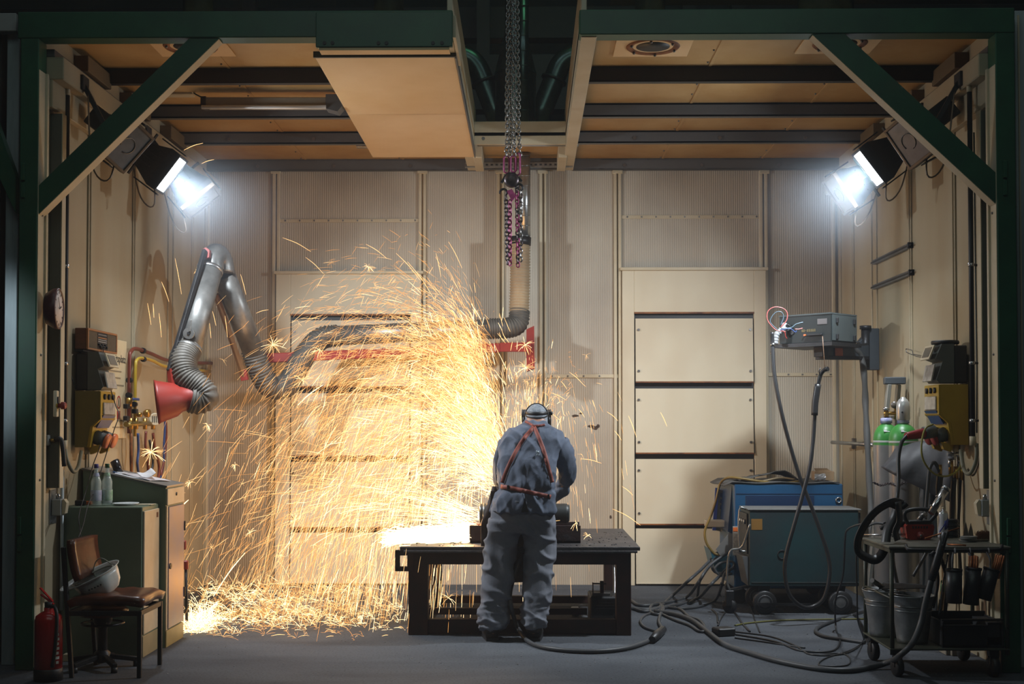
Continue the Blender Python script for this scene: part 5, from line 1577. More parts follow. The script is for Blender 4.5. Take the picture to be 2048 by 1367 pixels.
# ---- gas cylinders
m_cylg = mat('cylinder_grey', (.28, .27, .26), .28, .4, scale=4, var=.1)
m_cylgr = mat('cylinder_green', (.035, .22, .035), .4, scale=6, col2=(.03, .17, .03))
def cylinder(px, y, r, zs, cap, label):
    c = V((P(px, 900, y).x, y, 0))
    t = thing('gas_cylinder', c, label, 'gas cylinder')
    zg = zs - .16
    MB().lathe([(0, 0), (r * .9, 0), (r, .02), (r, zg)], c, seg=36).build('body', m_cylg, t)
    prof = [(r, zg)] + [(r * math.cos(a) if math.cos(a) * r > .035 else .035, zg + .04 + .13 * math.sin(a)) for a in [math.pi / 2 * k / 8 for k in range(9)]]
    MB().lathe(prof + [(.035, zs + .02)], c, seg=36).build('green_shoulder', m_cylgr, t)
    MB().lathe([(r + .0006, zg + .02), (r + .0008, zg + .021), (r + .0008, zg + .034), (r + .0006, zg + .035)], c, seg=36).build('white_band', mat('white_band', (.45, .46, .44), .5), t)
    MB().lathe([(.035, zs + .005), (.045, zs + .008), (.045, zs + .045), (.03, zs + .05)], c, seg=22).build('neck_ring', mat('neck_ring', (.5, .5, .55), .4, col2=(.1, .12, .4), scale=18), t)
    MB().obox(c + V((-.02, -r * .8, zg + .11)), (.022, .002, .01), rot('X', -38)).build('sticker', MATS['white_band'], t)
    if cap:
        MB().lathe([(.047, zs + .03), (.051, zs + .04), (.051, zs + .13), (.046, zs + .165), (.03, zs + .19), (.018, zs + .195), (.018, zs + .205), (0, zs + .205)], c, seg=26).build('cap', mat('cap_silver', (.5, .5, .48), .25, .5), t)
        MB().cyl(c + V((-.02, -.045, zs + .09)), c + V((-.022, -.053, zs + .09)), .007, seg=10).build('cap_hole', m_black, t)
    else:
        MB().cyl(c + V((0, 0, zs + .04)), c + V((0, 0, zs + .11)), .016, seg=12).build('valve', m_brass, t)
        MB().cyl(c + V((-.02, -.0, zs + .085)), c + V((.07, -.01, zs + .085)), .014, seg=12).build('brass_outlet', m_brass, t)
        MB().cyl(c + V((0, 0, zs + .11)), c + V((0, 0, zs + .13)), .026, seg=14).build('handwheel', m_steel, t)
        for dx in (.055, .095):
            MB().lathe([(0, 0), (.026, 0), (.028, .01), (.026, .02), (0, .02)], c + V((dx, -.03, zs + .15)), nrm((-.3, -1, 0)), 18).build('gauge', mat('gauge_dark', (.12, .10, .08), .3), t)
        MB().cyl(c + V((.07, -.01, zs + .04)), c + V((.07, -.01, zs + .14)), .013, seg=10).build('regulator_stem', m_brass, t)
    return c, r, zg
c1 = cylinder(1773, 10.12, .10, P(1773, 848, 10.12).z, False, 'green shouldered grey gas cylinder with brass regulator, left of the pair')
c2 = cylinder(1807, 9.86, .108, P(1807, 848, 9.86).z, True, 'green shouldered grey gas cylinder with a silver cap, right of the pair')
# safety chain
sg_ = []
chp = spline([P(1746, 964, 9.95), P(1762, 970, 9.95), P(1778, 966, 9.85), P(1795, 971, 9.72), P(1812, 965, 9.74), P(1840, 972, 9.9), P(1862, 976, 9.95)], 6)
mb = MB()
for i in range(0, len(chp) - 1):
    a, c = chp[i], chp[i + 1]
    mb.tube(link_pts((a + c) / 2, c - a, (0, .3, 1) if i % 2 else (0, 1, -.3), (c - a).length + .010, .016, 4), .0028, 4, closed=True)
tag(mb.build('safety_chain', m_chaind), 'thin dark safety chain around the two gas cylinders', 'chain')

# ---- dark grey leather blanket draped from the yellow box, and a dark screen behind
m_lth = mat('grey_leather_blanket', (.042, .042, .046), .55, scale=4, bump=.15, bscale=20)
def drape(pts_top, pts_bot, n, m, label, nm, cat, bulge=.05, seed=0, yfun=None):
    top, bot = spline(pts_top, 4), spline(pts_bot, 4)
    k = min(len(top), len(bot))
    rows = []
    for i in range(k):
        r_ = []
        for j in range(n + 1):
            u = j / n
            p = top[i].lerp(bot[i], u)
            p = p + V((0, -bulge * math.sin(math.pi * u) + .012 * math.sin(i * 1.9 + u * 4 + seed), 0))
            r_.append(p)
        rows.append(r_)
    return tag(MB().sheet(rows, .005).build(nm, m), label, cat)
drape([P(1790, 898, 9.72), P(1830, 885, 9.6), P(1868, 878, 9.5), P(1902, 872, 9.4)], [P(1762, 934, 9.62), P(1795, 953, 9.5), P(1860, 985, 9.4), P(1905, 1005, 9.3)], 10, m_lth, 'dark grey leather blanket draped in front of the gas cylinders', 'leather_blanket', 'blanket', .05)
drape([P(1838, 974, 9.6), P(1852, 967, 9.55), P(1872, 964, 9.5)], [V((P(1838, 974, 9.6).x, 9.6, .02)), V((P(1852, 970, 9.55).x, 9.55, .02)), V((P(1872, 970, 9.5).x, 9.5, .02))], 12, mat('dark_screen', (.028, .034, .036), .6), 'dark hanging screen standing behind the trolley beside the cylinders', 'dark_screen', 'screen', .02)

# ---- hoses and fittings below the yellow box on the right wall
t = thing('air_outlet', P(1915, 930, 9.1), 'brass and steel air outlet fittings with hanging black hoses on the right wall', 'valve')
for px, py, h_, m, r in ((1908, 905, .05, m_steel, .013), (1917, 903, .06, m_steel, .013), (1902, 935, .05, m_brass, .016), (1912, 945, .045, m_brass, .015), (1923, 945, .05, m_brass, .016), (1880, 940, .04, m_brass, .014), (1918, 925, .04, m_steel, .016), (1900, 925, .03, m_steel, .014)):
    c = P(px, py, 9.1)
    MB().cyl(c - V((0, 0, h_)), c + V((0, 0, h_)), r, seg=10).build('fitting', m, t)
MB().cyl(P(1895, 908, 9.1), P(1922, 907, 9.1), .014, seg=12).build('cross_pipe', m_steel, t)
for pts, r, m in (([(1908, 955), (1905, 1000), (1903, 1080), (1900, 1160)], .020, m_cable), ([(1921, 955), (1919, 1000), (1917, 1060), (1922, 1150)], .011, m_cable), ([(1880, 950), (1878, 975), (1880, 1000)], .024, m_cable), ([(1880, 945), (1870, 925), (1860, 935), (1855, 980), (1850, 1040), (1844, 1100)], .013, m_gcable), ([(1928, 920), (1932, 980), (1928, 1040), (1936, 1100), (1932, 1190)], .008, mat('tan_cable', (.22, .16, .08), .6)), ([(1935, 960), (1938, 1020), (1946, 1090)], .004, m_cable)):
    MB().tube(spline([P(x, y, 9.1) for x, y in pts], 6), r, 8).build('hose', m, t)
# yellow green cable loop and the red plug with its cable
hoseloop([P(1866, 848, 8.9), P(1850, 858, 8.85), P(1843, 890, 8.8), P(1847, 920, 8.8), P(1866, 945, 8.85), P(1890, 952, 8.9), P(1912, 944, 8.95), P(1922, 930, 9.0)], .0065, mat('yellow_green_cable', (.25, .22, .03), .45), 'yellow-green cable looping below the red plug on the right wall', 'cable', 'cable')
t = thing('red_plug', P(1840, 878, 8.95), 'red industrial plug in the yellow box on the right wall with black cable', 'plug')
d0, d1 = P(1812, 872, 8.9), P(1868, 862, 8.98)
dd = (d1 - d0)
MB().lathe([(0, 0), (.024, 0), (.026, .01), (.030, .06), (.034, .12), (.034, dd.length), (0, dd.length)], d0, dd, 20).build('body', mat('plug_red', (.30, .015, .02), .35), t)
MB().lathe([(.036, dd.length * .62), (.044, dd.length * .64), (.044, dd.length), (.03, dd.length)], d0, dd, 20).build('collar', m_gbox, t)
MB().tube(spline([d0 + dd * .02, P(1803, 885, 8.88), P(1797, 915, 8.85), P(1797, 960, 8.8), P(1793, 1010, 8.75), P(1788, 1060, 8.95), P(1786, 1120, 9.2), P(1800, 1190, 9.3)], 6), .013, 8).build('cable', m_cable, t)
hoseloop([P(1826, 1152, 9.1), P(1850, 1110, 9.1), P(1868, 1070, 9.1)], .012, m_cable, 'short black cable slanting behind the trolley top', 'cable', 'cable')
# welding ground clamps and grinder hose that hang behind the trolley on the wall
for i, (px, py) in enumerate(((1962, 1052), (1979, 1053))):
    c = PX(px, py, XR - .03)
    pass
# light brown spatula-like scrapers hanging behind the holders
for px, lab in ((1955, 'narrow brown scraper hanging low on the right wall, left one'), (1969, 'narrow brown scraper hanging low on the right wall, right one')):
    a, c = PX(px, 1180, XR - .03), PX(px, 1240, XR - .03)
    b = MB().cyl(V((a.x, a.y, a.z)), V((a.x, a.y, a.z - .06)), .004, seg=6)
    b.prism([(a.x, a.y - .02, a.z - .06), (a.x, a.y + .02, a.z - .06), (a.x, a.y + .028, a.z - .12), (a.x, a.y + .012, c.z), (a.x, a.y - .012, c.z), (a.x, a.y - .028, a.z - .12)], (.004, 0, 0))
    tag(b.build('scraper', mat('brown_tool', (.14, .08, .04), .5)), lab, 'tool')
# ================================================================== trolley at the lower right
m_tro = mat('trolley_green', (.055, .065, .042), .45, .2, scale=5, col2=(.035, .035, .025))
m_top = mat('trolley_top', (.11, .105, .075), .5, .2, scale=6, col2=(.06, .055, .04))
X0, X1, Y0, Y1 = 2.235, 2.965, 8.07, 8.72
ZT = P(1780, 1092, 8.07).z
ZS = .178
t = thing('trolley', ((X0 + X1) / 2, (Y0 + Y1) / 2, 0), 'green steel workshop trolley with a shelf and casters at the lower right', 'trolley')
MB().box((X0 - .01, Y0 - .01, ZT - .016), (X1 + .01, Y1 + .01, ZT), .004).build('top_plate', m_top, t)
MB().box((X0 - .005, Y0 - .005, ZS - .012), (X1, Y1, ZS), .003).build('shelf', m_tro, t)
b = MB()
for ya_, yb2 in ((Y0, Y0 + .02), (Y1 - .02, Y1)):
    b.box((X0, ya_, ZT - .04), (X1, yb2, ZT - .016), .002)
for xa_, xb_ in ((X0, X0 + .02), (X1 - .02, X1)):
    b.box((xa_, Y0, ZT - .04), (xb_, Y1, ZT - .016), .002)
b.build('top_frame', m_tro, t)
for x in (X0 + .012, X1 - .012):
    for y in (Y0 + .012, Y1 - .012):
        MB().cyl((x, y, ZS - .04), (x, y, ZT - .016), .0135, seg=12).build('leg', m_tro, t)
for x in (X0 + .05, X1 - .09):
    for y in (Y0 + .04, Y1 - .06):
        k = MB().box((x - .03, y - .03, .125), (x + .03, y + .03, ZS - .012), .004)
        k.prism([(x - .025, y - .022, .06), (x - .025, y - .022, .13), (x + .03, y - .022, .13), (x + .01, y - .022, .05)], (0, .005, 0)).prism([(x - .025, y + .018, .06), (x - .025, y + .018, .13), (x + .03, y + .018, .13), (x + .01, y + .018, .05)], (0, .005, 0))
        ko = k.build('caster_fork', m_dark, t)
        MB().lathe([(0, -.022), (.056, -.022), (.062, -.014), (.062, .014), (.056, .022), (0, .022)], (x, y, .063), (1, .12, 0), 22).build('caster_wheel', m_black, ko)
MB().tube(spline([P(1812, 1090, 8.05), P(1814, 1096, 8.0), P(1826, 1099, 7.97), P(1900, 1100, 7.97), P(1990, 1099, 7.97), P(2002, 1096, 8.0), P(2004, 1090, 8.05)], 5), .010, 10).build('front_rail', m_dark, t)
for z in (.46, .38):
    MB().cyl((X0 + .012, Y0 + .012, z + .02), (X0 + .012, Y1 - .012, z + .02), .010, seg=8).build('side_bar', m_tro, t) if z > .4 else None

# buckets
m_zinc = mat('zinc_bucket', (.38, .39, .39), .35, .75, scale=9, col2=(.22, .23, .23))
b0 = V((P(1824, 1200, 8.3).x, 8.3, ZS + .001))
def bucket(o, label, group=None):
    t = thing('metal_bucket', o, label, 'bucket', group)
    MB().lathe([(0, .006), (.088, .006), (.09, 0), (.094, 0), (.098, .03), (.121, .22), (.123, .225), (.121, .23), (.139, .292), (.144, .296), (.144, .300), (.137, .300), (.117, .22), (.09, .012), (0, .012)], o, seg=36).build('body', m_zinc, t)
    for z, r in ((.205, .1215), (.235, .1265)):
        MB().tube(arc(o + V((0, 0, z)), (1, 0, 0), (0, 1, 0), r, 0, 360, 36)[:-1], .003, 5, closed=True).build('bead', m_zinc, t)
    for s in (-1, 1):
        MB().obox(o + V((s * .03, -s * .138, .288)), (.018, .005, .018), rotz(s * 10), .003).build('ear', m_zinc, t)
    MB().tube(spline([o + V((-.03, .14, .29)), o + V((-.11, .06, .305)), o + V((-.12, -.05, .31)), o + V((-.04, -.12, .305)), o + V((.03, -.14, .29))], 6), .0035, 6).build('bail', m_bolt, t)
    return t
bk = bucket(b0, 'dented zinc bucket standing in front on the trolley shelf')
b1 = V((P(1769, 1200, 8.56).x, 8.56, ZS + .001))
bk2 = copy_tree(bk, b1, R(35), 'zinc bucket with scrap in it, behind the front bucket on the shelf')
# flat dark scrap and a bar lying across the rear bucket
z_ = b1.z + .31
tag(MB().prism([(b1.x - .06, b1.y - .08, z_), (b1.x + .30, b1.y - .03, z_), (b1.x + .26, b1.y + .10, z_ + .01), (b1.x + .02, b1.y + .10, z_ + .02)], (0, 0, .004)).build('dark_sheet', m_dark), 'thin dark sheet offcut lying on the rear bucket', 'sheet')
tag(MB().cyl(P(1744, 1160, 8.45), P(1775, 1180, 8.62), .016, seg=12).build('round_bar', m_bolt), 'short round bar sticking out of the rear bucket', 'bar')

# black tool tray on the shelf
x0, x1 = 2.56, 2.94
t = thing('tool_tray', ((x0 + x1) / 2, 8.25, ZS), 'black open tool tray full of dark bars on the trolley shelf', 'tray')
b = MB()
z0 = ZS + .001
b.box((x0, 8.10, z0), (x1, 8.44, z0 + .012)).box((x0, 8.10, z0), (x1 - .1, 8.115, z0 + .14), .003).box((x0, 8.425, z0), (x1, 8.44, z0 + .18), .003).box((x0, 8.10, z0), (x0 + .012, 8.44, z0 + .16), .003).box((x1 - .012, 8.10, z0), (x1, 8.44, z0 + .16), .003)
b.build('tray', m_black, t)
MB().bar((x0, 8.12, z0 + .165), (x1, 8.12, z0 + .17), .03, .012).build('handle', m_black, t)
for i in range(4):
    tag(MB().bar((x0 + .12 + i * .05, 8.14, z0 + .03 + .02 * (i % 2)), (x0 + .20 + i * .045, 8.40, z0 + .05 + .012 * i), .028, .028, bev=.003).build('steel_bar', m_dark), 'dark square steel bar lying in the black tool tray', 'bar', 'steel bars in the tool tray')
tag(MB().prism([(x1 - .13, 8.13, z0 + .06), (x1 - .015, 8.13, z0 + .06), (x1 - .015, 8.13, z0 + .15), (x1 - .09, 8.13, z0 + .15), (x1 - .09, 8.13, z0 + .10), (x1 - .13, 8.13, z0 + .09)], (0, .28, 0)).build('angle_iron', m_lth), 'dark grey angle iron on top of the tool tray', 'angle iron')

# rod holders on the front rail
m_copper = mat('copper_rod', (.50, .17, .06), .35, .7, scale=20, col2=(.35, .11, .04))
def holder(px, ptop, pbot, tilt, label, rods):
    yy = 7.93
    top, bot = P(px, ptop, yy), P(px + tilt, pbot, yy)
    d = (bot - top)
    t = thing('rod_quiver', bot, label, 'holder')
    MB().lathe([(.042, 0), (.047, 0), (.047, d.length), (0, d.length), (0, d.length - .004), (.042, d.length - .004)], top, d, 22).build('quiver', m_cable, t)
    MB().lathe([(.047, 0), (.050, 0), (.050, .014), (.047, .014)], top, d, 22).build('rim', m_dark, t)
    hx = P(px + (0 if tilt >= 0 else -8), 1099, 7.97).x
    hk = [top + V((0, .03, -.02)), top + V((0, .035, .05)), V((hx, 7.985, ZT - .03)), V((hx, 7.955, ZT - .008)), V((hx, 7.945, ZT - .03))]
    MB().tube(spline(hk, 5), .012, 8, flat=.4).build('hook_strap', m_gcable, t)
    u = -d.normalized()
    x, y, _ = frame_of(u)
    for i in range(rods):
        a = i * 2.4; r_ = .009 * math.sqrt(i)
        o = top + x * math.cos(a) * r_ + y * math.sin(a) * r_
        tag(MB().cyl(o - u * .10, o + u * (.075 + .006 * math.sin(i * 5)), .0042, seg=8).build('copper_rod', m_copper),
            'copper coated gouging rod standing in the %s quiver' % ('upright middle' if tilt >= 0 else 'tilted right'), 'rod', 'copper rods in the %s quiver' % ('middle' if tilt >= 0 else 'right'))
    return t
holder(1908, 1137, 1205, 0, 'black rod quiver hanging empty on the trolley rail', 0)
holder(1947, 1134, 1208, -6, 'black rod quiver with upright copper rods on the trolley rail', 0)
holder(1984, 1136, 1198, -18, 'black tilted rod quiver with copper rods at the right end of the rail', 0)
def rods(px, py, dx, n, label, group):
    yy = 7.93
    top, bot = P(px, py, yy), P(px + dx, py + 60, yy)
    u = (top - bot).normalized(); x, y, _ = frame_of(u)
    for i in range(n):
        a = i * 2.4; r_ = .0085 * math.sqrt(i)
        o = top + x * math.cos(a) * r_ + y * math.sin(a) * r_
        tag(MB().cyl(o - u * .14, o + u * (.004 * math.sin(i * 5)), .0044, seg=8).build('copper_rod', m_copper), label, 'rod', group)
rods(1948, 1111, -2, 12, 'copper gouging rod standing upright in the middle quiver', 'copper rods in the middle quiver')
rods(2002, 1110, -16, 13, 'copper gouging rod standing slanted in the tilted right quiver', 'copper rods in the tilted quiver')

# gouging torch on the trolley front with its thick cable
t = thing('gouging_torch', P(1880, 1150, 7.9), 'black gouging torch with a copper rod clamped in it, on the trolley front', 'torch')
MB().tube([P(1888, 1066, 7.9), P(1884, 1085, 7.88), P(1872, 1130, 7.88), P(1863, 1160, 7.88)], [.020, .024, .026, .022], 10).build('handle', m_cable, t)
MB().bar(P(1893, 1062, 7.9), P(1882, 1092, 7.87), .04, .022, bev=.004).build('jaw', m_dark, t)
MB().cyl(P(1850, 1076, 7.87), P(1919, 1055, 7.93), .0042, seg=8).build('rod', m_copper, t)
MB().cyl(P(1868, 1104, 7.86), P(1861, 1110, 7.84), .012, seg=10).build('knob', m_black, t)
cab = [P(1863, 1158, 7.88), P(1852, 1200, 7.87), P(1842, 1245, 7.86), P(1825, 1285, 7.8), P(1800, 1310, 7.75)]
fl = [PZ(x, y, .017) for x, y in ((1745, 1333), (1700, 1340), (1640, 1337), (1560, 1322), (1500, 1305), (1450, 1288), (1415, 1262), (1385, 1240), (1350, 1228), (1310, 1222))]
MB().tube(spline(cab + [PZ(1780, 1322, .06)] + fl, 6), .0185, 10).build('cable', m_gcable, t)

# items on the top
def top(px, py, y=None):
    return PZ(px, py, ZT)
# red cased machine with black carrying handle
q = PZ(1842, 1080, ZT)
t = thing('petrol_saw', V((q.x, q.y + .06, ZT)), 'red and black machine with a carrying handle on the trolley top', 'machine')
m_saw = mat('saw_red', (.30, .025, .012), .4, scale=12, col2=(.2, .018, .012))
x, y, z = q.x, q.y + .02, ZT + .001
rows = []
b = MB().prism([(x - .082, y, z + .01), (x - .06, y, z), (x + .06, y, z), (x + .082, y, z + .02), (x + .095, y, z + .085), (x + .085, y, z + .10), (x - .08, y, z + .10), (x - .092, y, z + .085)], (0, .14, 0))
b.build('casing', m_saw, t)
for i in range(6):
    MB().box((x - .05 + i * .018, y - .003, z + .075), (x - .04 + i * .018, y, z + .09)).build('vent_slot', m_black, t)
MB().lathe([(0, 0), (.026, 0), (.024, .01), (.010, .012), (.010, .02), (0, .02)], (x + .0, y, z + .03), (0, -1, 0), 18).build('starter_boss', m_saw, t)
MB().lathe([(0, .02), (.008, .02), (.008, .024), (0, .024)], (x + .0, y, z + .03), (0, -1, 0), 12).build('screw', m_bolt, t)
MB().prism([(x - .075, y + .01, z + .10), (x + .08, y + .01, z + .10), (x + .07, y + .01, z + .125), (x - .06, y + .01, z + .12)], (0, .11, 0)).build('top_cover', m_black, t)
MB().tube(spline([(x - .07, y + .02, z + .10), (x - .095, y + .01, z + .15), (x - .085, y + .005, z + .185), (x - .02, y, z + .20), (x + .06, y, z + .195), (x + .11, y + .01, z + .175), (x + .095, y + .03, z + .14), (x + .07, y + .04, z + .11)], 6), .013, 10).build('handle', m_black, t)
MB().tube([(x + .01, y + .06, z + .12), (x + .03, y + .06, z + .15), (x + .06, y + .07, z + .16)], .018, 8).build('filter_neck', m_bolt, t)
# silver tube lamp
t = thing('silver_torch', P(1870, 1020, 8.4), 'shiny slanted steel tube behind the red machine on the trolley', 'tube')
a, c = P(1862, 1026, 8.35), P(1890, 980, 8.4)
MB().cyl(a, c, .021, .026, 20).build('tube', m_steel, t)
MB().cyl(c, c + (c - a).normalized() * .02, .028, seg=20).build('end_ring', m_galv, t)
for u in (.3, .7):
    o = a.lerp(c, u)
    MB().cyl(o, o + V((-.035, -.01, .008)), .004, seg=8).build('screw', m_bolt, t)
# spray can
o = PZ(1892, 1076, ZT); o.y += .06; o.z = ZT + .001
t = thing('spray_can', o, 'white and blue spray can standing on the trolley top', 'spray can')
MB().lathe([(0, 0), (.031, 0), (.033, .004), (.033, .155), (.031, .160)], o, seg=24).build('can', mat('can_white', (.50, .50, .52), .3, scale=7, var=.08), t)
MB().lathe([(.031, .160), (.028, .172), (.014, .180), (.012, .188), (0, .19)], o, seg=24).build('dome', m_steel, t)
MB().cyl(o + V((0, 0, .188)), o + V((0, 0, .20)), .007, seg=10).build('nozzle', m_cream, t)
rows = []
for k in range(2):
    st = []
    for i in range(10):
        a = R(-150 + i * 14 + k * 60)
        zc = (.03 + .012 * i) if k == 0 else .05 + .004 * i
        st.append([o + V((math.cos(a) * .0336, math.sin(a) * .0336, zc)), o + V((math.cos(a) * .0336, math.sin(a) * .0336, zc + (.014 if k == 0 else .06)))])
    MB().sheet(st, .0005).build('blue_stripe', mat('can_blue', (.03, .04, .25), .4), t)
# grinding discs
def discs(px, py, r, n, m, label, group, r0=.011, dy=.05):
    o = PZ(px, py, ZT); o.y += dy
    for i in range(n):
        c = o + V((.003 * math.sin(i * 2.3), .003 * math.cos(i * 1.7), .001 + i * .0085))
        tag(MB().lathe([(r0, 0), (r, 0), (r, .0075), (r0, .0075), (r0, 0)], c, seg=26).build('grinding_disc', m), label, 'disc', group)
discs(1919, 1078, .052, 14, m_cable, 'black grinding disc in the tall stack behind the spray can', 'black grinding discs', dy=.18)
discs(1950, 1086, .052, 4, mat('grey_disc', (.12, .115, .10), .7), 'grey grinding disc in the low stack beside the wire brush', 'grey grinding discs', dy=.12)
# wire brush
o = PZ(1975, 1083, ZT); o.y += .05; o.z = ZT + .001
t = thing('wire_brush', o, 'brown wire brush lying bristles up on the trolley top', 'brush')
MB().bar(o + V((-.17, -.03, .008)), o + V((.07, .02, .008)), .035, .014, bev=.004).build('handle', mat('brush_wood', (.20, .16, .11), .5), t)
b = MB()
random.seed(5)
for i in range(420):
    u = random.uniform(-.055, .065); w = random.uniform(-.014, .014)
    p = o + V((u, u * .2 + w, .014))
    b.tube([p, p + V((random.gauss(0, .006), random.gauss(0, .006), .035 + random.uniform(0, .018)))], .0009, 3, cap=False)
tag(b.build('bristles', mat('brush_bristle', (.16, .06, .02), .6), t), kind='stuff')
tag(MB().cyl(PZ(1895, 1088, ZT + .006), PZ(1932, 1090, ZT + .006), .005, seg=8).build('copper_rod', m_copper), 'single copper rod lying flat on the trolley top before the discs', 'rod')
for px, py, hgt, label in ((1963, 1062, .085, 'dark pointed scraper blade standing behind the wire brush, left one'), (1979, 1066, .08, 'dark pointed scraper blade standing behind the wire brush, right one')):
    p = PX(px, py, XR - .06); p = V((2.9 + (px - 1963) * .002, 8.66, ZT + .001))
    tag(MB().prism([p + V((-.018, 0, 0)), p + V((.018, 0, 0)), p + V((.012, 0, .05)), p + V((0, 0, hgt + .02)), p + V((-.014, 0, .04))], (0, .006, 0)).build('blade', m_bolt), label, 'tool')
# steel rule and white rods on the left of the top
tag(MB().cyl(P(1722, 1069, 8.72), P(1812, 1068, 8.55), .007, seg=8).build('steel_rod', m_steel), 'bright steel rod lying across the back left of the trolley top', 'rod')
tag(MB().tube(spline([P(1812, 1052, 8.6), P(1780, 1050, 8.6), P(1750, 1046, 8.65), P(1722, 1060, 8.75)], 5), .008, 8).build('grey_strap', m_gcable), 'grey hose end curving over the back left of the trolley top', 'hose')
t = thing('hand_tool', P(1790, 1060, 8.6), 'dark blue-black tool lying behind the head strap on the trolley', 'tool')
MB().tube(spline([P(1760, 1056, 8.6), P(1785, 1048, 8.58), P(1815, 1044, 8.6)], 5), [.014 + .006 * math.sin(i * .3) for i in range(11)], 10).build('grip', m_dark, t)
# head strap with pads hanging over the left corner
t = thing('head_harness', P(1740, 1110, 8.2), 'black padded harness strap looping over the left end of the trolley', 'harness')
def strap(pts, y, w, m, nm):
    sp = spline([P(px, py, y + dy) for px, py, dy in pts], 6)
    rows = []
    for i, p in enumerate(sp):
        tn = (sp[min(i + 1, len(sp) - 1)] - sp[max(i - 1, 0)]).normalized()
        s_ = tn.cross(V((0, 1, 0))).normalized() * .85 + V((0, .5, 0))
        rows.append([p - s_ * w / 2, p + s_ * w / 2])
    return MB().sheet(rows, .007).build(nm, m, t)
strap([(1806, 1008, .1), (1785, 1004, .05), (1755, 1020, 0), (1733, 1045, -.05), (1718, 1075, -.05), (1717, 1100, -.05), (1730, 1112, -.03), (1752, 1118, 0), (1768, 1098, .05), (1775, 1060, .1), (1788, 1035, .12), (1795, 1012, .12)], 8.3, .06, m_cable, 'strap')
strap([(1797, 1003, 0), (1800, 1040, 0), (1792, 1062, 0), (1796, 1080, .0)], 8.32, .05, m_cable, 'hanging_pad')
strap([(1780, 1006, .04), (1800, 1012, .04), (1812, 1004, .04)], 8.34, .05, m_dark, 'pad')
# under shelf: tools hanging behind (torches on the rear side)
for pts, m, r, label in (([(1868, 1110), (1876, 1160), (1866, 1215)], m_dark, .010, 'slim dark rod hanging behind the trolley rail, nearest the torch'), ([(1896, 1108), (1886, 1165), (1878, 1230)], m_steel, .006, 'slim bright rod hanging behind the trolley rail'),
                         ([(1880, 1110), (1894, 1160), (1890, 1225)], m_dark, .012, 'black hose hanging under the middle of the trolley top')):
    hoseloop([P(x, y, 8.25) for x, y in pts], r, m, label, 'hanging_rod', 'rod')
t = thing('hand_pump', P(1882, 1232, 8.5), 'green handled tool standing at the back of the trolley shelf', 'tool')
MB().cyl(P(1885, 1160, 8.5), P(1885, 1185, 8.5), .012, .015, 10).build('green_grip', mat('tool_green', (.01, .16, .05), .4), t)
MB().cyl(P(1885, 1182, 8.5), P(1878, 1232, 8.5), .016, seg=10).build('shaft', mat('tool_ochre', (.20, .12, .02), .4), t)
tag(MB().lathe([(0, 0), (.035, 0), (.035, .10), (.02, .13), (0, .13)], V((2.66, 8.55, ZS + .001)), seg=20).build('grey_flask', mat('dull_flask', (.13, .13, .12), .5)), 'dull grey flask standing at the back of the trolley shelf', 'flask')
tag(MB().box((2.82, 8.85, 0), (2.88, 9.0, .08), .004).box((2.85, 8.82, .0), (2.96, 8.86, .07), .004).build('wood_block', mat('pale_wood', (.30, .26, .2), .7)), 'small pale wood block on the floor under the trolley', 'block')
# ================================================================== welding bench
m_bt = mat('scaled_bench_top', (.045, .045, .05), .55, .3, scale=7, col2=(.09, .085, .085), bump=.5, bscale=60)
m_bf = mat('rusty_black_frame', (.020, .013, .011), .6, .3, scale=6, col2=(.05, .016, .010))
bxl, bxr = P(800, 1095, 9.62).x, P(1280, 1092, 9.62).x
BT = P(1200, 1093, 9.6).z
BY0, BY1 = 9.60, 11.30
t = thing('welding_bench', ((bxl + bxr) / 2, (BY0 + BY1) / 2, 0), 'heavy black steel welding bench the worker stands at', 'workbench')
b = MB().prism([(bxl, BY0 + .03, BT), (bxl, BY0 + .03, BT - .03), (bxl, BY1, BT - .03), (bxl, BY1, BT)], (bxr - bxl, 0, 0))
b = MB().box((bxl, BY0, BT - .028), (bxr, BY1, BT), .004).box((bxl + .03, BY0 - .006, BT - .045), (bxr - .02, BY0 + .03, BT - .028), .003)
b.build('top_plate', m_bt, t)
xl_, xr_ = P(817, 1200, 9.66).x, P(1262, 1200, 9.66).x
ap = P(1200, 1128, 9.66).z
b = MB()
b.box((xl_, 9.64, ap), (xr_, 9.72, BT - .03), .004).box((xl_, BY1 - .1, ap), (xr_, BY1 - .02, BT - .03), .004)
b.box((xl_, 9.7, ap), (xl_ + .08, BY1 - .05, BT - .03), .004).box((xr_ - .08, 9.7, ap), (xr_, BY1 - .05, BT - .03), .004)
b.build('top_frame', m_bf, t)
for x0, x1 in ((xl_, xl_ + .145), (xr_ - .11, xr_)):
    for y0, y1 in ((9.64, 9.76), (BY1 - .16, BY1 - .04)):
        l = MB().box((x0, y0, .0), (x1, y1, ap + .01), .004)
        l.build('leg', m_bf, t)
b = MB().box((xl_ + .145, 9.66, .01), (xr_ - .11, 9.74, .115), .004).build('front_stretcher', m_bf, t)
MB().box((xl_ + .145, BY1 - .14, .03), (xr_ - .11, BY1 - .07, P(1000, 1190, 11.2).z), .004).build('rear_stretcher', m_bf, t)
MB().bar((xl_ + .1, 10.2, .10), (xr_ - .3, 10.2, .10), .05, .05).build('middle_bar', m_bf, t)
for x in (xl_ + .03, xr_ - .08):
    MB().box((x, 9.76, .02), (x + .06, BY1 - .14, .10), .003).build('side_stretcher', m_bf, t)
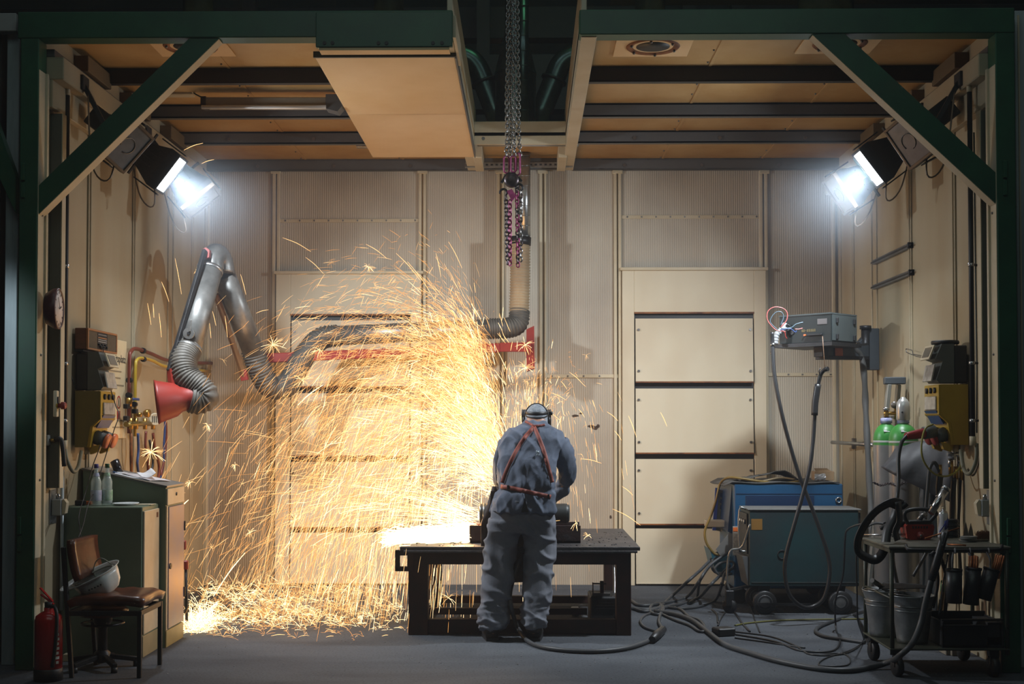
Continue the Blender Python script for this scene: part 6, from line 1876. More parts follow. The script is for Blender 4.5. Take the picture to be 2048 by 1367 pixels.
# slotted lug at the left end
lx0, lx1 = P(790, 1100, 9.62).x, P(817, 1100, 9.62).x
lz0, lz1 = P(800, 1142, 9.62).z, BT - .028
b = MB()
b.box((lx0, 9.62, lz0), (lx0 + .035, 9.66, lz1), .004).box((lx1 - .01, 9.62, lz0), (lx1 + .04, 9.66, lz1), .004).box((lx0, 9.62, lz0), (lx1, 9.66, lz0 + .035), .004).box((lx0, 9.62, lz1 - .04), (lx1, 9.66, lz1), .004)
b.build('slotted_lug', m_bf, t)
# steel beam being gouged
m_ib = mat('dark_red_steel', (.055, .018, .014), .55, .4, scale=8, col2=(.03, .03, .035), bump=.3)
wx0, wx1 = P(940, 1060, 9.9).x, P(1161, 1060, 9.9).x
wz = BT + .002; wh = P(1000, 1047, 9.9).z - wz
t = thing('steel_beam', ((wx0 + wx1) / 2, 10.0, wz), 'dark red steel beam section lying on the bench being gouged', 'steel part')
b = MB().box((wx0, 9.88, wz), (wx1, 9.90, wz + wh * .92), .002).box((wx0, 9.88, wz), (wx1, 10.12, wz + .02), .002).box((wx0, 10.10, wz), (wx1, 10.12, wz + wh), .002)
b.build('beam', m_ib, t)
MB().box((wx0 - .004, 9.9, wz + .02), (wx0, 10.1, wz + wh * .9)).build('end_face', m_dark, t)
# roller lying on the beam
m_rol = mat('dull_roller', (.075, .08, .08), .45, .5, scale=10)
rx0, rx1 = P(951, 1030, 9.98).x, P(1139, 1030, 9.98).x
rc = V((0, 10.0, wz + wh + .075))
t = thing('steel_roller', V(((rx0 + rx1) / 2, 10.0, wz + wh)), 'round dark steel roller lying across the beam in front of the worker', 'steel part')
MB().lathe([(0, rx0 + .03), (.055, rx0 + .02), (.07, rx0 + .04), (.074, rx0 + .06), (.074, rx1 - .03), (.07, rx1 - .01), (.06, rx1), (0, rx1)], rc, (1, 0, 0), 32).build('body', m_rol, t)
for i in range(4):
    MB().tube(arc(rc + V((rx0 + .035 + i * .028, 0, 0)), (0, 1, 0), (0, 0, 1), .0745, 0, 360, 28)[:-1], .006, 6, closed=True).build('rib', m_steel, t)
MB().tube(arc(rc + V((rx1 - .012, 0, 0)), (0, 1, 0), (0, 0, 1), .066, 0, 360, 28)[:-1], .006, 6, closed=True).build('rim', m_rol, t)
# small grit and chips on the bench
random.seed(11)
b = MB()
for i in range(260):
    x, y = random.uniform(bxl + .05, bxr - .04), random.uniform(9.63, 10.9)
    s_ = random.uniform(.002, .007)
    b.obox((x, y, BT + s_ * .4), (s_, s_ * .6, s_ * .4), rotz(random.uniform(0, 180)))
tag(b.build('slag_grit', m_bt), 'fine dark slag grit scattered over the bench top', 'grit', kind='stuff')
b = MB()
for i in range(500):
    x, y = random.uniform(-2.5, 2.7), random.uniform(8.0, 12.5)
    s_ = random.uniform(.0015, .005)
    b.obox((x, y, s_ * .4), (s_, s_ * .6, s_ * .4), rotz(random.uniform(0, 180)))
tag(b.build('floor_grit', mat('floor_chips', (.10, .095, .09), .6, col2=(.4, .4, .4), scale=30)), 'fine metal chips scattered over the concrete floor', 'grit', kind='stuff')
# machine and clamp under the bench on the right
q = P(1217, 1190, 10.2)
t = thing('small_transformer', V((.62, 10.2, 0)), 'small black ribbed transformer on the floor under the right of the bench', 'machine')
MB().box((P(1180, 1200, 10.1).x, 10.1, .0), (P(1234, 1200, 10.1).x, 10.5, P(1200, 1193, 10.1).z), .01).build('housing', m_black, t)
for i in range(4):
    z = P(1200, 1198 + i * 6, 10.1).z
    MB().box((P(1192, 1200, 10.1).x, 10.092, z - .004), (P(1233, 1200, 10.1).x, 10.1, z + .004)).build('rib', m_dark, t)
zt_ = P(1200, 1193, 10.1).z
t = thing('bench_vice', V((P(1205, 1190, 10.2).x, 10.2, zt_)), 'small red-brown screw clamp standing on the transformer under the bench', 'clamp')
cx_ = P(1205, 1190, 10.2).x
MB().box((cx_ - .02, 10.18, zt_ + .002), (cx_ + .01, 10.22, zt_ + .11), .003).build('jaw', m_ib, t)
MB().cyl((cx_ - .08, 10.2, zt_ + .09), (cx_ + .03, 10.2, zt_ + .09), .006, seg=8).build('screw', m_ib, t)
MB().cyl((cx_ - .075, 10.2, zt_ + .02), (cx_ - .075, 10.2, zt_ + .10), .005, seg=8).build('tommy_bar', m_bolt, t)
MB().bar((cx_ - .085, 10.2, zt_ + .012), (cx_ + .06, 10.2, zt_ + .012), .05, .018, bev=.003).build('base', m_bolt, t)
tag(MB().tube(spline([P(1228, 1130, 10.6), P(1229, 1160, 10.5), P(1229, 1190, 10.4)], 5), .010, 8).build('bright_pipe', m_steel), 'thin bright pipe standing behind the right front leg of the bench', 'pipe')
tag(MB().obox(P(1150, 1222, 10.6), (.045, .05, .035), None, .02).build('white_rag', m_lgrey), 'pale bundle on the floor behind the front stretcher of the bench', 'rag')

# ================================================================== the worker
def remesh(mb, voxel, smooth=6, disp=None):
    me = bpy.data.meshes.new('tmp')
    me.from_pydata([tuple(v) for v in mb.v], [], mb.f)
    import bmesh
    bm = bmesh.new(); bm.from_mesh(me); bmesh.ops.recalc_face_normals(bm, faces=bm.faces); bm.to_mesh(me); bm.free()
    ob = bpy.data.objects.new('tmp', me); SC.collection.objects.link(ob)
    md = ob.modifiers.new('r', 'REMESH'); md.mode = 'VOXEL'; md.voxel_size = voxel
    ms = ob.modifiers.new('s', 'SMOOTH'); ms.factor = .5; ms.iterations = smooth
    bpy.context.view_layer.update()
    ev = bpy.data.meshes.new_from_object(ob.evaluated_get(bpy.context.evaluated_depsgraph_get()))
    bpy.data.objects.remove(ob)
    out = MB()
    vs = [v.co.copy() for v in ev.vertices]
    if disp:
        ns = [v.normal.copy() for v in ev.vertices]
        vs = [p + n * disp(p, n) for p, n in zip(vs, ns)]
    out.add(vs, [list(p.vertices) for p in ev.polygons], True)
    return out
def loft(b, rings, n=28, power=2.4):
    """rings: (cx, cy, cz, rx, ry)"""
    vs, fs = [], []
    for cx, cy, cz, rx, ry in rings:
        for k in range(n):
            a = 2 * math.pi * k / n
            c, s_ = math.cos(a), math.sin(a)
            vs.append((cx + rx * math.copysign(abs(c) ** (2 / power), c), cy + ry * math.copysign(abs(s_) ** (2 / power), s_), cz))
    m = len(rings)
    for i in range(m - 1):
        for k in range(n):
            l = (k + 1) % n
            fs.append((i * n + k, i * n + l, (i + 1) * n + l, (i + 1) * n + k))
    fs += [list(range(n - 1, -1, -1)), list(range((m - 1) * n, m * n))]
    return b.add(vs, fs, True)
def pr(py, pl, prr, y, ry, k=0.0):
    a, c = P(pl, py, y), P(prr, py, y)
    return ((a.x + c.x) / 2, y, a.z, (c.x - a.x) / 2 - k, ry - k)
JR = [(1023, 982, 1110, 9.47, .168), (1014, 983, 1110, 9.47, .165), (1003, 985, 1109, 9.47, .155), (988, 994, 1109, 9.47, .145), (970, 998, 1108, 9.48, .14), (950, 999, 1108, 9.50, .14), (920, 999, 1111, 9.53, .14), (895, 1001, 1120, 9.57, .14), (878, 1004, 1127, 9.60, .13), (866, 1011, 1122, 9.63, .12), (857, 1025, 1110, 9.66, .10), (850, 1042, 1098, 9.69, .078), (843, 1049, 1093, 9.71, .068)]
ARMR = ([(1113, 889, 9.62), (1126, 915, 9.63), (1133, 946, 9.66), (1126, 972, 9.78), (1108, 992, 9.9)], [.078, .072, .063, .052, .044])
ARML = ([(1018, 888, 9.62), (1009, 920, 9.64), (1005, 953, 9.68), (1014, 985, 9.80), (1030, 1000, 9.9)], [.076, .070, .060, .052, .044])
def limb(b, sp, k=0.0, seg=16, n=5, f=1.0):
    pts = spline([P(*p) for p in sp[0]], n)
    rs = []
    m = len(sp[1]) - 1
    for i in range(len(pts)):
        u = i / (len(pts) - 1) * m; j = min(int(u), m - 1)
        rs.append((sp[1][j] + (sp[1][j + 1] - sp[1][j]) * (u - j)) * f - k)
    return b.tube(pts, rs, seg)
LEGL = [(1040, 982, 1046, 9.48, .13), (1080, 972, 1036, 9.50, .12), (1120, 969, 1030, 9.50, .11), (1160, 967, 1024, 9.48, .105), (1200, 965, 1018, 9.46, .095), (1225, 963, 1014, 9.44, .09), (1240, 961, 1014, 9.43, .092), (1252, 965, 1008, 9.42, .085)]
LEGR = [(1040, 1044, 1108, 9.48, .13), (1080, 1049, 1108, 9.50, .12), (1120, 1050, 1106, 9.49, .11), (1160, 1050, 1104, 9.47, .105), (1200, 1049, 1099, 9.44, .095), (1225, 1047, 1096, 9.42, .09), (1240, 1045, 1094, 9.41, .092), (1253, 1050, 1089, 9.40, .085)]
HIP = [(1000, 990, 1106, 9.47, .13), (1015, 988, 1106, 9.47, .14), (1040, 984, 1108, 9.48, .145), (1062, 982, 1108, 9.49, .135)]
man = thing('person', (P(1040, 1100, 9.45).x, 9.45, 0), 'worker seen from behind in grey-blue work clothes with red straps, bent over the bench', 'person')
m_skin = mat('skin', (.42, .22, .15), .5, var=.08, scale=20)
m_jack = mat('blue_grey_cotton', (.095, .117, .165), .85, scale=7, col2=(.07, .088, .124), bump=.15, bscale=160)
m_trou = mat('grey_cotton', (.17, .18, .21), .85, scale=7, col2=(.125, .134, .16), bump=.15, bscale=160)
m_apron = mat('brown_leather_apron', (.035, .016, .010), .6, scale=8, bump=.2)
m_strap = mat('red_strap', (.26, .055, .035), .65, var=.1, scale=30)
# body: one continuous skin under the clothes
hc_ = P(1073, 838, 9.78)
b = MB()
loft(b, [pr(*r_, .03) for r_ in JR[:-2]] + [pr(850, 1052, 1092, 9.70, .062), pr(838, 1053, 1091, 9.73, .062), pr(830, 1055, 1090, 9.76, .062)])
loft(b, [pr(*r_, .03) for r_ in HIP][::-1])
loft(b, [pr(*r_, .028) for r_ in LEGL]); loft(b, [pr(*r_, .028) for r_ in LEGR])
limb(b, ARMR, .018); limb(b, ARML, .018)
b.ball(hc_ + V((0, .0, .0)), 1, 20, 14, (.078, .098, .105))
b.ball(hc_ + V((0, .04, -.06)), 1, 16, 10, (.058, .06, .055))
b.obox(hc_ + V((0, .105, -.02)), (.012, .02, .028), rot('X', 20), .006)
for s in (-1, 1):
    b.ball(hc_ + V((s * .08, .0, -.012)), 1, 10, 8, (.012, .022, .033))
for px0, py0, yy in ((986, 1262, 9.45), (1068, 1264, 9.44)):
    c = P(px0, py0, yy)
    b.tube([V((c.x, 9.42, .16)), V((c.x, 9.42, .08)), V((c.x, 9.48, .05)), V((c.x, 9.60, .035))], [.045, .045, .042, .03], 12)
remesh(b, .010, 5).build('body', m_skin, man)
FZ = lambda p: V((p.x, p.y, p.z))
def jf(p, n):
    f = 0
    # long folds falling from the shoulders, finer crumples at the waist, elbows pulled tight
    f += .012 * (noise.noise(V((p.x * 11, p.y * 9, p.z * 2.6)) * 1.0) )
    r_ = 1 - abs(noise.noise(V((p.x * 8 + p.z * 3, p.y * 6, p.z * 3.4 + 5)))) * 2
    f += .026 * max(0, r_ - .25) ** 1.3
    r2 = 1 - abs(noise.noise(V((p.x * 14 - p.z * 9, p.y * 8, p.z * 7 + 1)))) * 2
    f += .009 * max(0, r2 - .3)
    r3 = 1 - abs(noise.noise(V((p.x * 10 + 7, p.y * 3, p.z * 1.6)))) * 2
    f -= .018 * max(0, r3 - .45) * max(0, min(1, (1.42 - p.z) / .2))
    belt = P(1050, 980, 9.4).z
    f -= .012 * math.exp(-((p.z - belt) / .018) ** 2)
    return f
b = MB()
loft(b, [pr(*r_) for r_ in JR])
limb(b, ARMR); limb(b, ARML)
jk = remesh(b, .0080, 2, jf)
jacket = jk.build('jacket', m_jack, man)
c = P(1071, 848, 9.70)
rows = []
for i in range(5):
    z = c.z - .02 + i * .014
    rows.append([(c.x + math.cos(a) * (.088 - i * .003), c.y + .012 * i + math.sin(a) * (.080 - i * .002), z + .012 * math.cos(a * 1) * 0 + .01 * math.sin(a)) for a in [2 * math.pi * k / 28 for k in range(29)]])
MB().sheet(rows, .005).build('collar', m_jack, man)
MB().prism([P(x, y, 9.295) for x, y in ((1050, 995), (1057, 1024), (1042, 1024))], (0, .03, 0)).build('jacket_vent', m_black, man)
def tf(p, n):
    f = .014 * noise.noise(V((p.x * 7, p.y * 6, p.z * 4)))
    r_ = 1 - abs(noise.noise(V((p.x * 6, p.y * 6, p.z * 9 + p.x * 5)))) * 2
    f += .028 * max(0, r_ - .3)
    low = max(0, min(1, (.36 - p.z) / .2))
    r2 = 1 - abs(noise.noise(V((p.x * 9 + 3, p.y * 7, p.z * 22)))) * 2
    f += .024 * low * max(0, r2 - .3)
    return f
b = MB()
loft(b, [pr(*r_) for r_ in HIP][::-1])
loft(b, [pr(*r_) for r_ in LEGL]); loft(b, [pr(*r_) for r_ in LEGR])
tr_ = remesh(b, .0085, 2, tf).build('trousers', m_trou, man)
# boots
m_boot = mat('dusty_black_boot', (.028, .026, .024), .5, var=.2, bump=.2)
for px0, dxt in ((985, -.05), (1068, .03)):
    c = P(px0, 1262, 9.42)
    b = MB()
    b.tube([V((c.x, 9.425, .17)), V((c.x, 9.425, .10)), V((c.x + dxt * .1, 9.43, .065))], [.056, .058, .056], 16)
    b.tube([V((c.x, 9.40, .045)), V((c.x + dxt * .3, 9.47, .05)), V((c.x + dxt * .7, 9.56, .045)), V((c.x + dxt, 9.63, .035))], [.050, .054, .050, .034], 16)
    bt = remesh(b, .007, 3).build('boot', m_boot, man)
    MB().prism([(c.x + x + dxt * max(0, (y - 9.42) * 4.5), y, 0) for x, y in ((-.043, 9.37), (.043, 9.37), (.05, 9.44), (.046, 9.6), (.02, 9.665), (-.02, 9.665), (-.046, 9.6), (-.05, 9.44))], (0, 0, .022)).build('sole', m_black, bt)
    MB().tube([V((c.x + math.cos(a) * .058, 9.427 + math.sin(a) * .058, .125 + .006 * math.sin(a))) for a in [2 * math.pi * k / 20 for k in range(20)]], .006, 6, closed=True).build('boot_cuff', m_dark, bt)
# apron in front
rows = []
for i in range(12):
    u = i / 11
    z0 = P(1040, 980, 9.6).z; z1 = P(1040, 1163, 9.66).z
    rows.append([(P(1045, 1000, 9.6).x + (-.23 + .46 * j / 12) * (1 if u < .5 else 1 - .5 * (u - .5)) - .02 * u, 9.595 + .045 * math.sin(math.pi * j / 12) - .012 * math.sin(j * 1.5) * u - .10 * (abs(j - 6) / 6) ** 3 * (1 - u), z0 + (z1 - z0) * u) for j in range(13)])
MB().sheet(rows, .004).build('apron', m_apron, man)
rows = []
for i in range(9):
    u = i / 8
    rows.append([P(px + (962 - 985) * min(1, u * 1.6) * (1 - (px - 985) / 22), 972 + u * 120, 9.54 - .05 * (1 - j / 4) * u + .01 * math.sin(j + i)) for j, px in enumerate((985, 990, 995, 1001, 1007))])
MB().sheet(rows, .004).build('apron_flap', m_apron, man)
# straps lie on the jacket
from mathutils.bvhtree import BVHTree
bv = BVHTree.FromPolygons([tuple(v) for v in jk.v], jk.f)
def on_back(px, py, off=.005):
    d = ray(px, py).normalized()
    h, n, i, dist = bv.ray_cast(EYE, d)
    return (h - d * off) if h is not None else None
def ribbon(path, w, nm, m=m_strap, n=10):
    sp = spline([V((x, y, 0)) for x, y in path], n)
    rows = []
    last = None
    for i, p in enumerate(sp):
        tn = (sp[min(i + 1, len(sp) - 1)] - sp[max(i - 1, 0)]).normalized()
        s_ = V((-tn.y, tn.x, 0)) * w / 2
        a, m_, c = on_back(p.x - s_.x, p.y - s_.y), on_back(p.x, p.y), on_back(p.x + s_.x, p.y + s_.y)
        y = min([q.y for q in (a, m_, c) if q is not None], default=None)
        if y is None:
            if last is None: continue
            y = last
        last = y
        rows.append([P(p.x - s_.x, p.y - s_.y, y), P(p.x + s_.x, p.y + s_.y, y)])
    return MB().sheet([list(reversed(r_)) for r_ in rows], .003).build(nm, m, man)
ribbon([(1068, 853), (1049, 875), (1030, 905), (1014, 938), (1004, 965)], 8, 'shoulder_strap')
ribbon([(1068, 853), (1080, 880), (1089, 905), (1097, 935), (1105, 964)], 8, 'shoulder_strap')
ribbon([(1068, 852), (1058, 846), (1050, 842)], 5, 'shoulder_strap')
ribbon([(1064, 851), (1078, 851), (1090, 849)], 5, 'shoulder_strap')
ribbon([(1001, 972), (1030, 977), (1065, 985), (1102, 993)], 8.5, 'waist_strap')
for px, py in ((1016, 974), (1097, 992)):
    p = on_back(px, py, .010)
    MB().obox(p, (.008, .004, .016), None, .002).build('buckle', m_black, man)
p = on_back(1073, 909, .004)
random.seed(2)
b = MB()
for i in range(9):
    q = p + V((random.uniform(-.02, .02), -.002, random.uniform(-.03, .03)))
    b.tube([q, q + V((random.uniform(-.02, .02), -.008, random.uniform(-.015, .015)))], .003, 4)
b.build('torn_threads', m_lgrey, man)
# head: short grey hair, headband, ear pads and the black face shield in front
hm = mat('grey_hair_cap', (.30, .33, .36), .8, scale=45, col2=(.12, .14, .17))
b = MB()
rows = []
for i in range(11):
    t_ = math.pi * .56 * i / 10
    rows.append([hc_ + V((math.sin(t_) * math.cos(a) * .086, -.004 + math.sin(t_) * math.sin(a) * .106, .004 + math.cos(t_) * .112 - (.035 if math.sin(a) < 0 else 0) * (i / 10) ** 3)) for a in [2 * math.pi * k / 30 for k in range(31)]])
MB().sheet(rows, .004).build('cap', hm, man)
def hband(z0, z1, r=1.05, nm='headband', m=m_black, w=.012):
    rows = []
    for k in range(31):
        a = 2 * math.pi * k / 30
        zz = z0 + (z1 - z0) * (math.sin(a) + 1) / 2
        rr = math.sqrt(max(.2, 1 - ((zz) / .115) ** 2))
        rows.append([hc_ + V((math.cos(a) * .088 * rr * r, math.sin(a) * .108 * rr * r, zz - w)), hc_ + V((math.cos(a) * .088 * rr * r, math.sin(a) * .108 * rr * r, zz + w))])
    return MB().sheet(rows, .003).build(nm, m, man)
hband(.042, .06)
hband(.010, .065, 1.06, 'headband', m_dark, .005)
MB().tube(arc(hc_ + V((0, .02, 0)), (1, 0, 0), (0, 0, 1), .094, 10, 170, 18, .118), .006, 6).build('crown_strap', m_dark, man)
for s in (-1, 1):
    MB().lathe([(0, 0), (.026, 0), (.03, .008), (.026, .02), (0, .022)], hc_ + V((s * .084, .0, -.008)), (s, 0, 0), 18).build('ear_pad', m_black, man)
rows = []
for i in range(9):
    z = .075 - .22 * i / 8
    rows.append([hc_ + V((.112 * math.cos(a), .055 + .12 * math.sin(a), z)) for a in [math.pi * k / 12 for k in range(13)]])
fs_ = MB().sheet(rows, .004).build('face_shield', m_black, man)
MB().obox(hc_ + V((0, .178, .01)), (.055, .004, .03), None, .002).build('filter_window', mat('dark_filter', (.01, .02, .012), .1), fs_)
MB().cyl(hc_ + V((.095, .045, .045)), hc_ + V((.122, .045, .045)), .014, seg=12).build('pivot_knob', m_dark, man)
for s in (-1, 1):
    MB().ball(hc_ + V((s * .032, .092, .008)), .011, 10, 8).build('eye', m_cream, man)
MB().obox(hc_ + V((0, .098, -.058)), (.022, .006, .004), None, .003).build('mouth', m_redp, man)
# gloves and torch
m_glove = mat('dark_leather_glove', (.06, .04, .028), .7, bump=.2)
TA, TB = P(1082, 1006, 9.97), P(1000, 1028, 9.99)
TC = P(958, 1052, 10.02)
ta = (TB - TA).normalized()
def glove(c, wrist, name='glove'):
    c = V(c); back = nrm(V(wrist) - c)
    back = (back - ta * back.dot(ta)).normalized(); up = ta.cross(back)
    b = MB()
    b.tube([V(wrist), V(wrist).lerp(c, .45), c + back * .045], [.050, .046, .034], 14)
    rr = Matrix((ta, back, up)).transposed()
    b.obox(c + back * .042, (.042, .020, .034), rr, .012)
    for i in range(4):
        o = c + ta * (-.033 + i * .022)
        ln = (200, 215, 210, 185)[i]
        pts = arc(o, up, back, .030, 95, 95 - ln, 9)
        b.tube(pts, [.0115, .0115, .011, .011, .0105, .0105, .010, .0095, .009, .0075], 9)
        pts2 = [c + back * .045 + ta * (-.033 + i * .022), pts[0]]
        b.tube(pts2, .0115, 8)
    # thumb leaves the side of the palm near its base and closes the other way round
    o = c - ta * .048
    pts = [c + back * .055 - ta * .03] + arc(c - ta * .030, up, back, .032, 110, 215, 5)
    b.tube(spline(pts, 2), .0115, 8)
    return remesh(b, .0045, 2).build(name, m_glove, man)
tor = thing('cutting_torch', TA.lerp(TB, .5), 'black gouging torch held in both gloves of the worker', 'torch')
MB().cyl(TA - ta * .12, TA.lerp(TB, .9), .016, seg=14).build('handle', m_black, tor)
MB().bar(TA.lerp(TB, .9), TB + ta * .05, .03, .022, bev=.004).build('jaw', m_dark, tor)
MB().cyl(TB + ta * .03, TC, .004, seg=8).build('rod', m_copper, tor)
MB().tube(spline([TA - ta * .12, P(1098, 1020, 9.85), P(1075, 1060, 9.75), P(1040, 1120, 9.63), P(1021, 1180, 9.50), P(1023, 1215, 9.38), PZ(1036, 1255, .06), PZ(1058, 1283, .017), PZ(1100, 1296, .017), PZ(1180, 1302, .017), PZ(1250, 1296, .017), PZ(1300, 1280, .017), PZ(1316, 1268, .017)], 6), .016, 10).build('cable', m_gcable, tor)
MB().tube([PZ(1304, 1279, .028), PZ(1314, 1269, .03), PZ(1326, 1258, .03)], [.026, .034, .028], 12).build('coupling', m_cable, tor)
glove(TA.lerp(TB, .12), P(1106, 992, 9.9))
glove(TA.lerp(TB, .72), P(1030, 1000, 9.9))

# ================================================================== cables over the floor
def fcab(pts, r, m, label, nm='floor_cable'):
    out = []
    for p in pts:
        out.append(PZ(p[0], p[1], p[2] if len(p) > 2 else r))
    return tag(MB().tube(spline(out, 7), r, 8).build(nm, m), label, 'cable')
m_bc = m_gcable
A_ = lambda px, py, y: P(px, py, y)
def mixed(pts, r, m, label, nm='floor_cable'):
    out = [PZ(p[0], p[1], r) if len(p) == 2 else P(*p) for p in pts]
    return tag(MB().tube(spline(out, 7), r, 8).build(nm, m), label, 'cable')
mixed([(1265, 1215), (1290, 1222), (1318, 1214), (1345, 1190), (1372, 1165, 11.3), (1400, 1140, 11.4), (1428, 1112, 11.6), (1440, 1100, 11.7)], .014, m_bc, 'thick grey cable rising from the floor to the blue machine, leftmost of the bundle')
mixed([(1262, 1200), (1283, 1210), (1330, 1205), (1372, 1194), (1396, 1165, 11.2), (1412, 1140, 11.4), (1432, 1115, 11.5)], .014, m_bc, 'thick grey cable rising to the blue machine, second of the bundle')
mixed([(1262, 1216), (1300, 1218), (1350, 1210), (1395, 1196), (1420, 1170, 11.1), (1440, 1150, 11.3), (1460, 1130, 11.4)], .014, m_bc, 'thick grey cable running to the blue machine lower tray')
mixed([(1325, 1212), (1360, 1216), (1400, 1212), (1430, 1200), (1443, 1172, 11.1), (1450, 1145, 11.2), (1468, 1135, 11.3)], .012, m_bc, 'grey cable along the floor in front of the bundle')
mixed([(1378, 1206), (1394, 1192), (1400, 1160, 11.2), (1420, 1130, 11.3), (1455, 1105, 11.4)], .012, m_bc, 'grey cable standing up beside the lower tray')
mixed([(1425, 1118, 11.4), (1424, 1135, 11.4), (1434, 1145, 11.4), (1455, 1143, 11.3), (1468, 1130, 11.3), (1462, 1122, 11.3), (1440, 1126, 11.3), (1430, 1138, 11.3), (1442, 1150, 11.3), (1464, 1146, 11.3)], .011, m_bc, 'coiled grey cable hanging at the lower tray of the blue machine')
mixed([(1324, 1256), (1318, 1240), (1324, 1215), (1316, 1206), (1302, 1212), (1302, 1224), (1318, 1228), (1326, 1222), (1326, 1212), (1318, 1206)], .013, m_bc, 'grey cable knotted into a loop right of the bench')
mixed([(1312, 1262), (1290, 1254), (1281, 1242), (1290, 1230), (1312, 1222), (1324, 1216)], .010, m_bc, 'thin grey cable curving left of the knotted loop')
mixed([(1500, 1048, 10.6), (1484, 1092, 10.68), (1462, 1100, 10.7), (1456, 1122, 10.7), (1454, 1160, 10.7), (1460, 1180, 10.7)], .009, m_galv, 'slim grey pipe handle curving down beside the teal cabinet', 'bent_pipe')
mixed([(1442, 1165, 11.0), (1440, 1190), (1452, 1210), (1470, 1225), (1485, 1246), (1500, 1262)], .007, m_cable, 'thin black cable running forward from the caster of the teal cabinet')
mixed([(1478, 1182), (1498, 1205), (1510, 1240), (1520, 1264)], .005, m_cable, 'very thin black cable in front of the teal cabinet wheel')
mixed([(1465, 1210), (1452, 1222), (1442, 1236), (1436, 1250)], .007, m_cable, 'short black cable curling towards the floor junction block')
mixed([(1424, 1218), (1434, 1228), (1436, 1245)], .007, m_cable, 'short black cable beside the floor junction block')
mixed([(1470, 1250), (1500, 1245), (1560, 1240), (1640, 1238), (1735, 1237)], .007, mat('yellow_black_cable', (.12, .11, .02), .5), 'dark yellow cable lying straight across the floor to the trolley')
mixed([(1470, 1268), (1520, 1276), (1560, 1285), (1600, 1300), (1660, 1302), (1680, 1284), (1672, 1256, 9.9), (1671, 1200, 9.8), (1686, 1150, 9.7), (1690, 1080, 9.4), (1694, 1060, 9.2), (1712, 1050, 9.0), (1740, 1046, 8.8), (1770, 1045, 8.6)], .007, m_cable, 'black cable climbing from the floor to the left end of the trolley top')
mixed([(1465, 1262), (1540, 1272), (1590, 1290), (1622, 1308), (1680, 1308), (1712, 1296), (1728, 1280), (1716, 1240, 8.9), (1714, 1180, 8.85), (1713, 1115, 8.8), (1716, 1090, 8.8)], .006, m_cable, 'black cable hanging down the rear left leg of the trolley')
mixed([(1612, 1306), (1640, 1308), (1682, 1306), (1700, 1316), (1692, 1330), (1640, 1330), (1650, 1316), (1700, 1300), (1725, 1285)], .005, m_cable, 'thin black cable curled in a flat loop before the trolley')
mixed([(1740, 1218, 9.2), (1710, 1228), (1670, 1240), (1640, 1252), (1632, 1262), (1650, 1272), (1690, 1278), (1730, 1284)], .014, m_bc, 'thick grey cable folding back under the trolley')
mixed([(1470, 1275), (1530, 1283), (1610, 1295)], .006, m_cable, 'thin black cable lying beside the flat loop')
mixed([(1325, 1228), (1352, 1240), (1380, 1250), (1400, 1262), (1412, 1258), (1400, 1240), (1378, 1232), (1365, 1220), (1350, 1214)], .011, m_bc, 'grey cable bending behind the knotted loop')
# yellow hose over the blue machine
mixed([(1600, 962, 11.4), (1560, 966, 11.4), (1520, 962, 11.35), (1480, 956, 11.35), (1455, 955, 11.4), (1440, 968, 11.5), (1432, 1000, 11.5), (1422, 1030, 11.5), (1410, 1060, 11.5), (1413, 1085, 11.5), (1428, 1105, 11.5), (1440, 1110, 11.5)], .011, mat('yellow_hose', (.19, .12, .02), .5), 'yellow hose running over the blue machine and down its left end', 'yellow_hose')
mixed([(1590, 958, 11.42), (1560, 955, 11.45), (1520, 962, 11.42), (1490, 958, 11.42)], .009, mat('tan_hose', (.22, .16, .08), .5), 'tan hose lying on top of the blue machine', 'tan_hose')
tag(MB().obox(PZ(1447, 1262, .03), (.07, .06, .03), rotz(20), .008).build('junction_block', m_black), 'black cable junction block on the floor behind the thick cable', 'electrical box')
# floor joint
# ================================================================== sparks
m_s1 = glow('white_hot', (1.0, .74, .40), 3.4)
m_s2 = glow('yellow_hot', (1.0, .60, .24), 2.1)
m_s3 = glow('orange_hot', (1.0, .45, .12), 1.35)
SM = (m_s1, m_s2, m_s3)
class Sparks:
    def __init__(s):
        s.v, s.f, s.m = [], [], []
    def add(s, pts, r, m):
        n0 = len(s.v); k = len(pts)
        for i, p in enumerate(pts):
            t = pts[min(i + 1, k - 1)] - pts[max(i - 1, 0)]
            x, y, _ = frame_of(t if t.length > 1e-9 else V((0, 0, 1)))
            rr = r * (.35 + .65 * math.sin(math.pi * (i + .35) / (k - .3))) if k > 2 else r
            for a in (0, 2.0944, 4.18879):
                s.v.append(p + (x * math.cos(a) + y * math.sin(a)) * rr)
        for i in range(k - 1):
            for a in range(3):
                b_ = (a + 1) % 3
                s.f.append((n0 + i * 3 + a, n0 + i * 3 + b_, n0 + i * 3 + 3 + b_, n0 + i * 3 + 3 + a)); s.m.append(m)
    def build(s, name, label, cat='sparks'):
        mb = MB()
        mb.v, mb.f, mb.m, mb.s = s.v, s.f, s.m, [True] * len(s.f)
        mb.mats = list(SM)
        return tag(mb.build(name, None, fix=False), label, cat, kind='stuff')
rs = random.Random(42)
O = P(965, 1050, 10.02)
def fly(p0, v0, drag, t0, dt, n=5):
    """path of one glowing chip between t0 and t0 + dt"""
    p, v = V(p0), V(v0)
    h = .008; t = 0; out = []
    stops = [t0 + dt * i / (n - 1) for i in range(n)]
    j = 0
    while j < n and t < 3:
        if t >= stops[j]:
            out.append(p.copy()); j += 1; continue
        v = v + (V((0, 0, -9.8)) - v * drag) * h
        p = p + v * h
        if p.z < .006 or p.y > YB - .08 or p.x < XL + .12 or p.z > 3.4:
            break
        t += h
    return out
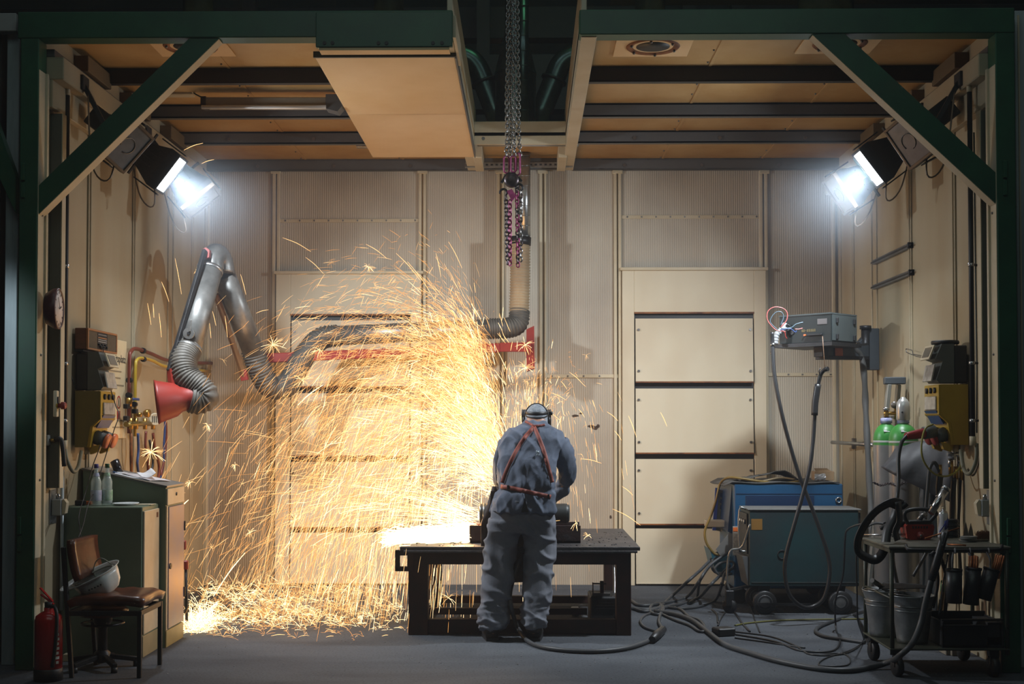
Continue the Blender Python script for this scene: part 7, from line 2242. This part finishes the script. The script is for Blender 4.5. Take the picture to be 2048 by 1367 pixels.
def ok(pts):
    for p in pts:
        # never through the worker, the left cabinets or the bench slab
        if p.x < -2.5 and p.y < 9.55 and p.z < 1.25: return False
        if -.98 < p.x < .83 and 9.6 < p.y < 11.3 and p.z < BT + .004 and p.z > BT - .1: return False
        if -.40 < p.x < .40 and p.y < 9.85: return False
    return len(pts) > 1
def throw(kind):
    if kind == 'plume':
        th = R(rs.triangular(92, 186, 132)); sp = rs.triangular(1.2, 7.4, 4.2)
        if th < R(100): sp *= .8
        v = V((math.cos(th) * sp, rs.gauss(.45, .75), math.sin(th) * sp))
        dr = rs.uniform(.7, 1.6)
    elif kind == 'low':
        th = R(rs.triangular(135, 182, 160)); sp = rs.triangular(2, 9, 4.5)
        v = V((math.cos(th) * sp, rs.gauss(.3, .6), math.sin(th) * sp)); dr = rs.uniform(.4, 1.4)
    elif kind == 'right':
        th = R(rs.triangular(58, 108, 92)); sp = rs.triangular(2.5, 5.4, 4.6)
        v = V((math.cos(th) * sp * .7, rs.gauss(.4, .5), math.sin(th) * sp)); dr = rs.uniform(.8, 2)
    return v, dr
S = Sparks()
def spray(n, kind, tmax, S, rad=.0018, o=None, js=.06):
    c = 0; g = 0
    while c < n and g < n * 6:
        g += 1
        v, dr = throw(kind)
        if kind == 'plume':
            w = rs.random() ** 1.25
            o = P(1004 - 42 * w, 985 - 300 * w, 10.05 + .1 * w)
            v = v * (1 - .15 * w)
        p0 = (o or O) + V((rs.gauss(0, js), rs.gauss(.05, js), rs.gauss(.02, js)))
        t0 = tmax * rs.random() ** 1.25
        pts = fly(p0, v, dr, t0, rs.uniform(.022, .055), 6)
        if len(pts) < 4 or not ok(pts): continue
        if pts[0].x < -1.7 and rs.random() < min(.72, (-1.7 - pts[0].x) * 1.1): continue
        q = pts[2] + V((rs.gauss(0, .012), rs.gauss(0, .012), rs.gauss(0, .012))) * 0
        d = (pts[0] - O).length
        m = 0 if rs.random() < math.exp(-d / .45) else (1 if rs.random() < math.exp(-d / 1.6) else 2)
        S.add(pts, rad * rs.uniform(.55, 1.15) * (1.2 if m == 0 else 1), m); c += 1
        if rs.random() < .05:                        # a chip that bursts at its end
            e = pts[-1]
            for k in range(rs.randint(4, 7)):
                dv = V((rs.gauss(0, 1), rs.gauss(0, 1), rs.gauss(0, 1))).normalized() * rs.uniform(.02, .06)
                S.add([e, e + dv * .5, e + dv + V((0, 0, -.006))], rad * .5, m)
spray(11500, 'plume', 1.15, S, .0013)
spray(900, 'low', .8, S, .0014)
spray(1700, 'plume', .22, S, .0014)
S.build('spark_shower', 'dense orange shower of sparks arching left from the cut to the floor')
S = Sparks()
spray(800, 'right', .85, S, .0013, P(1060, 940, 10.05), .05)
spray(60, 'right', .45, S, .0013, P(1105, 1030, 10.05), .03)
S.build('spark_spray', 'loose orange sparks flying up to the right of the worker')
# white hot core streaming left along the bench top
S = Sparks()
for i in range(1700):
    u = rs.random() ** 1.25
    st = V((-.42, 10.02, BT + .075)) + V((rs.gauss(0, .015), rs.gauss(0, .05), rs.gauss(0, .03)))
    p = st + V((-u * .62, rs.gauss(0, .05 + .08 * u), (.0 - .05 * u) + rs.gauss(-.01, .014 + .012 * u)))
    p.z = max(BT + .006, p.z)
    L_ = rs.uniform(.02, .10)
    d = nrm((-1, rs.gauss(0, .15), rs.gauss(.05, .22) - .15 * u)) * L_
    e = p + d; e.z = max(BT + .004, e.z) if e.x > bxl else e.z
    S.add([p, p.lerp(e, .5), e], .0042 * rs.uniform(.6, 1.2), 0)
for i in range(380):                                  # straight jet rising behind the worker's left side
    u = rs.random() ** 1.4
    st = P(990, 900, 10.08); en = P(915, 640, 10.3)
    c = st.lerp(en, u) + V((rs.gauss(0, .05 + .16 * u), rs.gauss(0, .10), rs.gauss(0, .06)))
    d = (en - st).normalized() + V((rs.gauss(0, .28), rs.gauss(0, .2), rs.gauss(0, .12)))
    S.add([c, c + d * .03, c + d * rs.uniform(.05, .13)], .0022 * rs.uniform(.6, 1.2), 0 if rs.random() < .4 else 1)
for i in range(260):                                  # glare around the worker's left elbow and hip
    c = P(rs.triangular(905, 1000, 985), rs.uniform(870, 1050), 10.15 + rs.uniform(-.05, .3))
    d = nrm((rs.gauss(-.35, .5), rs.gauss(0, .3), 1)) * rs.uniform(.03, .12)
    if not ok([c]): continue
    S.add([c, c + d * .5, c + d], .0026 * rs.uniform(.6, 1.2), 0 if rs.random() < .45 else 1)
S.build('spark_core', 'blinding white stream of molten sparks over the left end of the bench')
# sparks jumping over the floor
S = Sparks()
def hop(c, n, sc_, m0, rad=.0013):
    for k in range(n):
        v = V((rs.gauss(-.2, .9), rs.gauss(0, .8), abs(rs.gauss(1.0, .7)))) * sc_
        T = min(.14, 2 * v.z / 9.8) * rs.uniform(.5, 1)
        pts = []
        t0 = rs.uniform(0, .3) * T
        for i in range(5):
            t = t0 + (T - t0) * i / 4
            q = c + v * t + V((0, 0, -4.9 * t * t + .006)); q.z = max(.005, q.z)
            pts.append(q)
        S.add(pts, rad * rs.uniform(.6, 1.2), m0 if rs.random() < .7 else 1)
for i in range(430):
    u = rs.random()
    px = rs.triangular(362, 815, 520)
    py = 1282 - (rs.random() ** .8) * 112
    c = PZ(px, py, .006)
    if c.y < 9.5 and rs.random() < .7: continue
    if c.y > 12.62: continue
    near = math.exp(-((px - 470) / 170) ** 2)
    hop(c, rs.randint(4, 9), rs.uniform(.35, .95), 0 if rs.random() < .05 + .22 * near else 2)
for i in range(90):                                  # pile of bright sparks against the blue door cabinet
    c = PZ(rs.triangular(362, 450, 380), rs.uniform(1236, 1268), .008)
    if c.y < 9.56 and c.x < -2.5: continue
    hop(c, 9, rs.uniform(.4, 1.0), 0, .0019)
for i in range(90):
    c = PZ(rs.triangular(380, 640, 440), rs.choice((rs.gauss(1186, 8), rs.gauss(1212, 8), rs.gauss(1238, 8))), .006)
    if 9.6 < c.y < 12.6: hop(c, 8, rs.uniform(.3, .7), 0, .0019)
for i in range(60):
    px, py = rs.uniform(560, 815), rs.uniform(1180, 1262)
    c = PZ(px, py, .006)
    hop(c, 7, .6, 0)
S.build('floor_sparks', 'glowing sparks bouncing over the floor left of the bench')
# star shaped bursts in the air
burst = Sparks()
for px, py, y, r_, n in ((302, 904, 9.9, .13, 34), (320, 806, 10.1, .06, 16), (737, 534, 11.5, .07, 14), (415, 850, 11.0, .06, 12), (545, 690, 11.2, .13, 26), (590, 1040, 11.6, .13, 26), (500, 1065, 11.2, .07, 14), (395, 540, 10.7, .05, 10), (380, 965, 10.6, .06, 12), (560, 1110, 11.3, .06, 12), (897, 1195, 9.9, .08, 9), (1152, 1045, 9.75, .06, 9), (1176, 1071, 9.8, .06, 7), (640, 700, 11.4, .09, 16), (470, 930, 11, .06, 12), (1050, 690, 11.0, .10, 20), (605, 760, 11.4, .12, 18), (1052, 735, 11.2, .12, 24)):
    c = P(px, py, y)
    for k in range(n):
        d = V((rs.gauss(0, 1), rs.gauss(0, 1), rs.gauss(0, 1))).normalized() * r_ * rs.uniform(.4, 1)
        burst.add([c, c + d * .5 + V((0, 0, .003)), c + d + V((0, 0, -.01))], .0014, 0 if k % 3 == 0 else 1)
burst.build('spark_burst', 'star shaped bursts of fine sparks left of the worker')
# single long sparks clear of the shower
singles = [(1214, 823, 1236, 841, 10.8), (1257, 831, 1273, 874, 10.8), (1321, 824, 1334, 852, 11.0), (1229, 861, 1243, 880, 10.8), (1139, 744, 1169, 771, 10.6), (1122, 762, 1134, 778, 10.6), (1102, 785, 1131, 799, 10.6), (1161, 917, 1203, 926, 10.5), (1225, 1017, 1281, 1050, 10.4), (1244, 972, 1266, 990, 10.4), (1098, 824, 1122, 842, 10.6), (1157, 817, 1169, 834, 10.6),
           (565, 475, 622, 503, 11.6), (732, 488, 773, 516, 11.4), (897, 483, 924, 536, 11.2), (872, 506, 882, 553, 11.2), (512, 626, 537, 619, 11.6), (350, 516, 363, 588, 10.6), (323, 563, 338, 603, 10.6), (295, 606, 302, 649, 10.4), (318, 626, 323, 674, 10.5), (481, 548, 492, 589, 11.0), (425, 622, 432, 651, 10.8), (419, 646, 422, 676, 10.8), (450, 631, 455, 674, 10.8), (306, 607, 308, 635, 10.4),
           (368, 300, 406, 286, 10.2), (403, 327, 428, 319, 10.2), (427, 1192, 490, 1105, 10.4), (358, 1019, 377, 999, 10.0), (595, 810, 645, 770, 11.0), (542, 1280, 570, 1273, 9.55), (652, 1294, 667, 1286, 9.5), (764, 1275, 776, 1282, 9.55), (790, 630, 850, 668, 10.6), (611, 514, 647, 547, 11.6), (792, 506, 840, 560, 11.0), (815, 523, 870, 600, 10.9), (948, 565, 951, 585, 10.8), (1057, 1055, 1120, 1040, 9.8)]
for i, (x0, y0, x1, y1, y) in enumerate(singles):
    a, c = P(x0, y0, y), P(x1, y1, y + .05)
    a.z = max(.008, a.z); c.z = max(.008, c.z)
    md = (a + c) / 2 + V((0, 0, .05 * (a - c).length))
    bright = i in (28, 29, 30)
    q = MB()
    sp = spline([a, md, c], 4)
    q.tube(sp, [(.0040 if bright else .0020) * (.4 + .6 * math.sin(math.pi * (k + .4) / len(sp))) for k in range(len(sp))], 5)
    tag(q.build('spark', m_s1 if bright else m_s2), 'bright thick spark streak flying left of the bench' if bright else 'single thin orange spark flying clear of the dense shower', 'spark', 'thick bright sparks' if bright else 'single sparks around the shower')
